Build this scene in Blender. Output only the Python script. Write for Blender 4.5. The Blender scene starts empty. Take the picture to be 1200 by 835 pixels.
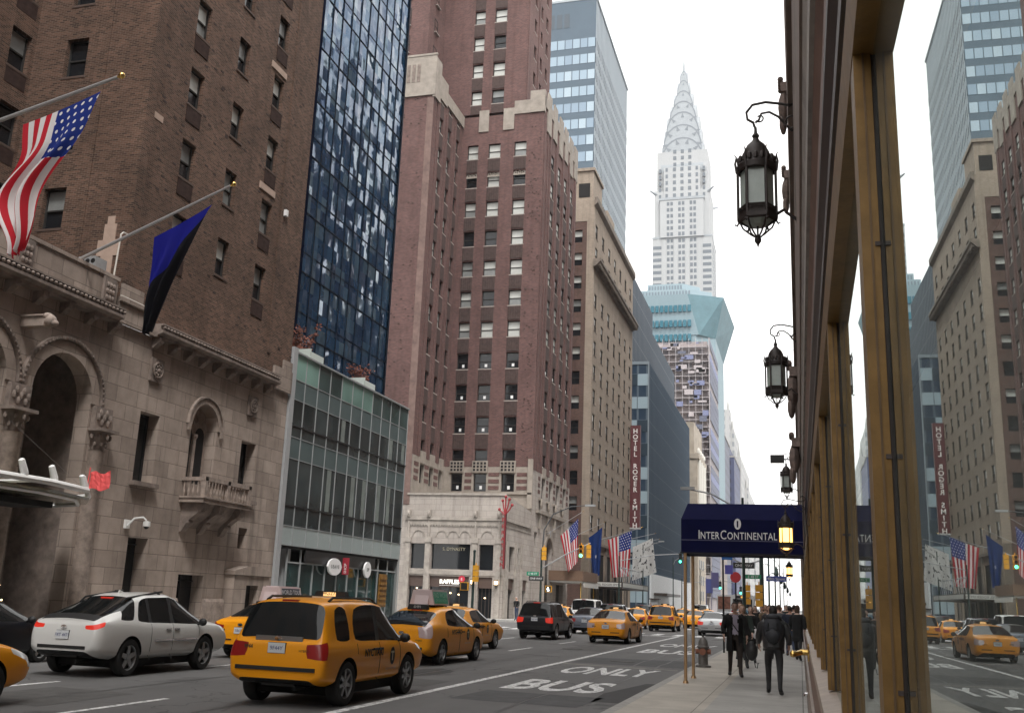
import bpy, bmesh, math, random
from mathutils import Vector, Matrix
random.seed(7)
SC = bpy.context.scene
COL = SC.collection
# ---------------------------------------------------------------- camera, sky, sun, exposure
HAZE = 0.00017
CAM_YAW, CAM_PITCH, CAM_ROLL, CAM_H = 0.282096, 0.237988, 0.038082, 1.7
def cam_axes():
    cy, sy, cp, sp, cr, sr = math.cos(CAM_YAW), math.sin(CAM_YAW), math.cos(CAM_PITCH), math.sin(CAM_PITCH), math.cos(CAM_ROLL), math.sin(CAM_ROLL)
    f = Vector((-sy*cp, cy*cp, sp)); r = Vector((cy, sy, 0)); u = r.cross(f)
    return cr*r + sr*u, -sr*r + cr*u, f
CR, CU, CF = cam_axes()
cd = bpy.data.cameras.new('camera'); cam = bpy.data.objects.new('camera', cd); COL.objects.link(cam)
cd.sensor_width = 36; cd.lens = 36*1169.94/1200; cd.clip_start = 0.05; cd.clip_end = 6000
cam.matrix_world = Matrix(((CR.x, CU.x, -CF.x, 0), (CR.y, CU.y, -CF.y, 0), (CR.z, CU.z, -CF.z, CAM_H), (0, 0, 0, 1)))
SC.camera = cam
W = bpy.data.worlds.new('World'); SC.world = W; W.use_nodes = True
nt = W.node_tree; bg = nt.nodes['Background']
SUN_EL, SUN_AZ = math.radians(58), math.radians(150)      # azimuth clockwise from +Y
sky = nt.nodes.new('ShaderNodeTexSky'); sky.sky_type = 'NISHITA'; sky.sun_disc = False
sky.sun_elevation = SUN_EL; sky.sun_rotation = SUN_AZ; sky.air_density = 1.0; sky.dust_density = 6.0; sky.ozone_density = 1.0
hs = nt.nodes.new('ShaderNodeHueSaturation'); hs.inputs['Saturation'].default_value = 0.10; hs.inputs['Value'].default_value = 1.0
mx = nt.nodes.new('ShaderNodeMix'); mx.data_type = 'RGBA'; mx.inputs[0].default_value = 0.72
mx.inputs[7].default_value = (12.3, 12.1, 11.8, 1)         # the overcast layer
nt.links.new(sky.outputs[0], hs.inputs['Color']); nt.links.new(hs.outputs[0], mx.inputs[6]); nt.links.new(mx.outputs[2], bg.inputs['Color'])
bg.inputs['Strength'].default_value = 0.115
sd = bpy.data.lights.new('sun', 'SUN'); sun = bpy.data.objects.new('sun', sd); COL.objects.link(sun)
sd.energy = 1.5; sd.angle = math.radians(12); sd.color = (1, 0.97, 0.93)
sdir = Vector((math.sin(SUN_AZ)*math.cos(SUN_EL), math.cos(SUN_AZ)*math.cos(SUN_EL), math.sin(SUN_EL)))
sun.rotation_euler = (-sdir).to_track_quat('-Z', 'Y').to_euler()
SC.view_settings.view_transform = 'Standard'; SC.view_settings.look = 'None'
SC.view_settings.exposure = 0.92; SC.view_settings.gamma = 1.0; SC.view_settings.use_curve_mapping = False
try:
    SC.cycles.volume_bounces = 1; SC.cycles.max_bounces = 7; SC.cycles.use_denoising = True
    SC.cycles.diffuse_bounces = 3; SC.cycles.caustics_reflective = False; SC.cycles.caustics_refractive = False
except Exception: pass

# ---------------------------------------------------------------- helpers
def px(p):
    d = Vector(p) - Vector((0, 0, CAM_H)); z = d.dot(CF)
    if z < .05: return None
    return 600 + 1169.94*d.dot(CR)/z, 417.5 - 1169.94*d.dot(CU)/z, z

class MB:
    """collects geometry for ONE mesh object"""
    def __init__(s): s.v = []; s.f = []; s.m = []; s.uv = {}
    def face(s, pts, m=0, uv=None):
        i = len(s.v); s.v += [tuple(p) for p in pts]; s.f.append(tuple(range(i, i+len(pts)))); s.m.append(m)
        if uv: s.uv[len(s.f)-1] = uv
        return s
    def box(s, x0, x1, y0, y1, z0, z1, m=0):
        i = len(s.v)
        s.v += [(x0,y0,z0),(x1,y0,z0),(x1,y1,z0),(x0,y1,z0),(x0,y0,z1),(x1,y0,z1),(x1,y1,z1),(x0,y1,z1)]
        for f in ((0,3,2,1),(4,5,6,7),(0,1,5,4),(1,2,6,5),(2,3,7,6),(3,0,4,7)):
            s.f.append(tuple(i+k for k in f)); s.m.append(m)
        return s
    def cbox(s, c, sz, m=0, M=None):
        i = len(s.v); s.box(-sz[0]/2, sz[0]/2, -sz[1]/2, sz[1]/2, -sz[2]/2, sz[2]/2, m)
        for k in range(i, len(s.v)):
            p = Vector(s.v[k]);
            if M: p = M @ p
            s.v[k] = tuple(p + Vector(c))
        return s
    def prism(s, poly, a0, a1, axis='y', m=0):
        """poly: list of 2D points; extruded along axis. axis y: poly=(x,z); axis x: poly=(y,z); axis z: poly=(x,y)"""
        def P(p, a):
            return (p[0], a, p[1]) if axis == 'y' else ((a, p[0], p[1]) if axis == 'x' else (p[0], p[1], a))
        n = len(poly); i = len(s.v)
        s.v += [P(p, a0) for p in poly] + [P(p, a1) for p in poly]
        for k in range(n):
            s.f.append((i+k, i+(k+1) % n, i+n+(k+1) % n, i+n+k)); s.m.append(m)
        s.f.append(tuple(i+k for k in range(n))[::-1]); s.m.append(m)
        s.f.append(tuple(i+n+k for k in range(n))); s.m.append(m)
        return s
    def tube(s, pts, r, n=6, m=0, cap=True):
        pts = [Vector(p) for p in pts]; N = len(pts); rs = r if isinstance(r, (list, tuple)) else [r]*N
        i = len(s.v); prev = None
        for k, p in enumerate(pts):
            d = (pts[min(k+1, N-1)] - pts[max(k-1, 0)]); d = d.normalized() if d.length > 1e-9 else Vector((0,0,1))
            if prev is None:
                a = Vector((0, 0, 1)) if abs(d.z) < .9 else Vector((1, 0, 0))
                x = d.cross(a).normalized()
            else:
                x = (prev - d*prev.dot(d)); x = x.normalized() if x.length > 1e-6 else d.orthogonal().normalized()
            prev = x; y = d.cross(x)
            for q in range(n):
                t = 2*math.pi*q/n; s.v.append(tuple(p + rs[k]*(math.cos(t)*x + math.sin(t)*y)))
        for k in range(N-1):
            for q in range(n):
                s.f.append((i+k*n+q, i+k*n+(q+1) % n, i+(k+1)*n+(q+1) % n, i+(k+1)*n+q)); s.m.append(m)
        if cap:
            s.f.append(tuple(i+q for q in range(n))[::-1]); s.m.append(m)
            s.f.append(tuple(i+(N-1)*n+q for q in range(n))); s.m.append(m)
        return s
    def lathe(s, prof, c=(0,0,0), n=16, axis='z', m=0, close=False):
        """prof: [(r, h)]"""
        i = len(s.v); N = len(prof)
        for r, h in prof:
            for q in range(n):
                t = 2*math.pi*q/n; a, b = r*math.cos(t), r*math.sin(t)
                p = (a, b, h) if axis == 'z' else ((h, a, b) if axis == 'x' else (b, h, a))
                s.v.append((p[0]+c[0], p[1]+c[1], p[2]+c[2]))
        for k in range(N-1):
            for q in range(n):
                s.f.append((i+k*n+q, i+k*n+(q+1) % n, i+(k+1)*n+(q+1) % n, i+(k+1)*n+q)); s.m.append(m)
        if close:
            s.f.append(tuple(i+q for q in range(n))[::-1]); s.m.append(m)
            s.f.append(tuple(i+(N-1)*n+q for q in range(n))); s.m.append(m)
        return s
    def ball(s, c, r, m=0, n=10, k=7):
        rr = r if isinstance(r, (tuple, list)) else (r, r, r)
        i = len(s.v)
        s.lathe([(max(1e-4, math.sin(math.pi*j/k)), -math.cos(math.pi*j/k)) for j in range(k+1)], n=n, m=m)
        for q in range(i, len(s.v)):
            p = s.v[q]; s.v[q] = (c[0]+p[0]*rr[0], c[1]+p[1]*rr[1], c[2]+p[2]*rr[2])
        return s
    def text(s, txt, M, size=1.0, ext=0.0, off=0.0, sx=1.0, m=0, align='CENTER', space=1.0):
        """letters as geometry; local x along the line, local y up the letter; M 4x4 places them"""
        c = bpy.data.curves.new('t', 'FONT'); c.body = txt; c.size = size; c.extrude = ext; c.offset = off
        c.align_x = align; c.resolution_u = 3; c.space_character = space
        o = bpy.data.objects.new('t', c); COL.objects.link(o)
        dg = bpy.context.evaluated_depsgraph_get(); me = bpy.data.meshes.new_from_object(o.evaluated_get(dg))
        i = len(s.v)
        for v in me.vertices: s.v.append(tuple(M @ Vector((v.co.x*sx, v.co.y, v.co.z))))
        for p in me.polygons: s.f.append(tuple(i+k for k in p.vertices)); s.m.append(m)
        bpy.data.objects.remove(o); bpy.data.curves.remove(c); bpy.data.meshes.remove(me)
        return s
    def add(s, o, M=None, mo=0):
        i = len(s.v); s.v += [tuple(M @ Vector(p)) for p in o.v] if M else list(o.v)
        s.f += [tuple(i+k for k in f) for f in o.f]; s.m += [q+mo for q in o.m]
        return s
    def xf(s, M, i0=0):
        for k in range(i0, len(s.v)): s.v[k] = tuple(M @ Vector(s.v[k]))
        return s
    def mesh(s, name, mats, off=(0,0,0), smooth=None, merge=False):
        me = bpy.data.meshes.new(name)
        me.from_pydata([(p[0]-off[0], p[1]-off[1], p[2]-off[2]) for p in s.v], [], s.f)
        for mt in mats: me.materials.append(mt)
        me.polygons.foreach_set('material_index', s.m)
        if s.uv:
            ul = me.uv_layers.new(name='UVMap')
            for fi, uv in s.uv.items():
                for k, li in enumerate(me.polygons[fi].loop_indices): ul.data[li].uv = uv[k]
        if merge:
            bm = bmesh.new(); bm.from_mesh(me); bmesh.ops.remove_doubles(bm, verts=bm.verts, dist=1e-4)
            bmesh.ops.recalc_face_normals(bm, faces=bm.faces); bm.to_mesh(me); bm.free()
        if smooth is not None:
            me.polygons.foreach_set('use_smooth', [True]*len(me.polygons)); me.set_sharp_from_angle(angle=math.radians(smooth))
        me.update(); return me
    def build(s, name, mats, parent=None, smooth=None, merge=False):
        if not isinstance(mats, (list, tuple)): mats = [mats]
        off = tuple(parent['_o']) if parent is not None and '_o' in parent else (0, 0, 0)
        o = bpy.data.objects.new(name, s.mesh(name, mats, off, smooth, merge)); COL.objects.link(o)
        if parent is not None:
            o.parent = parent
            if '_o' in parent: o['_o'] = off
        return o

def tag(o, label, cat, group=None, kind=None):
    o['label'] = label; o['category'] = cat
    if group: o['group'] = group
    if kind: o['kind'] = kind
    return o
def thing(name, label, cat, loc=(0,0,0), group=None, rz=0.0):
    o = bpy.data.objects.new(name, None); COL.objects.link(o); o.location = loc; o.rotation_euler = (0, 0, rz)
    o.empty_display_size = .2
    if rz == 0: o['_o'] = tuple(loc)
    return tag(o, label, cat, group)
def struct(name, mb, mats, **k):
    o = mb.build(name, mats, **k); o['kind'] = 'structure'; return o
def copy_tree(o, parent=None):
    c = o.copy(); COL.objects.link(c)
    if parent is not None: c.parent = parent
    for ch in list(o.children): copy_tree(ch, c)
    return c
def T(x, y, z): return Matrix.Translation((x, y, z))
def Rz(a): return Matrix.Rotation(a, 4, 'Z')
def Rx(a): return Matrix.Rotation(a, 4, 'X')
def Ry(a): return Matrix.Rotation(a, 4, 'Y')
FACE_NEG_Y = Rx(math.pi/2)                       # text lying in xy -> standing, facing -Y
FACE_POS_X = Rz(math.pi/2) @ Rx(math.pi/2)       # standing, facing +X, reading along +Y

# ---------------------------------------------------------------- materials
def new_mat(name):
    m = bpy.data.materials.new(name); m.use_nodes = True
    return m, m.node_tree.nodes, m.node_tree.links, m.node_tree.nodes['Principled BSDF']
MATS = {}
def N(nodes, t, **k):
    n = nodes.new(t)
    for a, b in k.items(): setattr(n, a, b)
    return n
def rgba(c): return (c[0], c[1], c[2], 1)
def plain(name, c, rough=.5, metal=0.0, var=.0, vs=4.0, spec=.5, coat=0.0, bump=0.0, emit=None, es=1.0):
    if name in MATS: return MATS[name]
    m, n, l, b = new_mat(name)
    b.inputs['Base Color'].default_value = rgba(c); b.inputs['Roughness'].default_value = rough; b.inputs['Metallic'].default_value = metal
    b.inputs['Specular IOR Level'].default_value = spec; b.inputs['Coat Weight'].default_value = coat; b.inputs['Coat Roughness'].default_value = .04
    if emit: b.inputs['Emission Color'].default_value = rgba(emit); b.inputs['Emission Strength'].default_value = es
    if var or bump:
        tc = N(n, 'ShaderNodeTexCoord'); no = N(n, 'ShaderNodeTexNoise'); no.inputs['Scale'].default_value = vs; no.inputs['Detail'].default_value = 5; no.inputs['Roughness'].default_value = .65
        l.new(tc.outputs['Object'], no.inputs['Vector'])
        if var:
            mr = N(n, 'ShaderNodeMapRange'); mr.inputs['From Min'].default_value = .3; mr.inputs['From Max'].default_value = .7
            mr.inputs['To Min'].default_value = 1-var; mr.inputs['To Max'].default_value = 1+var; l.new(no.outputs['Fac'], mr.inputs['Value'])
            vm = N(n, 'ShaderNodeVectorMath', operation='SCALE'); vm.inputs[0].default_value = c; l.new(mr.outputs[0], vm.inputs['Scale']); l.new(vm.outputs[0], b.inputs['Base Color'])
        if bump:
            bp = N(n, 'ShaderNodeBump'); bp.inputs['Strength'].default_value = bump; bp.inputs['Distance'].default_value = .02; l.new(no.outputs['Fac'], bp.inputs['Height']); l.new(bp.outputs[0], b.inputs['Normal'])
    MATS[name] = m; return m
def masonry(name, c1, c2, mortar, bw, bh, ms, var=.25, stain=.35, rough=.85, mval=1.0, vscale=.35, streak=.3):
    """courses of brick or stone on axis-aligned walls: u = x + y, v = z"""
    m, n, l, b = new_mat(name)
    tc = N(n, 'ShaderNodeNewGeometry'); sp = N(n, 'ShaderNodeSeparateXYZ'); l.new(tc.outputs['Position'], sp.inputs[0])
    ad = N(n, 'ShaderNodeMath', operation='ADD'); l.new(sp.outputs[0], ad.inputs[0]); l.new(sp.outputs[1], ad.inputs[1])
    cb = N(n, 'ShaderNodeCombineXYZ'); l.new(ad.outputs[0], cb.inputs[0]); l.new(sp.outputs[2], cb.inputs[1])
    br = N(n, 'ShaderNodeTexBrick'); l.new(cb.outputs[0], br.inputs['Vector'])
    br.inputs['Color1'].default_value = rgba(c1); br.inputs['Color2'].default_value = rgba(c2); br.inputs['Mortar'].default_value = rgba(mortar)
    br.inputs['Scale'].default_value = 1; br.inputs['Brick Width'].default_value = bw; br.inputs['Row Height'].default_value = bh
    br.inputs['Mortar Size'].default_value = ms; br.inputs['Mortar Smooth'].default_value = .3; br.offset = .5
    no = N(n, 'ShaderNodeTexNoise'); no.inputs['Scale'].default_value = vscale; no.inputs['Detail'].default_value = 8; no.inputs['Roughness'].default_value = .7
    l.new(tc.outputs['Position'], no.inputs['Vector'])
    st = N(n, 'ShaderNodeTexNoise'); st.inputs['Scale'].default_value = 1.0; st.inputs['Detail'].default_value = 6
    mp = N(n, 'ShaderNodeMapping'); mp.inputs['Scale'].default_value = (2.2, .12, 1); l.new(cb.outputs[0], mp.inputs[0]); l.new(mp.outputs[0], st.inputs['Vector'])
    r1 = N(n, 'ShaderNodeMapRange'); r1.inputs['From Min'].default_value = .3; r1.inputs['From Max'].default_value = .7; r1.inputs['To Min'].default_value = 1-var; r1.inputs['To Max'].default_value = 1+var; l.new(no.outputs['Fac'], r1.inputs['Value'])
    r2 = N(n, 'ShaderNodeMapRange'); r2.inputs['From Min'].default_value = .52; r2.inputs['From Max'].default_value = .75; r2.inputs['To Min'].default_value = 1; r2.inputs['To Max'].default_value = 1-streak; l.new(st.outputs['Fac'], r2.inputs['Value'])
    mu = N(n, 'ShaderNodeMath', operation='MULTIPLY'); l.new(r1.outputs[0], mu.inputs[0]); l.new(r2.outputs[0], mu.inputs[1])
    vm = N(n, 'ShaderNodeVectorMath', operation='SCALE'); l.new(br.outputs['Color'], vm.inputs[0]); l.new(mu.outputs[0], vm.inputs['Scale'])
    l.new(vm.outputs[0], b.inputs['Base Color']); b.inputs['Roughness'].default_value = rough; b.inputs['Specular IOR Level'].default_value = .25
    bp = N(n, 'ShaderNodeBump'); bp.inputs['Strength'].default_value = .5; bp.inputs['Distance'].default_value = .012
    iv = N(n, 'ShaderNodeMath', operation='SUBTRACT'); iv.inputs[0].default_value = 1; l.new(br.outputs['Fac'], iv.inputs[1]); l.new(iv.outputs[0], bp.inputs['Height']); l.new(bp.outputs[0], b.inputs['Normal'])
    MATS[name] = m; return m
def glass(name, c=(.02,.03,.035), rough=.03, spec=.9, metal=0.0, warp=0.0, ws=.6, var=0.0, vs=.3):
    m, n, l, b = new_mat(name)
    b.inputs['Base Color'].default_value = rgba(c); b.inputs['Roughness'].default_value = rough; b.inputs['Metallic'].default_value = metal; b.inputs['Specular IOR Level'].default_value = spec
    g = N(n, 'ShaderNodeNewGeometry')
    if warp:
        no = N(n, 'ShaderNodeTexNoise'); no.inputs['Scale'].default_value = ws; no.inputs['Detail'].default_value = 2; l.new(g.outputs['Position'], no.inputs['Vector'])
        bp = N(n, 'ShaderNodeBump'); bp.inputs['Strength'].default_value = 1; bp.inputs['Distance'].default_value = warp; l.new(no.outputs['Fac'], bp.inputs['Height']); l.new(bp.outputs[0], b.inputs['Normal'])
    if var:
        n2 = N(n, 'ShaderNodeTexNoise'); n2.inputs['Scale'].default_value = vs; l.new(g.outputs['Position'], n2.inputs['Vector'])
        mr = N(n, 'ShaderNodeMapRange'); mr.inputs['From Min'].default_value = .35; mr.inputs['From Max'].default_value = .65; mr.inputs['To Min'].default_value = 1-var; mr.inputs['To Max'].default_value = 1+var; l.new(n2.outputs['Fac'], mr.inputs['Value'])
        vm = N(n, 'ShaderNodeVectorMath', operation='SCALE'); vm.inputs[0].default_value = c; l.new(mr.outputs[0], vm.inputs['Scale']); l.new(vm.outputs[0], b.inputs['Base Color'])
    MATS[name] = m; return m

BRICK_A = masonry('brown_brick', (.150,.082,.057), (.052,.030,.022), (.16,.118,.092), .23, .075, .011, var=.28, streak=.25, vscale=.5)
BRICK_A2 = BRICK_A
BRICK_L = masonry('red_brick', (.150,.076,.069), (.090,.046,.043), (.168,.122,.112), .25, .09, .012, var=.22, streak=.2, vscale=.3)
BRICK_T = masonry('brown_party_brick', (.12,.062,.05), (.08,.044,.036), (.13,.10,.085), .25, .09, .012, var=.2)
TAN = masonry('tan_brick', (.34,.278,.222), (.285,.232,.186), (.30,.255,.21), .3, .1, .01, var=.14, streak=.25)
STONE = masonry('limestone', (.37,.305,.262), (.27,.22,.188), (.155,.124,.107), 1.15, .56, .012, var=.22, streak=.38, vscale=.9)
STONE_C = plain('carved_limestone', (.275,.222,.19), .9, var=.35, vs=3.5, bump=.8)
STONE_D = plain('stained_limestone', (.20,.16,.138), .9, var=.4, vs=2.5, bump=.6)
LSTONE = masonry('pale_terracotta', (.42,.38,.345), (.365,.325,.295), (.23,.21,.19), .9, .45, .012, var=.16, streak=.35, vscale=.6)
LTRIM = plain('pale_trim', (.285,.25,.215), .8, var=.2, vs=1.5)
SPAND = plain('brick_spandrel', (.060,.038,.034), .9, var=.3, vs=4)
WHITE = plain('white_paint', (.75,.75,.74), .5, var=.06)
BLACK = plain('black_paint', (.012,.012,.013), .4)
DKBRONZE = plain('dark_bronze', (.045,.032,.026), .45, metal=.3, var=.3, vs=6)
GOLD = plain('bronze_gold', (.215,.122,.036), .45, metal=.3, var=.22, vs=9, bump=.15)
GOLD_D = plain('aged_bronze', (.15,.095,.05), .5, metal=.35, var=.25, vs=7, bump=.15)
BRASS = plain('polished_brass', (.75,.5,.16), .2, metal=1.0)
STEEL = plain('galvanised_steel', (.36,.37,.38), .5, metal=.3, var=.1)
ALU = plain('aluminium', (.30,.315,.32), .55, metal=.0, spec=.3, var=.06)
CHROME = plain('chrome', (.8,.8,.82), .12, metal=1.0)
GDARK = glass('dark_window_glass', (.012,.014,.017), .04, .45)
GGREY = glass('grey_window_glass', (.05,.06,.065), .06)
BLIND = plain('pale_window_shade', (.50,.51,.48), .35, spec=.5, var=.18, vs=.8)
BLIND2 = plain('dim_window_shade', (.22,.23,.225), .3, spec=.6, var=.25, vs=.9)
WFRAME = plain('dark_window_frame', (.035,.032,.03), .8, spec=.2); ACBROWN = plain('rusty_air_conditioner', (.05,.032,.028), .9, spec=.1, var=.3); SILLD = plain('dark_brick_sill', (.09,.058,.045), .9)
SILL = plain('window_sill_stone', (.34,.30,.27), .85, var=.2)
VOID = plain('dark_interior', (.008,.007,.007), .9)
NOTE = plain('white_paper', (.8,.8,.8), .8)
ROOF = plain('roof_tar', (.06,.06,.06), .9)
# ---------------------------------------------------------------- walls with openings, windows
def facade(mb, o, u, Wd, z0, z1, ops, depth=.18, m=0, mr=None, u0=0.0):
    """wall in direction u (2D) from o, outward normal on the right of u; ops = [(ua, ub, za, zb)] become recesses"""
    mr = m if mr is None else mr
    us = sorted(set([u0, Wd] + [round(v, 4) for q in ops for v in (q[0], q[1]) if u0 < v < Wd]))
    zs = sorted(set([z0, z1] + [round(v, 4) for q in ops for v in (q[2], q[3]) if z0 < v < z1]))
    ib = (-u[1], u[0])
    def P(a, z, d=0): return (o[0]+u[0]*a+ib[0]*d, o[1]+u[1]*a+ib[1]*d, z)
    qs = [tuple(round(v, 4) for v in q[:4]) for q in ops]
    for i in range(len(us)-1):
        uc = (us[i]+us[i+1])/2
        col = [q for q in qs if q[0] < uc < q[1]]
        run = None
        for k in range(len(zs)-1):
            zc = (zs[k]+zs[k+1])/2
            if any(q[2] < zc < q[3] for q in col): continue
            mb.face([P(us[i], zs[k]), P(us[i+1], zs[k]), P(us[i+1], zs[k+1]), P(us[i], zs[k+1])], m)
    for a, b, c, d in qs:
        c2 = max(c, z0)
        mb.face([P(a, c2), P(a, c2, depth), P(a, d, depth), P(a, d)], mr); mb.face([P(b, c2, depth), P(b, c2), P(b, d), P(b, d, depth)], mr)
        mb.face([P(a, d), P(a, d, depth), P(b, d, depth), P(b, d)], mr)
        if c > z0: mb.face([P(a, c, depth), P(a, c), P(b, c), P(b, c, depth)], mr)
WMESH = {}
def window_mb(w, h, up, lo, note=False, ac=0.0, sill=True, kind='hung', fr=.06, dk=False, sd=.24):
    b = MB(); f = fr
    b.box(0, f, -.02, .06, 0, h, 0); b.box(w-f, w, -.02, .06, 0, h, 0); b.box(f, w-f, -.02, .06, h-f, h, 0); b.box(f, w-f, -.02, .06, 0, f, 0)
    if kind == 'hung':
        mid = h*.48
        b.box(f, w-f, -.015, .05, mid-.03, mid+.03, 0)
        b.face([(f, .03, mid+.03), (w-f, .03, mid+.03), (w-f, .03, h-f), (f, .03, h-f)], up)
        b.face([(f, .045, f), (w-f, .045, f), (w-f, .045, mid-.03), (f, .045, mid-.03)], lo)
    else:
        b.face([(f, .03, f), (w-f, .03, f), (w-f, .03, h-f), (f, .03, h-f)], lo)
    if sill: b.box(-.06, w+.06, -sd, -.021, -.09, 0, 8 if dk else 4)
    if note: b.box(w*.42, w*.62, .018, .027, h*.14, h*.33, 5)
    if ac: b.box(-.02, w+.02, -.23, -.19, -.12-ac, -.12, 7)
    return b
WMATS = [WFRAME, GDARK, BLIND, BLIND2, SILL, NOTE, GGREY, ACBROWN, SILLD]
WLIST = {}
def window(bld, loc, ang, w, h, up=1, lo=1, **k):
    WLIST.setdefault(bld.name, (bld, []))[1].append((loc, ang, w, h, up, lo, k))
def put_windows(bld, keep=92, name='window'):
    if bld.name not in WLIST: return
    _, L = WLIST.pop(bld.name)
    def size(q):
        loc, ang, w, h = q[:4]
        c = (loc[0]+math.cos(ang)*w/2, loc[1]+math.sin(ang)*w/2, loc[2]+h/2); p = px(c)
        if p is None: return -1e9
        a = px((loc[0], loc[1], loc[2])); b = px((loc[0]+math.cos(ang)*w, loc[1]+math.sin(ang)*w, loc[2]+h))
        inside = -20 < p[0] < 1220 and -20 < p[1] < 855
        return (abs(a[0]-b[0])*abs(a[1]-b[1]) if a and b else 0) - (0 if inside else 1e6)
    L.sort(key=size, reverse=True)
    rest = MB(); off = bld['_o']
    for i, (loc, ang, w, h, up, lo, k) in enumerate(L):
        if i < keep and size(L[i]) > 0:
            key = (round(w, 2), round(h, 2), up, lo, tuple(sorted(k.items())))
            if key not in WMESH: WMESH[key] = window_mb(w, h, up, lo, **k).mesh(name, WMATS)
            o = bpy.data.objects.new(name, WMESH[key]); COL.objects.link(o); o.parent = bld
            o.location = (loc[0]-off[0], loc[1]-off[1], loc[2]-off[2]); o.rotation_euler = (0, 0, ang)
        else:
            rest.add(window_mb(w, h, up, lo, **k), T(*loc) @ Rz(ang))
    if rest.f:
        r = rest.build(name, WMATS, bld); r['kind'] = 'stuff'
def face_windows(bld, o, u, ops, depth, pick):
    """a window object in every opening"""
    ang = math.atan2(u[1], u[0]); ib = (-u[1], u[0])
    for q in ops:
        k = dict(pick(q)) if pick else {}
        up, lo = k.pop('up', 1), k.pop('lo', 1)
        window(bld, (o[0]+u[0]*q[0]+ib[0]*depth, o[1]+u[1]*q[0]+ib[1]*depth, q[2]), ang, q[1]-q[0], q[3]-q[2], up, lo, **k)
def arch_fill(mb, o, u, uc, zs, r, ztop, depth, m=0, n=14, soffit=True, hw=None):
    """fills between a rectangular opening (uc-r..uc+r up to ztop) and a round arch of radius r springing at zs"""
    ib = (-u[1], u[0]); hw = hw or r
    def P(a, z, d=0): return (o[0]+u[0]*a+ib[0]*d, o[1]+u[1]*a+ib[1]*d, z)
    pts = [(uc - r*math.cos(math.pi*i/n), zs + r*math.sin(math.pi*i/n)) for i in range(n+1)]
    for i in range(n):
        (a, za), (b, zb) = pts[i], pts[i+1]
        mb.face([P(a, za), P(b, zb), P(b, ztop), P(a, ztop)], m)
        if soffit: mb.face([P(a, za), P(a, za, depth), P(b, zb, depth), P(b, zb)], m)
def arch_ring(mb, o, u, uc, zs, r0, r1, out, m=0, n=16, down=0.0):
    ib = (-u[1], u[0])
    def P(a, z, d=0): return (o[0]+u[0]*a-ib[0]*d, o[1]+u[1]*a-ib[1]*d, z)
    A = [(-math.cos(math.pi*i/n), math.sin(math.pi*i/n)) for i in range(n+1)]
    for i in range(n):
        (c0, s0), (c1, s1) = A[i], A[i+1]
        q = [(uc+r0*c0, zs+r0*s0), (uc+r0*c1, zs+r0*s1), (uc+r1*c1, zs+r1*s1), (uc+r1*c0, zs+r1*s0)]
        mb.face([P(a, z, out) for a, z in q], m)
        mb.face([P(*q[3]), P(*q[3], out), P(*q[2], out), P(*q[2])], m); mb.face([P(*q[0], out), P(*q[0]), P(*q[1]), P(*q[1], out)], m)

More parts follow.
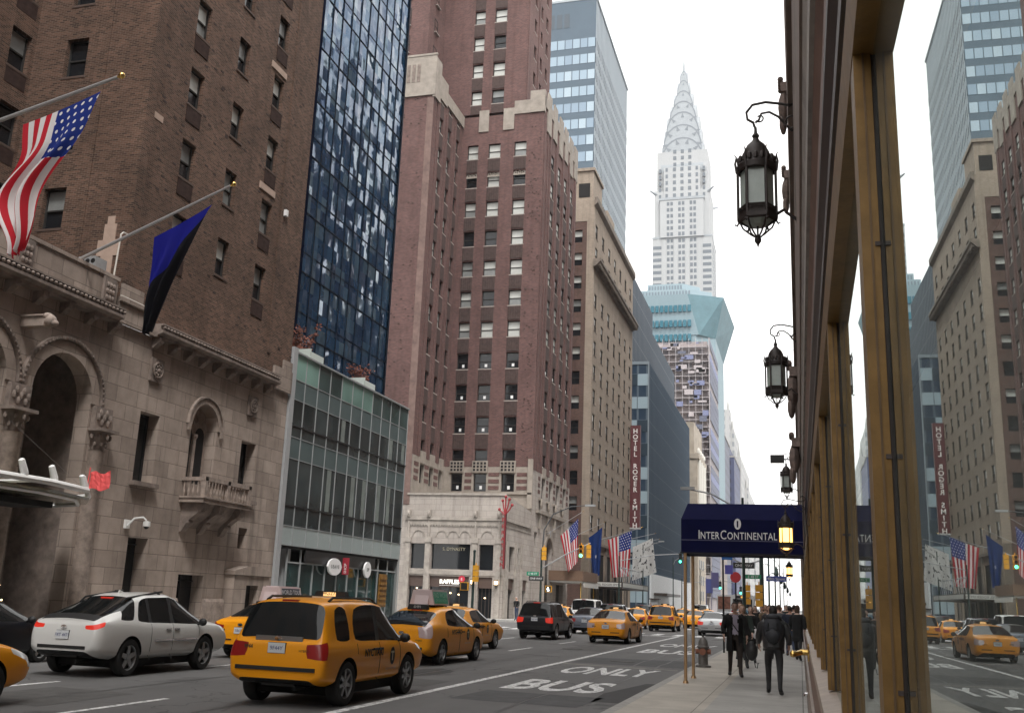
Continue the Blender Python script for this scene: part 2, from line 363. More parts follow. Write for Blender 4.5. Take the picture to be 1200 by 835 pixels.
# ---------------------------------------------------------------- the street
def asphalt():
    m, n, l, b = new_mat('asphalt'); g = N(n, 'ShaderNodeNewGeometry')
    a = N(n, 'ShaderNodeTexNoise'); a.inputs['Scale'].default_value = .35; a.inputs['Detail'].default_value = 9; a.inputs['Roughness'].default_value = .72
    f = N(n, 'ShaderNodeTexNoise'); f.inputs['Scale'].default_value = 55; f.inputs['Detail'].default_value = 3
    mp = N(n, 'ShaderNodeMapping'); mp.inputs['Scale'].default_value = (1.1, .06, 1); s = N(n, 'ShaderNodeTexNoise'); s.inputs['Scale'].default_value = 1.0; s.inputs['Detail'].default_value = 5
    l.new(g.outputs['Position'], a.inputs['Vector']); l.new(g.outputs['Position'], f.inputs['Vector']); l.new(g.outputs['Position'], mp.inputs[0]); l.new(mp.outputs[0], s.inputs['Vector'])
    ad = N(n, 'ShaderNodeMath', operation='ADD'); l.new(a.outputs['Fac'], ad.inputs[0]); l.new(s.outputs['Fac'], ad.inputs[1])
    ad2 = N(n, 'ShaderNodeMath', operation='MULTIPLY_ADD'); l.new(f.outputs['Fac'], ad2.inputs[0]); ad2.inputs[1].default_value = .55; l.new(ad.outputs[0], ad2.inputs[2])
    r = N(n, 'ShaderNodeValToRGB'); r.color_ramp.elements[0].position = .55*1/2; r.color_ramp.elements[0].color = (.078, .077, .076, 1); r.color_ramp.elements[1].position = .95; r.color_ramp.elements[1].color = (.165, .162, .160, 1)
    dv = N(n, 'ShaderNodeMath', operation='MULTIPLY'); dv.inputs[1].default_value = .5; l.new(ad2.outputs[0], dv.inputs[0]); l.new(dv.outputs[0], r.inputs[0])
    vo = N(n, 'ShaderNodeTexVoronoi', feature='DISTANCE_TO_EDGE'); vo.inputs['Scale'].default_value = .24; nz = N(n, 'ShaderNodeTexNoise'); nz.inputs['Scale'].default_value = .9; nz.inputs['Detail'].default_value = 6
    vm = N(n, 'ShaderNodeVectorMath', operation='MULTIPLY_ADD'); l.new(g.outputs['Position'], nz.inputs['Vector']); l.new(nz.outputs['Color'], vm.inputs[0]); vm.inputs[1].default_value = (2.4, 2.4, 0); l.new(g.outputs['Position'], vm.inputs[2]); l.new(vm.outputs[0], vo.inputs['Vector'])
    cr = N(n, 'ShaderNodeMapRange'); cr.inputs['From Min'].default_value = .0015; cr.inputs['From Max'].default_value = .006; cr.inputs['To Min'].default_value = .45; cr.inputs['To Max'].default_value = 1; l.new(vo.outputs['Distance'], cr.inputs['Value'])
    ov = N(n, 'ShaderNodeTexNoise'); ov.inputs['Scale'].default_value = .55; ov.inputs['Detail'].default_value = 4; l.new(g.outputs['Position'], ov.inputs['Vector'])
    om = N(n, 'ShaderNodeMapRange'); om.inputs['From Min'].default_value = .60; om.inputs['From Max'].default_value = .70; om.inputs['To Min'].default_value = 1; om.inputs['To Max'].default_value = .45; l.new(ov.outputs['Fac'], om.inputs['Value'])
    om2 = N(n, 'ShaderNodeMath', operation='MULTIPLY'); l.new(om.outputs[0], om2.inputs[0]); l.new(cr.outputs[0], om2.inputs[1])
    sc = N(n, 'ShaderNodeVectorMath', operation='SCALE'); l.new(r.outputs[0], sc.inputs[0]); l.new(om2.outputs[0], sc.inputs['Scale']); l.new(sc.outputs[0], b.inputs['Base Color'])
    b.inputs['Roughness'].default_value = .72; b.inputs['Specular IOR Level'].default_value = .4
    bp = N(n, 'ShaderNodeBump'); bp.inputs['Strength'].default_value = .4; bp.inputs['Distance'].default_value = .01; l.new(f.outputs['Fac'], bp.inputs['Height']); l.new(bp.outputs[0], b.inputs['Normal'])
    return m
def concrete(name, c, slab, joint=.012, var=.2):
    m, n, l, b = new_mat(name); g = N(n, 'ShaderNodeNewGeometry')
    br = N(n, 'ShaderNodeTexBrick'); br.offset = 0; l.new(g.outputs['Position'], br.inputs['Vector'])
    br.inputs['Scale'].default_value = 1; br.inputs['Brick Width'].default_value = slab; br.inputs['Row Height'].default_value = slab; br.inputs['Mortar Size'].default_value = joint
    br.inputs['Color1'].default_value = rgba(c); br.inputs['Color2'].default_value = rgba([v*.9 for v in c]); br.inputs['Mortar'].default_value = rgba([v*.45 for v in c])
    a = N(n, 'ShaderNodeTexNoise'); a.inputs['Scale'].default_value = .8; a.inputs['Detail'].default_value = 9; a.inputs['Roughness'].default_value = .7; l.new(g.outputs['Position'], a.inputs['Vector'])
    s = N(n, 'ShaderNodeTexVoronoi'); s.inputs['Scale'].default_value = 1.9; l.new(g.outputs['Position'], s.inputs['Vector'])
    mr = N(n, 'ShaderNodeMapRange'); mr.inputs['From Min'].default_value = .3; mr.inputs['From Max'].default_value = .7; mr.inputs['To Min'].default_value = 1-var; mr.inputs['To Max'].default_value = 1+var; l.new(a.outputs['Fac'], mr.inputs['Value'])
    sp = N(n, 'ShaderNodeMapRange'); sp.inputs['From Min'].default_value = .03; sp.inputs['From Max'].default_value = .06; sp.inputs['To Min'].default_value = .62; sp.inputs['To Max'].default_value = 1; l.new(s.outputs['Distance'], sp.inputs['Value'])
    mu = N(n, 'ShaderNodeMath', operation='MULTIPLY'); l.new(mr.outputs[0], mu.inputs[0]); l.new(sp.outputs[0], mu.inputs[1])
    vm = N(n, 'ShaderNodeVectorMath', operation='SCALE'); l.new(br.outputs['Color'], vm.inputs[0]); l.new(mu.outputs[0], vm.inputs['Scale']); l.new(vm.outputs[0], b.inputs['Base Color'])
    b.inputs['Roughness'].default_value = .8; b.inputs['Specular IOR Level'].default_value = .3
    return m
ASPH = asphalt(); WALK = concrete('sidewalk_concrete', (.40, .39, .37), 1.5); WALK2 = concrete('pale_sidewalk_concrete', (.47, .435, .385), 1.62, .008); KERB = plain('granite_kerb', (.34, .33, .31), .8, var=.2, vs=6)
def paint():
    m, n, l, b = new_mat('worn_road_paint'); g = N(n, 'ShaderNodeNewGeometry'); a = N(n, 'ShaderNodeTexNoise'); a.inputs['Scale'].default_value = 7; a.inputs['Detail'].default_value = 8; a.inputs['Roughness'].default_value = .75; l.new(g.outputs['Position'], a.inputs['Vector'])
    r = N(n, 'ShaderNodeValToRGB'); r.color_ramp.elements[0].position = .37; r.color_ramp.elements[0].color = (.13, .13, .13, 1); r.color_ramp.elements[1].position = .52; r.color_ramp.elements[1].color = (.78, .78, .77, 1); l.new(a.outputs['Fac'], r.inputs[0]); l.new(r.outputs[0], b.inputs['Base Color']); b.inputs['Roughness'].default_value = .7
    return m
PAINT = paint()
CURB_R, CURB_L, BL, BR_ = -2.83, -18.6, -22.6, .06
g = MB(); g.face([(-2500, -2500, -.004), (2500, -2500, -.004), (2500, 4500, -.004), (-2500, 4500, -.004)]); struct('ground', g, plain('far_ground', (.07, .07, .068), .9, var=.3, vs=.05))
g = MB(); g.face([(CURB_L-.02, -40, 0), (CURB_R+.02, -40, 0), (CURB_R+.02, 900, 0), (CURB_L-.02, 900, 0)]); struct('road', g, ASPH)
for y0, y1 in ((57.5, 75.5), (103.5, 110.5), (226, 240)):
    g = MB(); g.face([(-160, y0, -.001), (CURB_L-.03, y0, -.001), (CURB_L-.03, y1, -.001), (-160, y1, -.001)]); struct('side_street', g, ASPH)
def sidewalk(x0, x1, y0, y1, kx, m, side):
    g = MB(); g.box(x0, x1, y0, y1, -.1, .15); struct('sidewalk', g, m)
    k = MB(); a, b = (kx, kx+.16) if side > 0 else (kx-.16, kx)
    y = y0
    while y < min(y1, 140):
        k.box(a, b, y+.004, min(y+2.4, y1)-.004, -.1, .152); y += 2.4
    if y < y1: k.box(a, b, y, y1, -.1, .152)
    struct('kerb', k, KERB)
sidewalk(-1.47, .4, -40, 63, CURB_R, WALK, 1)
g = MB(); g.box(CURB_R+.16, -1.47, -40, 63, -.1, .1505); struct('sidewalk', g, WALK2)
k = MB()
y = -6.0
while y < 63: k.box(CURB_R, CURB_R+.159, y+.004, min(y+2.4, 63)-.004, -.1, .149); y += 2.4
struct('kerb', k, KERB)
sidewalk(CURB_R+.16, 30, 82, 520, CURB_R, WALK, 1)
for y0, y1 in ((-40, 57.5), (75.5, 103.5), (110.5, 226), (240, 520)): sidewalk(-60, CURB_L-.16, y0, y1, CURB_L, WALK, -1)
# painted markings
def stripe(x, y0, y1, w=.13):
    g = MB(); g.face([(x-w/2, y0, .004), (x+w/2, y0, .004), (x+w/2, y1, .004), (x-w/2, y1, .004)]); return struct('lane_line', g, PAINT)
stripe(-6.6, -20, 58.5, .17); stripe(-6.6, 82, 226, .17)
for x in (-9.52, -12.6, -15.6):
    y = -19.0 if x > -10 else -17.5
    while y < 260:
        if not (54 < y < 78): stripe(x, y, y+3.1, .12)
        y += 7.55 if x > -10 else 7.5
def zebra(y0, y1):
    for i in range(13):
        x = CURB_L+.7+i*1.2
        g = MB(); g.face([(x, y0, .0045), (x+.5, y0, .0045), (x+.5, y1, .0045), (x, y1, .0045)]); struct('crosswalk_bar', g, PAINT)
zebra(59, 62.2); zebra(76.5, 79.5); zebra(240, 244)
g = MB(); g.face([(CURB_L+.5, 57.6, .004), (-6.8, 57.6, .004), (-6.8, 58.0, .004), (CURB_L+.5, 58.0, .004)]); struct('stop_line', g, PAINT)
def lane_word(txt, xc, y0, h, w, sx=1.0):
    g = MB(); g.text(txt, Matrix.Identity(4), size=1, off=.028, m=0)
    xs = [p[0] for p in g.v]; ys = [p[1] for p in g.v]
    fx, fy = w/(max(xs)-min(xs)), h/(max(ys)-min(ys))
    g.v = [(xc+(p[0]-(min(xs)+max(xs))/2)*fx, y0+(p[1]-min(ys))*fy, .005) for p in g.v]
    o = struct('lane_lettering', g, PAINT); return o
lane_word('BUS', -4.78, 19.75, 2.75, 1.95); lane_word('ONLY', -4.72, 24.9, 2.8, 2.3)
lane_word('BUS', -4.78, 37.3, 3.2, 1.95); lane_word('ONLY', -4.72, 43.6, 3.4, 2.3)
def flat(name, c, pts, z=.003, mt=None):
    g = MB(); g.face([(x, y, z) for x, y in pts]); return struct(name, g, mt or plain(name, c, .8, var=.25, vs=3))
flat('road_patch', (.07, .07, .072), [(-5.9, 17.2), (-3.6, 17.0), (-3.5, 19.0), (-5.8, 19.2)]); flat('road_patch', None, [(-6.4, 29.4), (-3.1, 29.2), (-3.1, 33.0), (-6.4, 32.6)], mt=MATS['road_patch'])
flat('pale_patch', (.24, .225, .20), [(-6.45, 28.5), (-3.2, 28.0), (-3.2, 28.25), (-6.45, 28.8)]); flat('gutter_patch', (.035, .034, .035), [(-3.6, 18.2), (-2.95, 18.2), (-2.95, 23), (-3.3, 23), (-3.7, 20)])
def manhole(x, y, r=.38):
    g = MB(); g.lathe([(r, .003), (r, .010), (r*.9, .010), (r*.88, .006), (.001, .006)], (x, y, 0), 24); o = g.build('manhole_cover', plain('cast_iron', (.06, .058, .055), .6, metal=.4, var=.3, vs=20)); return o
for i, (x, y) in enumerate(((-5.2, 31.2), (-10.9, 29.5), (-8.1, 37.4))):
    tag(manhole(x, y), ['round iron manhole cover in the bus lane beyond the lettering', 'round iron manhole cover beside the orange hatchback taxi', 'round iron manhole cover in the lane behind the sedan taxi'][i], 'manhole cover')

rj = random.Random(31)
def seam(x, y0, y1, w=.05):
    g = MB(); y = y0; xo = x
    while y < y1:
        L_ = rj.uniform(.5, 1.4); x2 = x+rj.uniform(-.05, .05); a, c = w*rj.uniform(.5, 1.2), w*rj.uniform(.5, 1.2)
        g.face([(xo-a/2, y, .0032), (xo+a/2, y, .0032), (x2+c/2, y+L_, .0032), (x2-c/2, y+L_, .0032)]); xo = x2; y += L_
    return struct('tar_seam', g, plain('tar_seal', (.022, .022, .023), .45, var=.3, vs=6))
for x, a, c in ((-4.6, 8, 57), (-8.2, 4, 57), (-11.0, 6, 52), (-14.1, 8, 40), (-3.9, 22, 36)): seam(x, a, c)
flat('utility_cut', (.085, .083, .08), [(-8.9, 19.2), (-7.0, 19.0), (-7.0, 20.6), (-8.9, 20.9)]); flat('utility_cut', None, [(-12.0, 12.6), (-10.3, 12.4), (-10.3, 14.6), (-12.0, 14.8)], mt=MATS['utility_cut']); flat('utility_cut', None, [(-8.4, 36.5), (-6.9, 36.4), (-6.9, 41), (-8.4, 41.2)], mt=MATS['utility_cut'])
flat('oil_stain', (.045, .044, .043), [(-8.3+.5*math.cos(t), 22.6+1.4*math.sin(t)+.2*math.cos(3*t)) for t in [i*.628 for i in range(10)]], z=.0028)
# ================================================================ stone and brick hotel on the near side of the left pavement
H1 = thing('hotel_building', 'old hotel with carved limestone base and brown brick wing above it', 'building', (-22.6, 24, 0))
U = (0, 1); O = (-22.6, 0)
b = MB()
arches = [10.9, 14.75, 18.6, 22.45, 26.3]
AR, ZS = 1.38, 7.5
ops = [(c-AR, c+AR, 0, 8.9) for c in arches]
rect = [(30.36, 31.5, 5.28, 7.78), (37.3, 38.5, 5.37, 7.82), (30.55, 31.68, 0.15, 3.33), (33.8, 35.5, .15, 2.15), (37.77, 38.46, 3.34, 4.2)]
ops2 = ops + rect + [(33.55, 35.35, 5.6, 8.75)]
facade(b, O, U, 40.9, 0, 10.55, ops2, depth=.55, m=0, u0=2)
for c in arches: arch_fill(b, O, U, c, ZS, AR, 8.9, .55, 0)
arch_fill(b, O, U, 34.45, 7.85, .9, 8.75, .55, 0)
b.face([(-22.6, 40.9, 0), (-30, 40.9, 0), (-30, 40.9, 10.55), (-22.6, 40.9, 10.55)], 0)
base = b.build('stone_base', STONE, H1)
# ledge and plinth courses
b = MB(); 
for y0, y1 in ((28.5, 30.5), (31.74, 33.74), (35.56, 36.95), (39.95, 40.9)): b = MB(); b.prism([(-22.6, .15), (-22.44, .15), (-22.44, 1.15), (-22.5, 1.28), (-22.6, 1.28)], y0, y1, 'y'); b.build('plinth', STONE_C, H1)

# porch behind the arches
b = MB()
b.box(-25.6, -25.4, 8, 28.3, 0, 9.6, 0)
b.box(-25.4, -23.2, 8, 28.3, 9.4, 9.6, 0)
b.box(-25.4, -23.16, 28.05, 28.3, 0, 9.4, 0)
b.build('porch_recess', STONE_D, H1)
for c in arches[1:]:
    b = MB(); b.box(-25.39, -25.3, c-1.0, c+.9, .15, 6.6, 0); b.box(-25.3, -25.2, c-1.15, c-1.0, .15, 6.7, 1); b.box(-25.3, -25.2, c+.9, c+1.05, .15, 6.7, 1); b.box(-25.3, -25.2, c-1.15, c+1.05, 6.6, 6.8, 1)
    b.build('door', [VOID, STONE_C], H1)
# arch mouldings, columns with carved capitals
for c in arches:
    b = MB(); arch_ring(b, O, U, c, ZS, AR, AR+.38, .05); b.build('archivolt', STONE, H1)
    b = MB(); arch_ring(b, O, U, c, ZS, AR+.42, AR+.54, .13, n=22)
    for i in range(34):
        t = math.pi*(i+.5)/34; b.cbox((-22.45, c-(AR+.48)*math.cos(t), ZS+(AR+.48)*math.sin(t)), (.06, .07, .07))
    b.build('dentil_moulding', STONE_D, H1)
def capital(b, x, y, z, r, h):
    b.lathe([(r*.72, 0), (r*.8, .06), (r*.78, h*.25), (r*.95, h*.5), (r*1.2, h*.8), (r*1.3, h*.86)], (x, y, z), 12)
    b.box(x-r*1.35, x+r*1.35, y-r*1.35, y+r*1.35, z+h*.86, z+h)
    for k in range(10):
        t = 2*math.pi*k/10
        for zz, rr, s in ((.28, .92, .13), (.62, 1.16, .16)):
            b.ball((x+r*rr*math.cos(t+zz), y+r*rr*math.sin(t+zz), z+h*zz), (s*r*1.1, s*r*1.1, s*r*1.7), n=6, k=4)
for c in [a+1.925 for a in arches]:
    for dx in (0,):
        x, y = -22.62, c
        col = MB(); col.lathe([(.44, .15), (.44, .45), (.36, .55), (.35, 1.0), (.33, 5.95), (.36, 6.0)], (x, y, 0), 20); cp = MB(); capital(cp, x, y, 6.0, .37, .72)
        o = col.build('column', STONE_C, H1, smooth=40); cp.build('capital', STONE_D, o, smooth=40)
        im = MB(); im.box(x-.3, x+.2, y-.42, y+.42, 6.73, 7.46); 
        for q in range(7): im.ball((x+.22, y-.3+.1*q, 7.1+.18*math.sin(q*2.1)), (.07, .07, .13), n=6, k=4)
        im.build('impost_block', STONE_D, H1)
# beast-head carving between arches
b = MB(); b.box(-22.6, -21.75, 24.1, 24.45, 9.2, 9.5); b.ball((-21.68, 24.28, 9.38), (.20, .19, .2)); b.ball((-21.5, 24.28, 9.3), (.12, .11, .1)); b.ball((-21.75, 24.28, 9.5), (.12, .22, .14))
for k in range(4): b.box(-22.6, -21.75, 24.05+.1*k, 24.1+.1*k, 9.5, 9.55)
b.build('carved_spout', STONE_C, H1, smooth=30)
# corbelled cornices
def cornice(y0, y1, z, step):
    b = MB()
    b.prism([(-22.6, z+.02), (-22.28, z+.02), (-22.25, z+.1), (-22.05, z+.16), (-22.05, z+.26), (-22.16, z+.30), (-22.16, z+.42), (-22.05, z+.44), (-22.05, z+.5), (-22.6, z+.5)], y0, y1, 'y', 0)
    y = y0+.12
    while y < y1: b.ball((-22.1, y, z+.36), (.1, .09, .07), n=6, k=4); y += .2
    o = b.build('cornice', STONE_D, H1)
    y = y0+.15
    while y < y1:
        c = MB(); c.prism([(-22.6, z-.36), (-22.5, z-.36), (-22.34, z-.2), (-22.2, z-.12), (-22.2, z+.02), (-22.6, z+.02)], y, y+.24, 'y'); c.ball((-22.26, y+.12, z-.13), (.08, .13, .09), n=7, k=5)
        c.build('corbel', STONE_D, o); y += step
cornice(10, 28.15, 10.4, 1.19); cornice(30.32, 39.2, 10.5, 1.02)
b = MB(); b.box(-22.9, -22.35, 6, 27.95, 10.91, 11.85); b.box(-22.95, -22.3, 6, 27.98, 11.85, 11.97); b.build('parapet', STONE, H1)
for y in (12, 15.85, 19.7, 23.55, 27.45):
    b = MB(); b.box(-22.34, -22.24, y-.3, y+.3, 10.93, 11.8)
    for k in range(9): b.ball((-22.24, y-.15+.15*(k % 3), 11.1+.22*(k//3)), (.07, .07, .1), n=6, k=4)
    b.build('carved_panel', STONE_D, H1)
b = MB(); b.box(-22.59, -22.42, 28.2, 30.3, 10.55, 11.25); b.box(-22.6, -22.32, 28.2, 30.3, 11.25, 11.4); b.box(-22.59, -22.5, 28.4, 29.6, 11.4, 11.95); b.build('stone_quoin', STONE, H1); b = MB(); b.box(-22.59, -22.45, 39.25, 40.9, 10.55, 11.55); b.box(-22.59, -22.5, 40.1, 40.9, 11.55, 12.0); b.build('stone_quoin', STONE, H1)
# medallions
for y in (30.9, 37.82):
    b = MB(); b.box(-22.6, -22.5, y-.36, y+.36, 8.95, 9.8); b.lathe([(.3, 0), (.32, .05), (.26, .07), (.22, .03)], (-22.5, y, 9.38), 18, 'x')
    for k in range(8): b.ball((-22.47, y+.14*math.cos(k*.785), 9.38+.17*math.sin(k*.785)), .055, n=6, k=4)
    b.ball((-22.45, y, 9.38), .08, n=6, k=4); b.build('medallion', STONE_D, H1, smooth=40)
# arched twin window over the balcony
b = MB(); arch_ring(b, O, U, 34.45, 7.85, .93, 1.15, .06); arch_ring(b, O, U, 34.45, 7.85, 1.18, 1.26, .12)
b.box(-22.56, -22.48, 33.22, 33.38, 7.6, 7.85); b.box(-22.56, -22.48, 35.52, 35.68, 7.6, 7.85); b.build('window_arch', STONE_C, H1)
b = MB(); b.box(-23.12, -23.08, 33.55, 35.35, 5.6, 8.75, 0)
for c in (34.02, 34.88): b.face([(-23.07, c-.32, 5.6), (-23.07, c+.32, 5.6)] + [(-23.07, c+.32*math.cos(t*math.pi/8), 7.6+.32*math.sin(t*math.pi/8)) for t in range(9)], 1)
b.lathe([(.07, 5.6), (.07, 7.4), (.12, 7.5), (.12, 7.6)], (-23.0, 34.45, 0), 10, m=0); b.lathe([(.2, 0), (.22, .04), (.16, .05)], (-23.06, 34.45, 8.2), 14, 'x', m=0)
b.build('twin_window', [STONE_C, VOID], H1)
bal = MB(); bal.box(-22.6, -21.55, 33.3, 36.7, 4.82, 4.98); bal.box(-22.6, -21.5, 33.26, 36.74, 4.98, 5.05)
balc = bal.build('balcony', STONE_C, H1)
bb = MB()
def post(b, x, y): b.box(x-.09, x+.09, y-.09, y+.09, 5.05, 5.78)
for y in (33.4, 35.0, 36.6): post(bb, -21.63, y)
for y in (33.4, 36.6): bb.box(-22.6, -21.55, y-.08, y+.08, 5.64, 5.78)
bb.box(-21.72, -21.54, 33.3, 36.7, 5.64, 5.80)
for i in range(14):
    y = 33.62+i*.213
    if abs(y-35) > .1: bb.lathe([(.03, 5.05), (.055, 5.2), (.03, 5.4), (.045, 5.55), (.03, 5.64)], (-21.63, y, 0), 7)
for i in range(4):
    for y in (33.4, 36.6): bb.lathe([(.03, 5.05), (.055, 5.2), (.03, 5.4), (.045, 5.55), (.03, 5.64)], (-22.5+.2*i, y, 0), 7)
bb.build('balustrade', STONE_C, balc)
for y in (33.5, 34.7, 36.2):
    c = MB(); c.prism([(-22.6, 3.7), (-22.5, 3.75), (-22.3, 4.1), (-22.0, 4.35), (-21.7, 4.55), (-21.65, 4.82), (-22.6, 4.82)], y, y+.34, 'y'); c.ball((-21.85, y+.17, 4.52), (.16, .2, .12), n=8, k=5); c.ball((-22.3, y+.17, 4.1), (.12, .2, .12), n=8, k=5); c.build('bracket', STONE_D, balc, smooth=40)
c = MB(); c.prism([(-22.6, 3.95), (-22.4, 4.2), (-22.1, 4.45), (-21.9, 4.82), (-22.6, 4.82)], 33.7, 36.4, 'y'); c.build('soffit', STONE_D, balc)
# plain openings of the base
for (y0, y1, z0, z1) in rect:
    b = MB(); b.box(-23.14, -23.1, y0, y1, z0, z1, 0)
    if z0 > 1:
        b.box(-23.1, -23.06, y0, y0+.08, z0, z1, 1); b.box(-23.1, -23.06, y1-.08, y1, z0, z1, 1); b.box(-23.1, -23.06, (y0+y1)/2-.04, (y0+y1)/2+.04, z0, z1, 1); b.box(-23.1, -23.06, y0, y1, z1-.08, z1, 1)
        b.build('window', [GDARK, VOID], H1)
        if z0 > 5:
            s = MB(); s.box(-22.62, -22.38, y0-.15, y1+.15, z0-.16, z0-.01); s.build('window_sill', STONE_D, H1)
    else:
        b.box(-23.1, -23.05, (y0+y1)/2-.03, (y0+y1)/2+.03, z0, z1, 1); b.box(-23.1, -23.05, y0, y1, z1-.25, z1-.2, 1); b.build('door', [GDARK, VOID], H1)
p = MB(); facade(p, (-22.15, 37.05), U, 2.85, .15, 2.25, [(1.0, 2.0, .15, 1.85)], .4); p.face([(-22.6, 37.05, .15), (-22.15, 37.05, .15), (-22.15, 37.05, 2.25), (-22.6, 37.05, 2.25)]); p.face([(-22.15, 39.9, .15), (-22.6, 39.9, .15), (-22.6, 39.9, 2.25), (-22.15, 39.9, 2.25)])
p.prism([(36.98, 2.25), (39.97, 2.25), (39.97, 2.42), (38.9, 2.62), (38.0, 2.62), (36.98, 2.42)], -22.6, -22.08, 'x'); por = p.build('portal', STONE, H1)
d = MB(); d.box(-22.56, -22.54, 38.05, 39.05, .15, 1.85); d.build('door', VOID, por)
# brick wing above
WO = [];
for k in range(-1, 8):
    z = 21.75 - 3.07*(k-1) + 3.07
    cols = ((30.83, 31.75, 'a'), (33.93, 34.78, 'm'), (36.95, 37.85, 'c'))
    for (a, c, kk) in cols:
        dz = .12 if kk == 'm' else 0
        z1 = z+dz
        if z1-1.6 > 11.1 and z1 < 47: WO.append((a, c, round(z1-1.58, 3), round(z1, 3), kk))
for k in range(1, 7):
    z = 21.75+3.07*2 + 3.07*k - 3.07
    for (a, c, kk) in ((30.83, 31.75, 'a'), (33.93, 34.78, 'm'), (36.95, 37.85, 'c')):
        if z+3.07 < 46: WO.append((a, c, round(z+3.07-1.58, 3), round(z+3.07, 3), kk))
WO = list({(q[0], q[2]): q for q in WO}.values())
b = MB(); facade(b, O, U, 40.85, 11.0, 48, [q[:4] for q in WO], .2, 0, u0=28.4)
# north face of the wing and the court behind
NO = [(x-28.3*0, x+.98, z-1.6, z) for x in (1.5,) for z in (21.95-3.07*2, 21.95-3.07, 21.95, 21.95+3.07, 21.95+6.14, 21.95+9.2)]
facade(b, (-28.0, 28.4), (1, 0), 5.4, 11.0, 48, NO, .22, 0)
CO = [(a, a+1.0, z-1.6, z) for a in (18.6, 21.6, 24.2, 27.2) for z in (22.1-9.2, 22.1-6.14, 22.1-3.07, 22.1, 22.1+3.07, 22.1+6.14)]
facade(b, (-28.0, 0), U, 28.4, 9.6, 48, CO, .22, 0, u0=2)
b.face([(-22.6, 40.85, 11), (-30, 40.85, 11), (-30, 40.85, 48), (-22.6, 40.85, 48)]); b.face([(-22.6, 28.4, 48), (-22.6, 40.85, 48), (-34, 40.85, 48), (-34, 28.4, 48)])
b.box(-28, -22.7, 2, 28.4, 9.6, 9.62, 1)
b.build('brick_wing', [BRICK_A, ROOF], H1)
# header courses: thin projecting brick bands and corner piers give the wing its relief
b = MB(); b.box(-22.6, -22.54, 28.4, 28.9, 12.0, 47.9); b.box(-22.6, -22.56, 38.6, 38.85, 12.0, 47.9); b.box(-24.7, -24.55, 28.36, 28.4, 12, 47.9); b.build('brick_pier', BRICK_A, H1)
def hpick(q):
    r = random.random(); kk = q[4] if len(q) > 4 else 'a'
    d = dict(up=random.choice((2, 2, 3, 3)), lo=random.choice((1, 3, 1, 3)), fr=.07, dk=True)
    if q[2] < 12 or r < .15: d['up'] = 3; d['lo'] = 1
    if kk in 'ac' and q[2] > 12.5: d['ac'] = .62
    return d
face_windows(H1, O, U, WO, .2, hpick); face_windows(H1, (-28.0, 28.4), (1, 0), NO, .22, lambda q: dict(up=random.choice((3, 1)), lo=1, dk=True)); face_windows(H1, (-28.0, 0), U, CO, .22, lambda q: dict(up=random.choice((3, 1)), lo=1, ac=.6, dk=True))
hm = MB(); R2 = random.Random(19)
for i in range(420):
    y = R2.choice((R2.uniform(28.5, 40.7), R2.uniform(28.5, 40.7), R2.gauss(38.72, .05))); z = R2.uniform(12, 40)
    if any(q[0]-.1 < y < q[1]+.1 and q[2]-.8 < z < q[3]+.1 for q in WO) or not 28.5 < y < 40.7: continue
    hm.box(-22.6, -22.592, y, y+.2, z, z+.085)
o_ = hm.build('burnt_header', plain('burnt_header', (.045, .028, .024), .9), H1); o_['kind'] = 'stuff'
put_windows(H1, 70)
for z in (24.9+3.07*0, 18.95): 
    b = MB(); b.box(-22.6, -22.55, 36.6, 37.95, z+.15-.05, z+.40); b.build('patched_lintel', plain('new_brick', (.42, .31, .25), .9, var=.1), H1)
b = MB(); b.box(-22.6, -22.585, 28.5, 29.5, 18.6, 18.85); b.build('mortar_patch', plain('new_brick', (.3, .2, .16), .9, var=.1), H1); b = MB()
for q in ((-23.6, -23.1, 12.1, 13.0), (-23.8, -22.9, 13.0, 13.6), (-23.6, -23.1, 13.6, 14.2), (-23.5, -23.2, 14.2, 14.5)): b.box(q[0], q[1], 28.37, 28.4, q[2], q[3])
b.build('mortar_patch', plain('new_brick', (.3, .2, .16), .9, var=.1), H1)
ac = MB(); ac.box(-23.6, -22.9, 27.3, 27.9, 11.98, 12.6, 0)
for r in range(2):
    for c in range(3): ac.lathe([(.09, 0), (.09, .03)], (-23.43+.22*c, 27.295, 12.15+.28*r), 10, 'y', 1, close=True)
tag(ac.build('air_conditioner', [STEEL, BLACK]), 'grey air conditioner box with round vents behind the stone parapet', 'air conditioner')
pp = MB(); pp.tube([(-22.55, 27.9, 12.0), (-22.52, 27.95, 13.6), (-22.52, 28.05, 13.7), (-22.5, 28.3, 13.7)], .03); pp.tube([(-22.38, 28.2, 11.43), (-22.38, 30.2, 11.43)], .025); pp.build('conduit', plain('pale_conduit', (.6, .57, .52), .6), H1)
sc = MB(); sc.box(-22.6, -22.5, 30.2, 30.42, 3.6, 3.9, 0); sc.tube([(-22.5, 30.3, 3.7), (-22.3, 30.35, 3.95), (-22.05, 30.5, 4.0), (-21.95, 30.55, 3.9)], .035, m=0); sc.lathe([(.03, .2), (.12, .18), (.13, .02), (.1, 0)], (-21.93, 30.56, 3.68), 12, m=0); sc.ball((-21.93, 30.56, 3.68), (.09, .09, .08), m=1)
tag(sc.build('security_camera', [WHITE, GDARK], smooth=40), 'white dome security camera on a curved arm on the limestone wall', 'security camera')
for y, z in ((33.9, 17.1),): pass
lf = MB(); lf.box(-22.6, -22.45, 38.9, 39.1, 18.6, 18.9); tag(lf.build('wall_floodlight', WHITE), 'small white floodlight fixed high on the brown brick wing', 'floodlight')
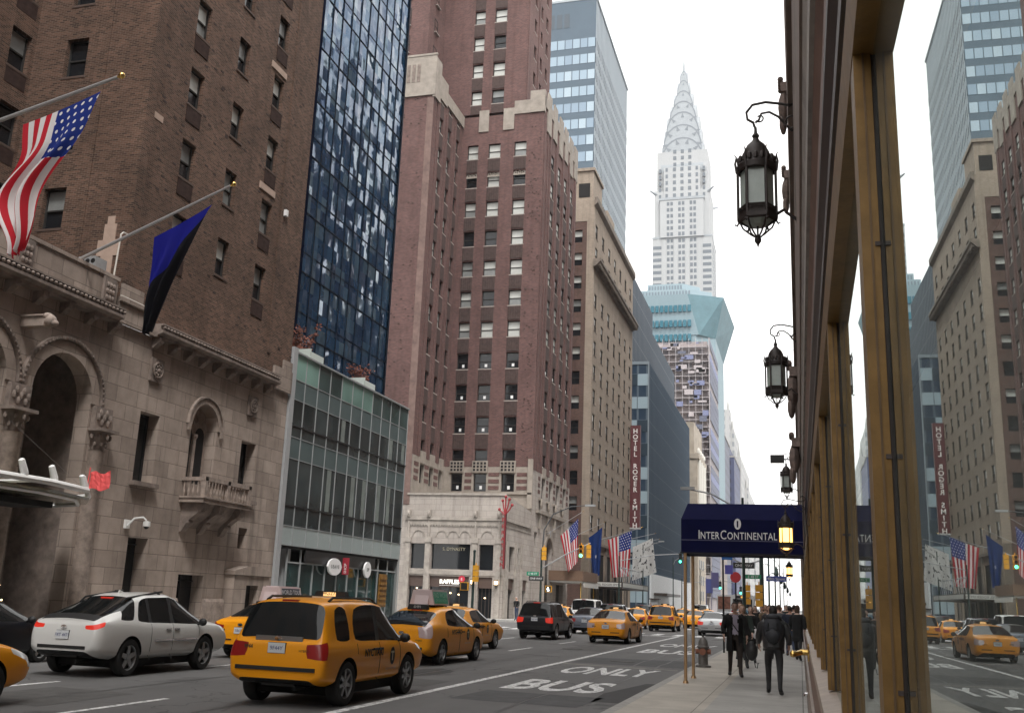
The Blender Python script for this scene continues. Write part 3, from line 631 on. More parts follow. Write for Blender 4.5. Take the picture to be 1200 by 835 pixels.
# ---------------------------------------------------------------- entrance canopy of the hotel
CN = thing('entrance_canopy', 'glass entrance canopy on white tubes in front of the stone arches', 'canopy', (-21, 22, 4.3))
b = MB()
pr = [(-22.5, 15.0), (-19.6, 15.0), (-19.3, 22.5), (-20.0, 25.0), (-21.2, 26.4), (-22.5, 26.9)]
b.prism([(x, y) for x, y in pr], 4.05, 4.12, 'z', 0); b.build('glass_roof', glass('greenish_glass', (.20, .19, .14), .15, .6), CN)
b = MB(); edge = [(-19.6, 15.0, 4.3), (-19.3, 22.5, 4.3), (-19.8, 24.6, 4.3), (-21.0, 26.2, 4.28), (-22.4, 26.8, 4.25)]; b.tube(edge, .09, 8); b.tube([(x-.25, y-.1, 4.02) for x, y, z in edge], .06, 6)
for y in (16, 18, 20, 22.2): b.tube([(-22.5, y, 4.25), (-19.4, y, 4.3)], .05)
b.build('frame', WHITE, CN, smooth=40)
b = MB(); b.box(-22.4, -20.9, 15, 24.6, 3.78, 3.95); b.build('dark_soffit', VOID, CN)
for i, (x, y) in enumerate(((-19.35, 21.6), (-19.5, 22.9), (-20.2, 25.0), (-20.35, 25.25))):
    b = MB(); b.lathe([(.09, 0), (.1, .1), (.08, .42), (.02, .46)], (0, 0, 0), 10); b.xf(T(x, y, 4.38) @ Rx(.5)); b.build('spotlight', WHITE, CN, smooth=40)
for y in (18, 21, 24): b = MB(); b.tube([(-22.5, y, 6.4), (-19.6, y, 4.4)], .004, 4); b.build('stay_cable', DKBRONZE, CN)
b = MB()
for i in range(6):
    for k in range(4):
        f = lambda i, k: (-20.55+.12*i, 25.6+.03*math.sin(i*1.9+k), 4.95-.13*k+.05*math.sin(i*1.3))
        b.face([f(i, k), f(i+1, k), f(i+1, k+1), f(i, k+1)])
b.tube([(-20.62, 25.6, 4.3), (-20.58, 25.6, 5.1)], .02)
tag(b.build('pennant', plain('coral_red_cloth', (.75, .10, .10), .7)), 'small coral red pennant at the tip of the glass canopy', 'flag')
XT = thing('christmas_tree', 'small dark conical tree with white fairy lights beside the hotel doorway', 'tree', (-21.4, 23.2, .15))
b = MB(); b.lathe([(.25, 0), (.3, .4), (.27, .42)], (-21.4, 23.2, .15), 12, close=True); b.build('pot', DKBRONZE, XT)
b = MB(); rr = random.Random(3)
for i in range(900):
    h = rr.random(); r = (1-h)*.55*(.5+.5*rr.random()); t = rr.random()*6.283; c = (-21.4+r*math.cos(t), 23.2+r*math.sin(t), .55+h*1.95)
    d = Vector((math.cos(t), math.sin(t), -.4))*.12; e = Vector((-math.sin(t), math.cos(t), 0))*.03
    b.face([Vector(c)-e, Vector(c)+e, Vector(c)+d])
b.build('foliage', plain('fir_green', (.02, .04, .02), .8), XT)
b = MB()
for i in range(60):
    h = rr.random(); r = (1-h)*.56; t = rr.random()*6.283; b.ball((-21.4+r*math.cos(t), 23.2+r*math.sin(t), .5+h*1.95), .016, n=5, k=4)
b.build('fairy_lights', plain('warm_bulb', (1, .8, .5), .5, emit=(1, .75, .4), es=7), XT)

# ================================================================ low glass office
G1 = thing('glass_office', 'low glass fronted office with pale steel mullions beside the stone hotel', 'building', (-22.6, 48, 0))
ZG = [(3.75, 4.62, 'band'), (4.62, 7.72, 'win'), (7.72, 8.72, 'span'), (8.72, 10.5, 'win'), (10.5, 11.45, 'span'), (11.45, 12.7, 'rail')]
y0, y1, nb = 41.35, 56.05, 11
bw = (y1-y0)/nb
GGREEN = glass('dark_green_glass', (.05, .075, .072), .1, .5, var=.3, vs=.4)
gm = {'win': GGREY, 'span': plain('grey_green_spandrel', (.085, .118, .120), .3, spec=.4, var=.12, vs=.4), 'band': plain('pale_glass_band', (.33, .38, .38), .3, spec=.6, var=.08, vs=.5), 'rail': glass('green_balustrade_glass', (.17, .28, .245), .1, .5, var=.5, vs=.25)}
rr = random.Random(11)
WB = glass('office_window_glass', (.045, .055, .056), .05, .6, var=.5, vs=.35)
CURT = plain('office_curtain', (.19, .22, .205), .35, spec=.5, var=.3, vs=1.2)
for i in range(nb):
    a, c = y0+i*bw, y0+(i+1)*bw
    for (z0, z1, kd) in ZG:
        b = MB(); xx = -22.72
        if kd == 'win':
            zt = z0+(z1-z0)*.30
            b.face([(xx, a+.03, zt), (xx, c-.03, zt), (xx, c-.03, z1), (xx, a+.03, z1)], 0); b.face([(xx, a+.03, z0), (xx, c-.03, z0), (xx, c-.03, zt), (xx, a+.03, zt)], 0)
            b.box(xx, xx+.05, a, c, zt-.03, zt+.03, 1)
            if rr.random() < .45:
                s = rr.random()*.5; b.face([(xx+.012, a+.08+s*bw, zt+.05), (xx+.012, a+.08+s*bw+.35*bw, zt+.05), (xx+.012, a+.08+s*bw+.35*bw, z1-.05), (xx+.012, a+.08+s*bw, z1-.05)], 2)
            b.build('window', [WB, BLACK, CURT], G1)
        else:
            b.face([(xx, a+.02, z0), (xx, c-.02, z0), (xx, c-.02, z1), (xx, a+.02, z1)], 0)
            b.build({'span': 'spandrel', 'band': 'fascia_panel', 'rail': 'balustrade_panel'}[kd], gm[kd] if kd != 'rail' else (gm['rail'] if i in (0, 1, 4, 5, 6) else GGREEN), G1)  # paler bays hold the sky seen through the glass in their colour
    m_ = MB(); m_.box(-22.74, -22.685, c-.024, c+.024, 3.75 if i < nb-1 else 0, 12.72); m_.build('mullion', ALU, G1)
b = MB(); b.box(-23.4, -22.5, 40.95, 41.35, 0, 12.85); b.build('steel_pier', plain('pale_steel_cladding', (.36, .37, .38), .5, var=.06), G1)
b = MB(); b.box(-22.75, -22.62, 41.35, 56.1, 12.68, 12.76)
for z in (3.72, 4.6, 7.7, 8.7, 10.48, 11.43): b.box(-22.73, -22.695, 41.35, 56.05, z, z+.035)
b.build('transom', ALU, G1)
b = MB(); b.box(-34, -22.75, 41.0, 56.0, 11.2, 11.4, 0); b.box(-34, -22.76, 41, 41.1, 0, 11.2, 1); b.box(-34, -22.76, 55.95, 56.03, 0, 11.2, 1); b.box(-30, -29.9, 41, 56, 0, 11.2, 1); b.build('deck_and_walls', [ROOF, plain('office_side_wall', (.2, .21, .21), .7)], G1)
# ground floor shop front
b = MB(); b.box(-24.6, -24.5, 41.4, 56, 0, 3.75, 0); b.box(-24.5, -22.75, 41.4, 56, 3.6, 3.72, 0); b.build('shop_interior', VOID, G1)
for i in range(nb):
    a, c = y0+i*bw, y0+(i+1)*bw
    if i == 0: continue
    b = MB(); xx = -22.9
    b.face([(xx, a+.04, .2), (xx, c-.04, .2), (xx, c-.04, 2.95), (xx, a+.04, 2.95)], 0); b.box(xx-.02, xx+.06, a-.03, a+.03, .15, 3.7, 1); b.box(xx-.02, xx+.05, a, c, 2.95, 3.02, 1)
    b.build('shop_window', [glass('teal_shop_glass', (.02, .045, .045), .05, .8, var=.6, vs=.6), ALU], G1)
b = MB(); b.lathe([(.33, .15), (.33, 3.6)], (-23.3, 43.1, 0), 18); b.build('column', plain('pale_steel_cladding', (.36, .37, .38), .5), G1, smooth=60)
b = MB(); b.box(-22.8, -22.72, 44.2, 52.6, 3.02, 3.6, 0); b.build('sign_fascia', BLACK, G1)
b = MB(); b.box(-22.7, -22.66, 53.2, 54.3, 1.0, 2.8); 
for k in range(6): b.box(-22.66, -22.6, 53.3, 54.2, 1.1+.28*k, 1.25+.28*k)
b.build('yellow_poster', plain('amber_poster', (.20, .095, .012), .6, var=.5, vs=3), G1)
for y, w, t in ((47.2, 1.5, 0), (51.3, .85, 1)):
    S = thing('shop_sign', 'white oval shop sign with dark lettering on the glass office' if w > 1 else 'small round white shop sign on the glass office front', 'sign', (-22.6, y, 3.0))
    b = MB(); n_ = 20; b.prism([(y+w/2*math.cos(6.2832*k/n_)*(1 if k % 2 else 1.04), 2.95+.42*math.sin(6.2832*k/n_)) for k in range(n_)], -22.66, -22.56, 'x'); b.build('board', plain('sign_white', (.8, .8, .8), .5), S)
    b = MB(); b.text('S E A V E' if w > 1 else 'SIP', T(-22.55, y, 2.88) @ FACE_POS_X, size=.24, off=.004); b.build('lettering', BLACK, S)
S = thing('banner_sign', 'small red vertical shop banner beside the white oval sign', 'sign', (-22.4, 48.3, 3)); b = MB(); b.box(-22.66, -22.3, 48.25, 48.3, 2.6, 3.45); b.build('board', plain('sign_red', (.30, .015, .03), .6), S); b = MB(); b.text('SHOP', T(-22.42, 48.245, 2.66) @ Rx(math.pi/2) @ Rz(math.pi/2), size=.2, align='LEFT'); b.build('lettering', NOTE, S)
# roof terrace: pale glass screens and bare russet saplings
for i, (y, x) in enumerate(((43.7, -23.6), (50.3, -23.6))):
    S = MB(); S.box(x-.7, x+.5, y, y+.04, 11.4, 13.45); S.box(x+.48, x+.52, y, y+1.4, 11.4, 13.3)
    tag(S.build('terrace_screen', plain('pale_screen', (.6, .66, .62), .4)), ['pale screen on the terrace behind the near end of the balustrade', 'pale screen on the terrace behind the far end of the balustrade'][i], 'screen')
def sapling(x, y, z, h, label):
    R = random.Random(int(y*10)); tr = thing('potted_sapling', label, 'tree', (x, y, z)); b = MB(); lf = MB()
    b.tube([(x, y, z), (x, y, z+h*.45)], [.05, .035], 6)
    for i in range(34):
        t = R.random()*6.283; a = z+h*(.3+.35*R.random()); L = h*(.25+.35*R.random()); e = (x+L*.45*math.cos(t), y+L*.45*math.sin(t), min(a+L, z+h)); b.tube([(x, y, a), ((x+e[0])/2, (y+e[1])/2, (a+e[2])/2+.05), e], [.02, .012, .006], 4)
        for k in range(16):
            q = R.random(); c = Vector((x+(e[0]-x)*q, y+(e[1]-y)*q, a+(e[2]-a)*q)) + Vector((R.uniform(-.12, .12), R.uniform(-.12, .12), R.uniform(-.1, .1)))
            d = Vector((R.uniform(-1, 1), R.uniform(-1, 1), R.uniform(-1, 1))).normalized()*.075; f = d.orthogonal()*.6; lf.face([c-d, c+f, c+d, c-f])
    b.build('trunk', plain('twig_brown', (.12, .07, .05), .9), tr); lf.build('crown', plain('russet_leaves', (.17, .055, .035), .8, var=.4, vs=3), tr)
sapling(-24.2, 44.6, 11.4, 3.6, 'russet leaved sapling on the office terrace beside the stone hotel'); sapling(-24.0, 51.6, 11.4, 3.0, 'smaller russet sapling on the office terrace nearer the red brick tower')

# ================================================================ dark blue glass tower behind
G2 = thing('glass_tower', 'dark blue glass tower with rippled reflections between the two brick hotels', 'building', (-25, 51, 0))
m, n, l, bs = new_mat('rippled_blue_glass')
gg = N(n, 'ShaderNodeNewGeometry'); spx = N(n, 'ShaderNodeSeparateXYZ'); l.new(gg.outputs['Position'], spx.inputs[0])
def fl_(o, p):
    d = N(n, 'ShaderNodeMath', operation='DIVIDE'); l.new(o, d.inputs[0]); d.inputs[1].default_value = p; f = N(n, 'ShaderNodeMath', operation='FLOOR'); l.new(d.outputs[0], f.inputs[0]); return f.outputs[0]
cbx = N(n, 'ShaderNodeCombineXYZ'); l.new(fl_(spx.outputs[1], .595), cbx.inputs[0]); l.new(fl_(spx.outputs[2], .825), cbx.inputs[1])
wnz = N(n, 'ShaderNodeTexWhiteNoise'); wnz.noise_dimensions = '2D'; l.new(cbx.outputs[0], wnz.inputs['Vector'])
wv = N(n, 'ShaderNodeTexNoise'); wv.inputs['Scale'].default_value = .9; wv.inputs['Detail'].default_value = 2.0; wv.inputs['Distortion'].default_value = .8; l.new(gg.outputs['Position'], wv.inputs['Vector'])
v1 = N(n, 'ShaderNodeVectorMath', operation='MULTIPLY_ADD'); l.new(wnz.outputs['Color'], v1.inputs[0]); v1.inputs[1].default_value = (0, .20, .14); v1.inputs[2].default_value = (0, -.10, -.07)
v2 = N(n, 'ShaderNodeVectorMath', operation='MULTIPLY_ADD'); l.new(wv.outputs['Color'], v2.inputs[0]); v2.inputs[1].default_value = (0, .40, .26); v2.inputs[2].default_value = (0, -.20, -.13)
v3 = N(n, 'ShaderNodeVectorMath', operation='ADD'); l.new(v1.outputs[0], v3.inputs[0]); l.new(v2.outputs[0], v3.inputs[1])
v4 = N(n, 'ShaderNodeVectorMath', operation='ADD'); l.new(v3.outputs[0], v4.inputs[0]); l.new(gg.outputs['Normal'], v4.inputs[1])
v5 = N(n, 'ShaderNodeVectorMath', operation='NORMALIZE'); l.new(v4.outputs[0], v5.inputs[0]); l.new(v5.outputs[0], bs.inputs['Normal'])
cr_ = N(n, 'ShaderNodeValToRGB'); cr_.color_ramp.elements[0].color = (.016, .045, .105, 1); cr_.color_ramp.elements[1].color = (.085, .14, .19, 1); e_ = cr_.color_ramp.elements.new(.6); e_.color = (.025, .075, .15, 1); l.new(wnz.outputs['Value'], cr_.inputs[0]); l.new(cr_.outputs[0], bs.inputs['Base Color'])
bs.inputs['Metallic'].default_value = .5; bs.inputs['Roughness'].default_value = .10; bs.inputs['Specular IOR Level'].default_value = .35
RIP = m
HT = 70
b = MB(); b.face([(-25, 45.3, 0), (-25, 57.2, 0), (-25, 57.2, HT), (-25, 45.3, HT)], 0); b.build('curtain_wall', RIP, G2)
b = MB(); b.face([(-25.02, 45.25, 0), (-26.2, 45.25, 0), (-26.2, 45.25, HT), (-25.02, 45.25, HT)]); b.box(-27, -25.02, 45.26, 57.15, 0, HT-.05); b.box(-25.06, -24.9, 44.7, 45.3, 0, HT); b.build('side_wall', plain('navy_panel', (.006, .009, .022), .95, spec=.0), G2)
b = MB()
for i in range(1, 11): y = 45.3+i*1.19; b.box(-25.0, -24.95, y-.02, y+.02, 11, HT)
z = 11.6
while z < HT:
    b.box(-25.0, -24.96, 45.3, 57.2, z-.025, z+.025); b.box(-25.0, -24.97, 45.3, 57.2, z+1.1, z+1.13); z += 3.3
b.box(-25.1, -24.9, 57.18, 57.32, 0, HT); b.build('mullion_grid', plain('dark_mullion', (.008, .012, .022), .7, spec=.1), G2)
# ================================================================ red brick setback hotel tower with pale arcade
L1 = thing('hotel_tower', 'tall red brick hotel tower with pale stone setbacks and a pale corner arcade', 'building', (-26, 86, 0))
rr = random.Random(5)
UX, UY = (1, 0), (0, 1)
PITCH = 3.02
def lpick(dark_below=0, note_below=0):
    def f(q):
        z = q[2]
        if z < 19 or (z < 22.5): return dict(up=1, lo=1, note=True)
        r = rr.random()
        return dict(up=2 if r < .78 else (3 if r < .9 else 1), lo=2 if r < .55 else (3 if r < .8 else 1), note=False)
    return f
# court face (north), main block
cols = ((.62, 1.72), (2.78, 4.0), (5.4, 6.62))      # from x=-30.9
zt = [17.79+PITCH*k for k in range(-1, 10)]
opsA = [(a, c, z-1.5, z) for a, c in cols for z in zt]
opsS = [(a, c, 11.0, 12.62) for a, c in cols]
b = MB(); facade(b, (-30.9, 86), UX, 8.3, 13.2, 48.0, opsA, .22, 0)
b.build('court_wall', BRICK_L, L1); face_windows(L1, (-30.9, 86), UX, opsA, .22, lpick())
st = MB(); facade(st, (-30.9, 85.97), UX, 8.33, 9.0, 13.2, opsS, .25, 0); st.build('stone_band', LTRIM, L1)
face_windows(L1, (-30.9, 86), UX, opsS, .25, lpick())
bk = MB()
for a, c in ((1.95, 2.6), (4.2, 5.2), (6.85, 7.8)):
    for z in (11.15, 11.75, 12.35): bk.box(-30.9+a, -30.9+c, 85.94, 85.97, z, z+.34)
bk.build('brick_chequer', BRICK_L, L1)
tr = MB()
for a, c in cols:     # perforated heads over the stone-band windows
    x0, x1 = -30.9+a-.12, -30.9+c+.12
    tr.box(x0, x1, 85.82, 85.97, 12.7, 13.75, 0)
    for i in range(4):
        for k in range(3): tr.box(x0+.1+i*(x1-x0-.1)/4, x0+.1+i*(x1-x0-.1)/4+.2, 85.80, 85.819, 12.82+.3*k, 13.02+.3*k, 1)
tr.box(-30.9, -22.6, 85.8, 85.96, 10.75, 10.9, 0); tr.box(-23.0, -22.55, 85.8, 86.0, 9.5, 13.9, 0)
tr.build('pierced_panel', [LTRIM, VOID], L1)
for a, c in cols:
    for z in zt[1:]:
        sp = MB()
        for i in range(5): sp.box(-30.9+a+.05+i*(c-a-.05)/5, -30.9+a+.05+i*(c-a-.05)/5+.12, 85.93, 85.99, z-1.5-PITCH+1.62, z-1.64)
        sp.box(-30.9+a, -30.9+c, 85.95, 85.985, z-1.5-PITCH+1.6, z-1.6); sp.build('spandrel_panel', SPAND, L1)
dec = MB()
for a, c in cols:
    z = 45.0-PITCH+.1
    for i in range(3): dec.lathe([(.16, 0), (.2, .06), (.06, .05)], (-30.9+a+.2+i*(c-a-.4)/2, 85.99, 41.75), 10, 'y')
    dec.box(-30.9+a, -30.9+c, 85.94, 85.98, 41.45, 41.6)
dec.box(-29.2, -28.2, 85.9, 85.99, 46.3, 48.6); dec.box(-26.7, -25.6, 85.9, 85.99, 46.3, 48.6); dec.box(-25.6, -22.55, 85.9, 86.0, 47.9, 49.3); dec.box(-24.0, -22.5, 85.85, 86.3, 47.9, 50.2)
dec.box(-22.62, -22.5, 86.0, 101.2, 48.6, 49.6)
for k, y in enumerate((88, 90.5, 93.2, 95.6, 98, 100.3)): dec.box(-22.63, -22.48, y-.75, y+.75, 46.4+.4*(k % 2), 50.6-.0*k)
dec.build('stone_crown', LTRIM, L1)
# avenue face (west) of the main block
colsW = ((3.45, 4.65), (6.35, 7.55), (9.25, 10.45), (12.15, 13.35))
def lpick2(q):
    d = dict(lpick()(q)); d['sd'] = .13; return d
opsW = [(a, c, z-1.5, z) for a, c in colsW for z in [17.79+PITCH*k for k in range(-1, 10)]]
b = MB(); facade(b, (-22.6, 86), UY, 15.1, 13.0, 49, opsW, .10, 0); b.face([(-22.6, 101.1, 0), (-40, 101.1, 0), (-40, 101.1, 49), (-22.6, 101.1, 49)]); b.face([(-30.9, 86, 48.3), (-22.6, 86, 48.3), (-22.6, 101.1, 48.3), (-30.9, 101.1, 48.3)])
for (u, w) in ((0.3, .7), (1.6, .5), (2.6, .4)): b.box(-22.6, -22.52, 86+u, 86+u+w*.6, 13, 47.5)
for a in (5.4, 8.4, 11.3, 14.2): b.box(-22.6, -22.5, 86+a-.25, 86+a+.25, 13, 47.5)
b.build('avenue_wall', BRICK_L, L1); face_windows(L1, (-22.6, 86), UY, opsW, .10, lpick2)
for a, c in colsW:
    for z in [17.79+PITCH*k for k in range(0, 10)]:
        sp = MB(); sp.box(-22.6, -22.585, 86+a, 86+c, z-1.5-PITCH+1.55, z-1.62); sp.build('spandrel_panel', SPAND, L1)
opsWs = [(a, c, 10.6, 12.6) for a, c in colsW[:4]]
b = MB(); facade(b, (-22.6, 86), UY, 15.1, 0, 13.0, opsWs+[(5.5, 8.2, .15, 7.4), (1.2, 2.3, 4.6, 7.6), (10.2, 13.2, .15, 3.2)], .4, 0); arch_fill(b, (-22.6, 86), UY, 6.85, 6.05, 1.35, 7.4, .4, 0)
b.build('avenue_base', LSTONE, L1); face_windows(L1, (-22.6, 86), UY, opsWs, .25, lpick())
b = MB(); b.box(-23.02, -23.0, 91.6, 94.2, .15, 7.4, 0); b.box(-23.02, -23.0, 87.2, 88.3, 4.6, 7.6, 0); b.box(-23.02, -23.0, 96.2, 99.2, .15, 3.2, 0); b.build('doorway', GDARK, L1)
b = MB(); arch_ring(b, (-22.6, 86), UY, 6.85, 6.05, 1.37, 1.75, .08); b.box(-22.6, -22.3, 87.4, 99.0, 9.3, 9.6)
for a in (88.7, 91.6, 94.4, 97.5):
    b.box(-22.6, -22.35, a-.18, a+.18, 8.0, 9.3); b.ball((-22.4, a, 10.2), (.15, .25, .5), n=8, k=5); b.box(-22.6, -22.38, a-.4, a+.4, 10.5, 10.65)
for a in (4.05, 6.95, 9.85, 12.75):
    b.box(-22.6, -22.5, 86+a-.6, 86+a+.6, 12.65, 13.6)
b.build('carved_entrance', LTRIM, L1)
bk = MB()
for a in (2.4, 5.5, 8.4, 11.4, 14.0):
    for z in (11.1, 11.7, 12.3): bk.box(-22.6, -22.57, 86+a-.35, 86+a+.35, z, z+.34)
bk.build('brick_chequer', BRICK_L, L1)
# projecting wing with turret top
opsT = [(a, c, z-1.5, z) for a, c in ((1.9, 2.8), (4.2, 5.1), (6.6, 7.4)) for z in [17.79+PITCH*k for k in range(-1, 11)]]
b = MB(); facade(b, (-30.9, 77.7), UY, 8.3, 13.2, 47.4, opsT, .22, 0); facade(b, (-40, 77.7), UX, 9.1, 9, 47.4, [], .2, 0)
for yy in (78.9, 81.4, 83.8): b.box(-30.9, -30.82, yy-.2, yy+.2, 13.2, 46)
b.build('wing_wall', BRICK_L, L1); face_windows(L1, (-30.9, 77.7), UY, opsT, .22, lpick())
for a, c in ((1.9, 2.8), (4.2, 5.1), (6.6, 7.4)):
    for z in [17.79+PITCH*k for k in range(0, 11)]:
        sp = MB(); sp.box(-30.9, -30.885, 77.7+a, 77.7+c, z-1.5-PITCH+1.55, z-1.62); sp.build('spandrel_panel', SPAND, L1)
b = MB(); b.box(-35.0, -30.75, 77.55, 77.69, 46.2, 50.2, 0); b.box(-31.0, -30.72, 77.6, 79.0, 46.0, 50.0, 0); b.box(-31.0, -30.74, 79.0, 81.0, 46.6, 48.9, 0); b.box(-31.0, -30.76, 81.0, 86, 46.9, 48.1, 0); b.box(-35.2, -30.7, 77.5, 77.7, 50.2, 50.4, 0)
for i in range(3): b.box(-33.6+.5*i, -33.3+.5*i, 77.52, 77.549, 47.6, 49.4, 1)
b.box(-31.5, -30.88, 77.66, 77.695, 9, 46, 2)
b.build('turret_crown', [LTRIM, STONE_D, plain('worn_quoin', (.175, .115, .10), .9, var=.3, vs=1.5)], L1)
stw = MB(); opw = [(a, c, 11.0, 12.62) for a, c in ((1.9, 2.8), (4.2, 5.1), (6.6, 7.4))]; facade(stw, (-30.87, 77.7), UY, 8.3, 9, 13.2, opw, .25, 0)
for a, c in ((1.9, 2.8), (4.2, 5.1), (6.6, 7.4)): stw.box(-30.87, -30.76, 77.7+a-.1, 77.7+c+.1, 12.7, 13.75)
stw.build('stone_band', LTRIM, L1); face_windows(L1, (-30.87, 77.7), UY, opw, .25, lpick())
bk = MB()
for a in (1.0, 3.5, 5.85):
    for z in (11.15, 11.75, 12.35): bk.box(-30.87, -30.84, 77.7+a-.5, 77.7+a+.5, z, z+.34)
bk.build('brick_chequer', BRICK_L, L1)
# upper setback block
opsU = [(a, c, z-1.5, z) for a, c in ((1.2, 2.3), (3.35, 4.6)) for z in [17.79+PITCH*k for k in range(10, 17)]]
b = MB(); facade(b, (-31.5, 86.35), UX, 6.9, 48, 70, opsU, .22, 0); opsU2 = [(a, c, z-1.5, z) for a, c in ((2.4, 3.3), (4.7, 5.6), (7.0, 7.9)) for z in [17.79+PITCH*k for k in range(10, 17)]]
facade(b, (-24.6, 86.35), UY, 9.2, 48, 70, opsU2, .22, 0)
b.box(-24.6, -24.5, 86.35, 87.6, 48.3, 69); b.box(-24.6, -24.52, 90.3, 90.9, 48.3, 69); b.box(-26.0, -24.6, 86.25, 86.35, 48.3, 69)
opsU3 = [(a, c, z-1.5, z) for a, c in ((1.9, 3.0),) for z in [17.79+PITCH*k for k in range(10, 17)]]
b.face([(-37.9, 82, 47.4), (-33.6, 82, 47.4), (-33.6, 82, 70), (-37.9, 82, 70)]); b.face([(-33.6, 82, 47.4), (-33.6, 86.4, 47.4), (-33.6, 86.4, 70), (-33.6, 82, 70)]); b.face([(-33.6, 86.4, 47), (-31.5, 86.4, 47), (-31.5, 86.4, 70), (-33.6, 86.4, 70)])
b.face([(-40, 77.7, 47.4), (-30.9, 77.7, 47.4), (-30.9, 86.4, 47.4), (-40, 86.4, 47.4)], 1)
b.build('upper_tower', [BRICK_L, ROOF], L1); face_windows(L1, (-31.5, 86.35), UX, opsU, .22, lpick()); face_windows(L1, (-24.6, 86.35), UY, opsU2, .22, lpick())
for z in [50.5+PITCH*k for k in range(6)]: window(L1, (-37.4, 81.98, z), 0, 1.9, 1.9, 2, 2)
for a, c in ((2.0, 2.9),):
    for z in [50.5+PITCH*k for k in range(6)]: window(L1, (-33.59, 83.5, z), math.pi/2, .9, 1.5, 2, 3)
for a, c in ((1.2, 2.3), (3.35, 4.6)):
    for z in [17.79+PITCH*k for k in range(10, 17)]: sp = MB(); sp.box(-31.5+a, -31.5+c, 86.29, 86.34, z-1.5-PITCH+1.6, z-1.6); sp.build('spandrel_panel', SPAND, L1)
# putlog holes: small dark header marks
hm = MB(); R2 = random.Random(9)
for i in range(260):
    x = R2.uniform(-40, -31.2); z = R2.uniform(14, 46); hm.box(x, x+.16, 77.67, 77.699, z, z+.09)
for i in range(110):
    x = R2.uniform(-24.0, -22.8); z = R2.uniform(14, 47); hm.box(x, x+.14, 85.97, 85.999, z, z+.08)
o_ = hm.build('burnt_header', plain('burnt_header', (.045, .028, .024), .9), L1); o_['kind'] = 'stuff'
put_windows(L1, 96)
# two-storey arcade in front
A0 = 77.7
xs = [-31.0, -30.55, -29.3, -28.75, -25.4, -24.65, -23.45, -22.6]
opsR = [(.45, 1.7, 3.85, 5.85), (2.25, 5.6, 3.85, 5.85), (6.35, 7.55, 3.85, 5.85), (.45, 1.7, .15, 3.3), (2.25, 5.6, .15, 3.3), (6.35, 7.55, .15, 3.3)]
b = MB(); facade(b, (-31.0, A0), UX, 8.4, 0, 9.85, opsR, .35, 0)
opsQ = [(1.4, 3.2, 3.85, 5.85), (3.9, 4.9, 3.85, 5.85), (1.2, 3.4, .15, 3.3), (5.6, 7.6, .15, 3.3)]
facade(b, (-22.6, A0), UY, 8.3, 0, 9.0, opsQ, .35, 0); b.face([(-22.6, A0, 9.0), (-22.6, A0+.6, 9.0), (-22.6, A0+.6, 9.85), (-22.6, A0, 9.85)]); b.face([(-22.6, A0+.6, 9), (-22.6, A0+8.3, 9), (-22.6, A0+8.3, 9.2), (-22.6, A0+.6, 9.85)])
b.face([(-31, A0, 9.8), (-22.6, A0, 9.8), (-22.6, 86, 9.2), (-31, 86, 9.2)], 0)
b.face([(-60, A0+.01, 0), (-31.0, A0+.01, 0), (-31.0, A0+.01, 9.85), (-60, A0+.01, 9.85)], 0)
b.build('arcade_wall', LSTONE, L1)
for (o, u, L) in (((-31.0, A0), UX, opsR), ((-22.6, A0), UY, opsQ)):
    for q in L:
        ib = (-u[1], u[0]); P = lambda a, z, d: (o[0]+u[0]*a+ib[0]*d, o[1]+u[1]*a+ib[1]*d, z)
        w = MB(); w.face([P(q[0], q[2], .34), P(q[1], q[2], .34), P(q[1], q[3], .34), P(q[0], q[3], .34)], 0)
        if q[2] > 1: w.build('window', [GDARK], L1)
        else:
            w.face([P(q[0], 2.45, .12), P(q[1], 2.45, .12), P(q[1], q[3], .12), P(q[0], q[3], .12)], 1); w.face([P(q[0], 2.45, .12), P(q[1], 2.45, .12), P(q[1], 2.45, .34), P(q[0], 2.45, .34)], 1)
            for i in range(1, 4): 
                a = q[0]+(q[1]-q[0])*i/4; w.face([P(a-.04, q[2], .3), P(a+.04, q[2], .3), P(a+.04, 2.45, .3), P(a-.04, 2.45, .3)], 2)
            w.build('shop_front', [GDARK, plain('brown_fascia', (.085, .055, .045), .6), DKBRONZE], L1)
b = MB(); b.box(-31.05, -22.45, A0-.16, A0, 7.75, 8.0); b.box(-22.6, -22.42, A0-.16, A0+8.3, 7.75, 8.0); b.box(-31.05, -22.5, A0-.1, A0, 9.78, 9.95)
b.box(-31.02, -22.55, A0-.06, A0, 3.42, 3.75)
n_ = 36
for i in range(n_): x = -30.9+i*8.3/n_; b.prism([(x, 7.4), (x+.115, 7.2), (x+.23, 7.4), (x+.23, 7.74), (x, 7.74)], A0-.07, A0, 'y')
for y in range(28): b.box(-22.6, -22.53, A0+.1+.29*y, A0+.25+.29*y, 7.3, 7.74)
for xc, r in ((-29.9, .45), (-27.9, .42), (-26.9, .42), (-25.9, .42), (-24.0, .45)): arch_ring(b, (-31, A0), UX, xc+31, 6.45, r, r+.09, .05, n=10)
for xc in (-30.78, -29.02, -25.02, -23.02):
    b.box(xc-.22, xc+.22, A0-.12, A0, .15, 6.0); b.box(xc-.28, xc+.28, A0-.18, A0, 5.95, 6.35); b.lathe([(.12, 6.35), (.1, 7.75)], (xc, A0-.02, 0), 8); b.box(xc-.14, xc+.14, A0-.3, A0-.05, 8.0, 8.55); b.ball((xc, A0-.26, 8.25), (.14, .14, .25), n=7, k=5)
b.box(-22.6, -22.44, A0+.3, A0+1.1, .15, 6.2); b.box(-22.6, -22.44, A0+3.3, A0+3.8, .15, 6.2); b.box(-22.6, -22.44, A0+5.1, A0+5.5, .15, 6.2)
b.build('arcade_trim', plain('weathered_terracotta', (.35, .315, .28), .85, var=.28, vs=2.0, bump=.3), L1)
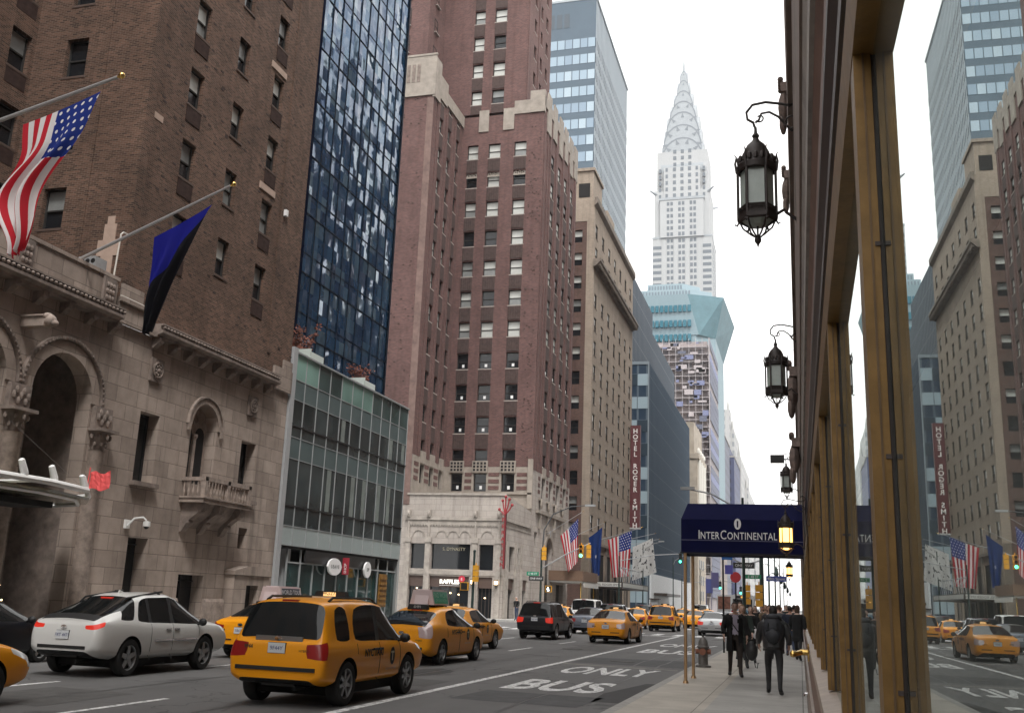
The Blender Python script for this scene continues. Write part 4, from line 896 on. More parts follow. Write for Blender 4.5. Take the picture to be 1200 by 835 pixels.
w = MB(); w.text('S. DYNASTY', T(-26.9, A0+.32, 5.35) @ FACE_NEG_Y, size=.36, off=.004); w.build('window_lettering', plain('cream_lettering', (.6, .55, .4), .6), L1)
S = thing('cafe_sign', 'lit white cafe lettering with a small red disc on the brown fascia', 'sign', (-27, A0, 2.9)); w = MB(); w.text('RAFFLES', T(-27.05, A0+.06, 2.72) @ FACE_NEG_Y, size=.46, off=.012, ext=.02); w.build('lettering', plain('lit_letter', (.85, .85, .8), .5, emit=(1, .95, .85), es=.7), S); w = MB(); w.lathe([(.27, 0), (.27, .06)], (-26.0, A0-.02, 3.12), 18, 'y', close=True); w.text('E', T(-26.0, A0-.03, 3.0) @ FACE_NEG_Y, size=.3, m=1); w.build('disc', [plain('sign_red2', (.55, .03, .06), .5), NOTE], S); w = MB(); w.box(-27.9, -26.2, A0+.05, A0+.07, 2.57, 2.6); w.build('underline', NOTE, S)
S = thing('neon_sign', 'tall red vertical sign with branching top at the arcade corner', 'sign', (-22.3, 77.5, 6)); w = MB(); w.box(-22.44, -22.26, A0-.75, A0-.6, 4.0, 8.4, 0); w.build('board', plain('dark_red_board', (.10, .015, .02), .6), S)
w = MB()
for i, ch in enumerate('NOITAREPO'): w.text(ch, T(-22.5, A0-.78, 4.15+.5*i) @ FACE_NEG_Y, size=.42, off=.01)
w.tube([(-22.35, A0-.8, 3.95), (-22.35, A0-.8, 8.9)], .03)
for k, (dx, z) in enumerate(((.55, 8.95), (-.5, 8.6), (.3, 9.4), (-.25, 9.3), (0, 9.6))): w.tube([(-22.35, A0-.8, 8.2), (-22.35+dx*.6, A0-.8, 8.2+(z-8.2)*.5), (-22.35+dx, A0-.8, z)], .055); w.ball((-22.35+dx, A0-.8, z), .13, n=6, k=4)
w.build('neon_lettering', plain('red_neon', (.30, .025, .03), .5), S)
for i, x in enumerate((-23.05, -25.0)):
    S = thing('wall_lantern', ['small glowing wall lantern on the corner pier of the pale arcade', 'small glowing wall lantern beside the arcade doorway'][i], 'lantern', (x, A0-.3, 2.7)); w = MB(); w.box(x-.1, x+.1, A0-.42, A0-.2, 2.75, 3.05); w.build('lamp', plain('warm_lamp', (1, .8, .5), .5, emit=(1, .72, .4), es=2.5), S); w = MB(); w.box(x-.14, x+.14, A0-.46, A0-.16, 3.05, 3.12); w.box(x-.14, x+.14, A0-.46, A0-.16, 2.68, 2.75); w.tube([(x, A0-.13, 2.5), (x, A0-.3, 2.45), (x, A0-.3, 2.68)], .025); w.build('bracket', BLACK, S)

for i, (x, z) in enumerate(((-27.6, 1.9), (-27.0, 2.0), (-26.3, 1.9), (-29.9, 2.3), (-24.1, 1.7), (-28.2, 2.0))):
    b = MB(); b.ball((x, A0+.30, z), (.08, .03, .06), n=8, k=5); b.build('interior_lamp', MATS['warm_lamp'], L1)
# entrance marquee of the brick hotel
S = thing('marquee', 'brown flat marquee with pale soffit over the brick hotel entrance', 'canopy', (-21, 96, 3.5))
b = MB(); b.box(-22.5, -19.2, 92.6, 99.6, 3.55, 4.45); b.build('fascia', plain('marquee_brown', (.14, .085, .055), .6, var=.1), S)
b = MB(); b.box(-22.4, -19.3, 92.7, 99.5, 3.40, 3.54); b.box(-19.15, -19.1, 92.6, 99.6, 3.0, 3.4); b.build('soffit', plain('marquee_pale', (.5, .5, .48), .5), S)
b = MB()
for x in (-19.5,):
    for y in (93, 99.2): b.lathe([(.06, .15), (.06, 3.4)], (x, y, 0), 10)
b.build('pole', BRASS, S)
# ================================================================ tan hotel beyond
T1 = thing('apartment_hotel', 'tan brick apartment hotel with dark cornice and a brown side wall', 'building', (-22.6, 126, 0))
rr = random.Random(8)
TY0, TY1 = 111.6, 141.2
cw = [1.6+ (TY1-TY0-3)*i/6.2 for i in range(7)]
rows = [9.6+2.92*k for k in range(13)]
opsT = [(u-.75, u+.75, z, z+1.75) for u in cw for z in rows if not (40.2 < z+1.75 < 42.2)]
b = MB(); facade(b, (-22.6, TY0), UY, TY1-TY0, 0, 49.3, opsT + [(1.5+4.6*i, 5.0+4.6*i, .15, 7.2) for i in range(6)], .1, 0)
b.face([(-40, TY1, 0), (-22.6, TY1, 0), (-22.6, TY1, 49.3), (-40, TY1, 49.3)][::-1]); b.face([(-22.6, TY0, 49.2), (-22.6, TY1, 49.2), (-40, TY1, 49.2), (-40, TY0, 49.2)])
b.box(-23.5, -22.6, TY0-.02, TY0, 9, 49.2)
b.build('avenue_wall', TAN, T1); face_windows(T1, (-22.6, TY0), UY, opsT, .10, lambda q: dict(up=rr.choice((1, 1, 3)), lo=1, sd=.13, dk=True))
opsN = [(-25.25+40-.0, -24.05+40, z+.6, z+2.2) for z in [8.2+2.92*k for k in range(13)]]
b = MB(); facade(b, (-40, TY0), UX, 16.55, 0, 46.5, opsN, .25, 0); b.build('side_wall', BRICK_T, T1); face_windows(T1, (-40, TY0), UX, opsN, .25, lambda q: dict(up=rr.choice((3, 1, 2)), lo=1))
b = MB(); b.box(-40, -23.46, TY0-.04, TY0-.001, 46.5, 49.2)
b.box(-25.5, -22.9, TY0+.4, TY0+6, 49.2, 53.2); b.box(-25.7, -22.7, TY0+.2, TY0+6.2, 53.2, 53.6); b.box(-23.4, -22.5, TY0+8, TY0+13, 49.2, 51); b.build('bulkhead', TAN, T1)
b = MB(); b.box(-24.7, -23.3, TY0+.35, TY0+.4, 49.8, 51.6); b.build('bulkhead_opening', VOID, T1)
b = MB(); b.prism([(-22.6, 40.6), (-22.3, 40.7), (-21.7, 41.3), (-21.7, 41.6), (-22.6, 41.6)], TY0-.3, TY1, 'y')
y = TY0
while y < TY1: b.box(-22.3, -21.8, y, y+.25, 40.75, 41.25); y += .7
b.prism([(-22.6, 48.4), (-22.2, 48.8), (-22.2, 49.5), (-22.6, 49.5)], TY0-.2, TY1, 'y'); b.build('cornice', plain('dark_tan_cornice', (.17, .14, .115), .85, var=.3, vs=1), T1)
b = MB(); b.box(-22.6, -22.35, TY0, TY1, 8.1, 8.4); 
for i in range(6): b.box(-22.6, -22.48, TY0+.3+4.9*i, TY0+1.2+4.9*i, 0, 8.1)
b.build('base_course', plain('dark_tan_cornice', (.3, .25, .2), .85), T1)
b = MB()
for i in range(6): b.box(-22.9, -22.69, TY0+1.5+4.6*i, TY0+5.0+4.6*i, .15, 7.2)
b.build('shop_front', plain('dark_shop_front', (.02, .018, .017), .8, spec=.1), T1)  # plain dark fronts with little sheen
put_windows(T1, 92)
S = thing('street_marquee', 'grey marquee with lit lettering in front of the tan hotel', 'canopy', (-20.5, 118, 3)); b = MB(); b.box(-22.5, -18.9, 112.5, 133, 3.3, 4.0, 0); b.box(-18.9, -18.86, 113, 132, 3.45, 3.9, 1); b.box(-22.3, -19, 112.46, 112.5, 3.45, 3.9, 1); b.build('roof', [DKBRONZE, plain('marquee_strip', (.55, .55, .52), .5)], S)
b = MB(); b.text('HOTEL ROGER SMITH', T(-20.65, 112.44, 3.55) @ FACE_NEG_Y, size=.34); b.build('lettering', BLACK, S)
b = MB()
for i in range(14):
    y = 113+i*1.3; x = -19.2; b.tube([(x, y, 4.0), (x+.1, y+.1, 4.9), (x-.15, y+.4, 5.6)], .04, 5); b.ball((x-.15, y+.4, 5.6), .11, n=6, k=4)
b.build('ornamental_scrolls', STEEL, S)
# vertical hotel sign
S = thing('hotel_sign', 'tall maroon vertical hotel sign with white letters beside the blue office', 'sign', (-22, 141, 19))
b = MB(); b.box(-22.55, -21.15, 140.0, 140.6, 12.0, 26.4, 0); b.box(-22.6, -21.1, 139.95, 140.65, 11.8, 12.0, 1); b.build('board', [plain('sign_maroon', (.10, .022, .025), .5), plain('sign_grey', (.4, .4, .4), .5)], S)
b = MB(); txt = 'HOTEL ROGER SMITH'
for i, ch in enumerate(txt):
    if ch != ' ': b.text(ch, T(-21.85, 139.97, 26.0-.83*(i+1)+.08) @ FACE_NEG_Y, size=.92, off=.02, ext=.02)
b.build('lettering', plain('sign_letter_white', (.75, .72, .70), .5), S)
# ================================================================ dark blue office block
O1 = thing('office_block', 'stepped dark blue office block with fine vertical fins', 'building', (-22.6, 185, 0))
def fins(name, c, c2, per, horiz=3.9, fin=.18, hz=.12, rough=.35, spec=.5):
    m, n, l, b = new_mat(name); g = N(n, 'ShaderNodeNewGeometry'); s = N(n, 'ShaderNodeSeparateXYZ'); l.new(g.outputs['Position'], s.inputs[0]); ad = N(n, 'ShaderNodeMath', operation='ADD'); l.new(s.outputs[0], ad.inputs[0]); l.new(s.outputs[1], ad.inputs[1])
    def band(src, p, f):
        d = N(n, 'ShaderNodeMath', operation='DIVIDE'); l.new(src, d.inputs[0]); d.inputs[1].default_value = p; fr = N(n, 'ShaderNodeMath', operation='FRACT'); l.new(d.outputs[0], fr.inputs[0]); lt = N(n, 'ShaderNodeMath', operation='LESS_THAN'); l.new(fr.outputs[0], lt.inputs[0]); lt.inputs[1].default_value = f; return lt
    a = band(ad.outputs[0], per, fin); h = band(s.outputs[2], horiz, hz); mxx = N(n, 'ShaderNodeMath', operation='MAXIMUM'); l.new(a.outputs[0], mxx.inputs[0]); l.new(h.outputs[0], mxx.inputs[1])
    mm = N(n, 'ShaderNodeMix', data_type='RGBA'); l.new(mxx.outputs[0], mm.inputs[0]); mm.inputs[6].default_value = rgba(c); mm.inputs[7].default_value = rgba(c2); l.new(mm.outputs[2], b.inputs['Base Color']); b.inputs['Roughness'].default_value = rough; b.inputs['Specular IOR Level'].default_value = spec
    MATS[name] = m; return m
BLUEF = fins('blue_fin_wall', (.030, .052, .082), (.105, .135, .165), 1.5, 3.8, .22, .025, .85, .05)
b = MB(); b.box(-60, -22.6, 158, 222, 0, 40, 0); b.build('lower_block', BLUEF, O1)
b = MB(); b.box(-60, -26, 149, 187, 0, 56.5, 0); b.box(-60, -26, 187, 223, 0, 52.5, 0); b.box(-60, -30, 149.2, 186.8, 56.5, 57.5, 0); b.build('upper_block', fins('grey_fin_wall', (.06, .075, .095), (.17, .19, .21), 1.5, 3.8, .25, .04, .85, .05), O1)
NF = MB()
for k in range(11):
    z = 1.5+3.8*k
    if z > 37: break
    for i in range(2):
        x = -26.2+1.8*i; pane_tone = rr.random()
        w = MB(); w.box(x+.06, x+1.74, 157.93, 157.99, z+.4, z+2.3, 0); w.build('window', plain('pale_blue_pane' if pane_tone < .45 else 'dark_blue_pane', (.33, .42, .47) if pane_tone < .45 else (.03, .05, .07), .2, spec=.7), O1)
NF.box(-26.3, -22.55, 157.9, 157.99, 39.6, 40.1); NF.box(-22.7, -22.5, 157.85, 157.99, 0, 40); NF.build('front_trim', plain('blue_grey_trim', (.2, .24, .27), .4), O1)
b = MB(); b.box(-22.59, -22.3, 160, 221, 0, 6.4); b.build('pale_base', plain('pale_base_panel', (.6, .62, .63), .5, var=.1), O1)
b = MB(); b.box(-22.3, -20.2, 163, 182, 3.1, 3.5); b.build('awning', DKBRONZE, O1)
# glass slab tower far behind the brick hotel
K1 = thing('slab_tower', 'tall pale blue banded office slab rising behind the red brick tower', 'building', (-45, 195, 0))
SX0, SX1, SY0, SY1, SZ = -53, -39.4, 192, 234, 131
b = MB(); b.box(SX0, SX1, SY0, SY1, 0, SZ, 0); b.build('core', plain('steel_blue_panel', (.07, .105, .14), .4, spec=.4, var=.06, vs=.2), K1)
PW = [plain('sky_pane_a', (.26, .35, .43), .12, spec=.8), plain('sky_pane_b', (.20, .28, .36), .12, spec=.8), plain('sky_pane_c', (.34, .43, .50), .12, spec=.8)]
z = 50.0; row = 0
while z < 123:
    w = MB()
    for i in range(8): w.box(SX0+.1+1.7*i, SX0+1.6+1.7*i, SY0-.06, SY0-.005, z, z+2.2, rr.choice((0, 0, 1, 2)))
    w.build('window_band', PW, K1); z += 3.85
w = MB()
for i in range(4): w.box(SX0+1.4+1.7*i, SX0+2.6+1.7*i, SY0-.05, SY0-.005, 124.5, 128)
w.build('louvre', plain('dark_louvre', (.06, .08, .1), .6), K1)
w = MB(); y = SY0+.4
while y < SY1: w.box(SX1+.005, SX1+.14, y, y+.3, 45, SZ); y += 1.5
w.build('fin', plain('pale_fin', (.36, .40, .43), .5), K1)
w = MB(); z = 50
while z < 123: w.box(SX1+.01, SX1+.07, SY0+.1, SY1-.1, z, z+2.1); z += 3.85
w.build('glazing', plain('slate_glazing', (.055, .075, .095), .6, spec=.1), K1)
w = MB(); w.box(SX0-.1, SX1+.3, SY0-.1, SY1+.1, SZ, SZ+.6); w.build('roof_edge', plain('pale_fin', (.36, .40, .43), .5), K1)

# ================================================================ far downtown buildings
def pxwall(name, mats_c, per_u, per_z, wu, wz, rough=.6):
    """wall with a grid of windows in the material, for far buildings"""
    m, n, l, b = new_mat(name); g = N(n, 'ShaderNodeNewGeometry'); s = N(n, 'ShaderNodeSeparateXYZ'); l.new(g.outputs['Position'], s.inputs[0]); ad = N(n, 'ShaderNodeMath', operation='ADD'); l.new(s.outputs[0], ad.inputs[0]); l.new(s.outputs[1], ad.inputs[1])
    def band(src, p, f):
        d = N(n, 'ShaderNodeMath', operation='DIVIDE'); l.new(src, d.inputs[0]); d.inputs[1].default_value = p; fr = N(n, 'ShaderNodeMath', operation='FRACT'); l.new(d.outputs[0], fr.inputs[0]); lt = N(n, 'ShaderNodeMath', operation='LESS_THAN'); l.new(fr.outputs[0], lt.inputs[0]); lt.inputs[1].default_value = f; return lt
    a = band(ad.outputs[0], per_u, wu); h = band(s.outputs[2], per_z, wz); mi = N(n, 'ShaderNodeMath', operation='MULTIPLY'); l.new(a.outputs[0], mi.inputs[0]); l.new(h.outputs[0], mi.inputs[1])
    mm = N(n, 'ShaderNodeMix', data_type='RGBA'); l.new(mi.outputs[0], mm.inputs[0]); mm.inputs[6].default_value = rgba(mats_c[0]); mm.inputs[7].default_value = rgba(mats_c[1]); l.new(mm.outputs[2], b.inputs['Base Color']); b.inputs['Roughness'].default_value = rough
    MATS[name] = m; return m
# chrome-spired skyscraper
C1 = thing('spired_skyscraper', 'pale art deco skyscraper with tiered arched crown and needle spire', 'building', (-59, 560, 0))
cx, cy = -59.5, 563
CW = plain('pale_brick', (.37, .38, .385), .7, var=.05, vs=.05); CWIN = plain('far_window', (.10, .12, .14), .4); CG = plain('pale_grey_brick', (.42, .43, .44), .7); NIR = plain('nirosta_steel', (.28, .305, .325), .5, metal=.1, var=.08, vs=.3)
b = MB(); b.box(cx-17, cx+17, cy-15, cy+15, 0, 208, 0); b.box(cx-12.5, cx+12.5, cy-16, cy+16, 208, 232, 0); b.box(cx-16, cx+16, cy-14, cy+14, 208, 238, 0); b.box(cx-14.8, cx+14.8, cy-12.5, cy+12.5, 238, 263, 0); b.box(cx-10.5, cx+10.5, cy-14.8, cy+14.8, 232, 252, 0); b.build('shaft', CW, C1)
wn_ = MB(); z = 130
while z < 229:
    for i in range(3):
        for k in range(2): wn_.box(cx-8.6+6.6*i+2.1*k, cx-8.6+6.6*i+2.1*k+1.5, cy-16.1 if z > 207 else cy-15.1, cy-14.9, z, z+2.2)
    if z < 205:
        for sx in (-1, 1): wn_.box(cx+sx*14.2-2.4, cx+sx*14.2+2.4, cy-15.1, cy-14.9, z, z+1.9)
        for k in range(4): wn_.box(cx+16.9, cx+17.1, cy-12+6*k, cy-9+6*k, z, z+2.2)
    z += 3.75
z = 233
while z < 262:
    for x in (-5.2, -.8, 3.6): wn_.box(cx+x, cx+x+1.8, cy-14.95 if z < 251 else cy-12.65, cy-12, z, z+2.3)
    if z < 251:
        for x in (-9.5, 8.0, -13.5, 12): wn_.box(cx+x, cx+x+1.4, cy-14.92 if abs(x) < 10 else cy-14.1, cy-12, z, z+2.3)
    z += 4.1
o_ = wn_.build('window', CWIN, C1); o_['kind'] = 'stuff'
w = MB()
for x in (-11.4, -4.6, 2.0, 8.8): w.box(cx+x, cx+x+2.2, cy-15.35, cy-15.005, 120, 207)
w.build('pier', CW, C1)
w = MB(); w.box(cx-17.2, cx+17.2, cy-15.2, cy+15.2, 207.6, 208.8); w.box(cx-13, cx+13, cy-16.3, cy+16.3, 231, 232.5)
for sx in (-1, 1):
    for sy in (-1, 1): w.tube([(cx+sx*14.5, cy+sy*13, 235.5), (cx+sx*18.5, cy+sy*16.5, 237.5)], [1.0, .4], 6)
w.build('gargoyle_band', NIR, C1)
crown = MB(); win = MB()
tiers = [(12.6, 250, 272), (11.4, 261, 281), (10.0, 269, 290), (8.2, 278, 298), (6.1, 287, 306), (4.1, 296, 314), (2.5, 305, 321)]
for (hw, z0, z1) in tiers:
    n_ = 12; pts = [(-hw, z0)] + [(-hw*math.cos(math.pi*i/n_), z0+(z1-z0)*(.15+.85*math.sin(math.pi*i/n_)**.8)) for i in range(n_+1)] + [(hw, z0)]
    for ax in (0, 1):
        d = hw*.98
        if ax == 0: crown.prism([(cx+p[0], p[1]) for p in pts], cy-d, cy+d, 'y')
        else: crown.prism([(cy+p[0], p[1]) for p in pts], cx-d, cx+d, 'x')
    nt_ = max(3, int(hw*.55))
    for i in range(nt_):
        a = math.pi*(i+.5)/nt_; r0 = .80; x = -hw*r0*math.cos(a); zz = z0+(z1-z0)*(.15+.66*math.sin(a)); s = hw*.17+.5
        dxx, dzz = -math.cos(a), math.sin(a)*.9
        win.face([(cx+x-s*dzz*.5, cy-hw*.985-.05, zz+s*dxx*.5), (cx+x+s*dzz*.5, cy-hw*.985-.05, zz-s*dxx*.5), (cx+x+s*1.5*dxx, cy-hw*.985-.05, zz+s*1.5*dzz)])
for (hw, z0, z1) in tiers:
    for i in range(12):
        p = [(-hw*1.01*math.cos(math.pi*k/12), z0+(z1-z0)*(.15+.85*math.sin(math.pi*k/12)**.8)) for k in (i, i+1)]; q = [(-hw*.95*math.cos(math.pi*k/12), z0+(z1-z0)*(.13+.83*math.sin(math.pi*k/12)**.8)) for k in (i, i+1)]
        win.face([(cx+p[0][0], cy-hw*.985-.04, p[0][1]), (cx+q[0][0], cy-hw*.985-.04, q[0][1]), (cx+q[1][0], cy-hw*.985-.04, q[1][1]), (cx+p[1][0], cy-hw*.985-.04, p[1][1])])
crown.build('tiered_crown', NIR, C1); o_ = win.build('triangular_window', plain('crown_window', (.15, .17, .19), .4), C1); o_['kind'] = 'stuff'
w = MB(); w.lathe([(2.2, 314), (1.6, 319), (.9, 324), (.45, 329), (.1, 338)], (cx, cy, 0), 8); w.build('spire', NIR, C1)
# teal office with flared corner crown
D1 = thing('teal_office', 'teal glass office with flared octagonal crown in front of the pale skyscraper', 'building', (-35, 300, 0))
TEAL = plain('teal_glass', (.115, .20, .23), .6, spec=.15, var=.15, vs=.3); TEALD = plain('deep_teal', (.03, .14, .19), .2, spec=.7); TPAN = plain('pale_blue_panel', (.23, .31, .345), .6, spec=.15, var=.05)
Y0 = 300
body = MB(); body.prism([(-45, Y0), (-28.4, Y0), (-22.9, Y0+5.5), (-22.9, Y0+40), (-45, Y0+40)], 0, 82.6, 'z'); body.build('shaft', TPAN, D1)
fl = MB(); lo = [(-46, Y0), (-27.5, Y0-.2), (-22.9, Y0+5.5), (-22.9, Y0+40), (-46, Y0+40)]; hi = [(-46, Y0-1), (-30.8, Y0-1), (-20.2, Y0+4.5), (-19.0, Y0+40), (-46, Y0+40)]
zb, zt2 = 82.5, 95.5
for i in range(5):
    k = (i+1) % 5; fl.face([(*lo[i], zb), (*lo[k], zb), (*hi[k], zt2), (*hi[i], zt2)], 1 if i in (1, 2) else 0)
fl.face([(*p, zt2) for p in hi], 0); fl.build('flared_crown', [TPAN, TEAL], D1)
w = MB()
for z in (80.6, 85.1, 89.9):
    for i in range(11): w.box(-45+1.42*i, -44+1.42*i, Y0-1.15, Y0+.6, z, z+2.1)
w.build('window_band', TEALD, D1)
w = MB(); w.prism([(-45.5, Y0+1), (-31.5, Y0+1), (-24, Y0+6), (-24, Y0+30), (-45.5, Y0+30)], 95.5, 97.8, 'z'); w.prism([(-44, Y0+4), (-33, Y0+4), (-28, Y0+9), (-28, Y0+28), (-44, Y0+28)], 97.8, 100.6, 'z'); w.build('roof_tier', plain('slate_blue_roof', (.26, .34, .38), .5), D1)
w = MB()
for i in range(16): w.box(-45+.95*i, -44.5+.95*i, Y0+.9, Y0+.99, 96, 97.2)
for i in range(12): w.box(-43.5+.9*i, -43+.9*i, Y0+3.9, Y0+3.99, 98.3, 100)
w.build('roof_grille', plain('roof_grille_mat', (.16, .2, .23), .6), D1)
w = MB()
for z in (71, 75): w.box(-45, -28.6, Y0-.1, Y0-.01, z, z+2.2)
w.build('bright_glazing', plain('bright_glazing', (.42, .62, .64), .2, spec=.7), D1)
# scaffolded tower with blue netting
E1 = thing('scaffolded_tower', 'brick tower wrapped in scaffolding and torn blue netting below the teal office', 'building', (-30, 262, 0))
b = MB(); b.box(-48, -22.4, 268, 296, 0, 72, 0); b.build('core', pxwall('scaffold_brick', ((.31, .265, .26), (.19, .175, .19)), 3.2, 3.4, .45, .5), E1)
w = MB()
for k in range(34): w.box(-45, -21.9, 266.2, 266.35, 4+2*k, 4.14+2*k); w.box(-21.9, -21.75, 266.3, 296, 4+2*k, 4.14+2*k)
for i in range(14): w.box(-45+1.78*i, -44.88+1.78*i, 266.1, 266.2, 0, 72.5)
for i in range(16): w.box(-21.75, -21.6, 266.3+1.9*i, 266.42+1.9*i, 0, 72.5)
for k in range(34): w.box(-45, -22, 266.4, 267.9, 3.95+2*k, 4.03+2*k)
w.build('scaffolding', plain('scaffold_tube', (.42, .39, .40), .6), E1)
R3 = random.Random(4); net = MB()
for i in range(230):
    x = R3.uniform(-45, -23.5); z = R3.uniform(3, 71); ww = R3.uniform(.8, 3); hh = R3.uniform(.5, 1.9)
    cl = R3.random()
    if (x > -33 or z > 60 or x < -38): net.box(x, min(x+ww*.8, -22), 265.95, 266.05, z, z+hh*.8, 0 if cl < .4 else (1 if cl < .55 else 2))
for k in range(34):
    if k % 5 != 2: net.box(-21.58, -21.5, 266.3, 295, 4+2*k, 5.9+2*k, 1 if R3.random() < .7 else 0)
o_ = net.build('netting', [plain('blue_netting', (.18, .20, .33), .7), plain('slate_netting', (.12, .13, .18), .7), plain('pale_sheet', (.42, .38, .39), .7)], E1); o_['kind'] = 'stuff'
# pale low bank with columns
F1 = thing('colonnaded_building', 'low buff building with columns and rooftop urns beyond the blue office', 'building', (-24, 232, 0))
b = MB(); b.box(-40, -22.7, 240.5, 262, 0, 36, 0); b.box(-40, -22.3, 240.2, 262, 36, 37.2, 0); b.box(-40, -23.5, 241.5, 262, 37.2, 45, 0); b.build('block', plain('buff_stone', (.36, .31, .25), .8, var=.2, vs=.5), F1)
w = MB()
for y in (243, 247.5, 252, 256.5): w.lathe([(.6, 20), (.5, 35.9)], (-22.5, y, 0), 8); w.ball((-22.6, y, 38), (.5, .5, .9), n=8, k=5)
w.build('column', plain('pale_stone', (.62, .6, .55), .7), F1)
w = MB()
for k in range(9): w.box(-22.69, -22.6, 244.6, 246.3, 3+3.6*k, 5.2+3.6*k); w.box(-22.69, -22.6, 249, 250.6, 3+3.6*k, 5.2+3.6*k); w.box(-22.69, -22.6, 253.5, 255.2, 3+3.6*k, 5.2+3.6*k)
o_ = w.build('window', CWIN, F1)
# further blocks down the avenue
far = [('brick_building', 'dark slate building under the pale stepped tower', -24.8, 345, 395, 63, (.10, .11, .15)), ('brick_building', 'navy clad building with a slanting top further down the avenue', -23.4, 400, 470, 60, (.05, .06, .13)), ('brick_building', 'brown block just past the scaffolded tower', -22.6, 300, 340, 30, (.23, .19, .165)),
       ('brick_building', 'grey block at the far end of the avenue', -22.6, 480, 560, 52, (.33, .33, .34))]
for i, (nm, lab, x, ya, yb, h, c) in enumerate(far):
    Z = thing(nm, lab, 'building', (x, ya, 0)); b = MB(); b.box(x-30, x, ya, yb, 0, h); b.box(x-20, x-2, ya+4, yb-4, h, h+4); b.build('block', pxwall('far_wall_%d' % i, (c, [v*.45 for v in c]), 2.6, 3.5, .4, .5), Z)
    b = MB(); b.box(x-30.2, x+.25, ya-.2, yb+.2, h-.9, h-.2); b.build('cornice', plain('far_cornice', (.3, .29, .28), .8), Z)
Z = thing('stepped_tower', 'pale white stepped tower with small pinnacles closing the avenue', 'building', (-35, 420, 0))
b = MB(); st = [(-30, -26.6, 430, 440, 84), (-40, -25.0, 432, 470, 75.5), (-40, -22.8, 440, 520, 65), (-40, -21.4, 470, 560, 55), (-40, -20.6, 520, 600, 47)]
pin = MB()
for x0, x1, ya, yb, h in st:
    b.box(x0-6, x1, ya, yb, 0, h)
    for k in range(3): pin = MB(); pin.lathe([(.7, h), (.6, h+2), (.05, h+5-k)], (x1-.8-2.6*k, ya+1, 0), 6); pin.build('pinnacle', plain('far_pale', (.4, .4, .39), .7), Z)
b.build('block', pxwall('white_far_wall', ((.40, .40, .395), (.24, .255, .265)), 2.8, 3.6, .35, .55), Z)

Z = thing('stone_building', 'brown stone block on this side of the avenue beyond the crossing', 'building', (15, 120, 0)); b = MB(); b.box(.45, 24, 83, 225, .15, 52); b.box(3, 20, 90, 200, 52, 60); b.build('block', pxwall('near_side_wall', ((.17, .13, .115), (.05, .05, .055)), 3.1, 3.5, .42, .52), Z)

Z = thing('stone_building', 'unseen brown brick block behind the viewer, stepped to shape car window reflections', 'building', (-30, -40, 0)); b = MB(); b.box(-50, -22.7, -90, -12.5, 0, 16); b.box(-50, -22.7, -12.5, 1.9, 0, 44); b.build('block', pxwall('unseen_behind_wall', ((.15, .10, .08), (.04, .04, .045)), 3.1, 3.5, .42, .52), Z)  # out of view; heights stepped to split dark and sky in car window reflections
Z = thing('stone_building', 'unseen pale stone block added behind the viewer for car window reflections', 'building', (-10, -150, 0)); b = MB(); b.box(-45, 20, -170, -130, 0, 32); b.build('block', pxwall('added_closing_wall', ((.30, .26, .23), (.06, .06, .065)), 3.1, 3.5, .42, .52), Z)  # added across the unseen end of the street to darken rear window reflections
# ================================================================ hotel on this side: window wall seen edge-on
R1 = thing('window_wall', 'brown stone hotel front with bronze framed plate windows along the pavement', 'building', (.2, 12, 0))
GRAN = plain('brown_granite', (.20, .155, .13), .45, var=.25, vs=8); BRN = plain('brown_moulding', (.20, .115, .085), .5, var=.25, vs=3); BRND = plain('dark_moulding', (.06, .044, .04), .5, var=.2, vs=4); GRYM = plain('grey_limestone_strip', (.36, .335, .31), .8, var=.25, vs=3); UPW = plain('brown_upper_stone', (.21, .16, .135), .7, var=.3, vs=.8)
YA, YB = -3.5, 62.5; WEND = 20.4
def strip(name, poly, mt, y0=YA, y1=YB): b = MB(); b.prism(poly, y0, y1, 'y'); return b.build(name, mt, R1)
strip('plinth', [(.07, .15), (.5, .15), (.5, .6), (.09, .6), (.07, .55)], GRAN); strip('base_wall', [(.125, .6), (.5, .6), (.5, 1.0), (.125, 1.0)], BRN); strip('window_sill', [(.12, 1.0), (.5, 1.0), (.5, 1.09), (.27, 1.09), (.13, 1.05)], plain('pale_brown_sill', (.30, .235, .19), .5, var=.2, vs=5))
strip('window_head', [(.195, 3.3), (.5, 3.3), (.5, 3.52), (.205, 3.52), (.205, 3.46), (.18, 3.42)], GOLD); strip('head_moulding', [(.175, 3.52), (.5, 3.52), (.5, 3.86), (.155, 3.86), (.155, 3.78), (.185, 3.72), (.175, 3.6)], BRND)
strip('frieze', [(.17, 3.86), (.5, 3.86), (.5, 4.36), (.15, 4.36), (.14, 4.28), (.17, 4.2)], BRN); strip('band_course', [(.12, 4.36), (.5, 4.36), (.5, 4.75), (.115, 4.75), (.10, 4.7), (.12, 4.62)], GRYM)
strip('pilaster_course', [(.085, 4.75), (.5, 4.75), (.5, 7.4), (.085, 7.4)], UPW)
strip('string_course', [(.03, 7.4), (.5, 7.4), (.5, 7.75), (.02, 7.75)], UPW)
b = MB(); ops = [(u, u+1.2, z, z+1.9) for u in [YA+1.5+2.9*i for i in range(22)] for z in [8.6+3.3*k for k in range(11)]]; ops = [q for q in ops if q[1] < YB-.3]
def wallR(mb, ops):
    facade(mb, (.1, 0), (0, -1), 3.5, 7.75, 46, [(-q[1], -q[0], q[2], q[3]) for q in ops], .2, 0, u0=-YB)
wallR(b, ops); b.box(.1, 8, -90, YA-.01, .15, 46)
b.face([(.1, YA, 46), (.1, YB, 46), (8, YB, 46), (8, YA, 46)]); b.face([(.1, YB, .15), (8, YB, .15), (8, YB, 46), (.1, YB, 46)]); b.build('upper_wall', masonry('brown_upper_brick', (.25, .18, .15), (.2, .14, .115), (.24, .2, .17), .25, .09, .012), R1)
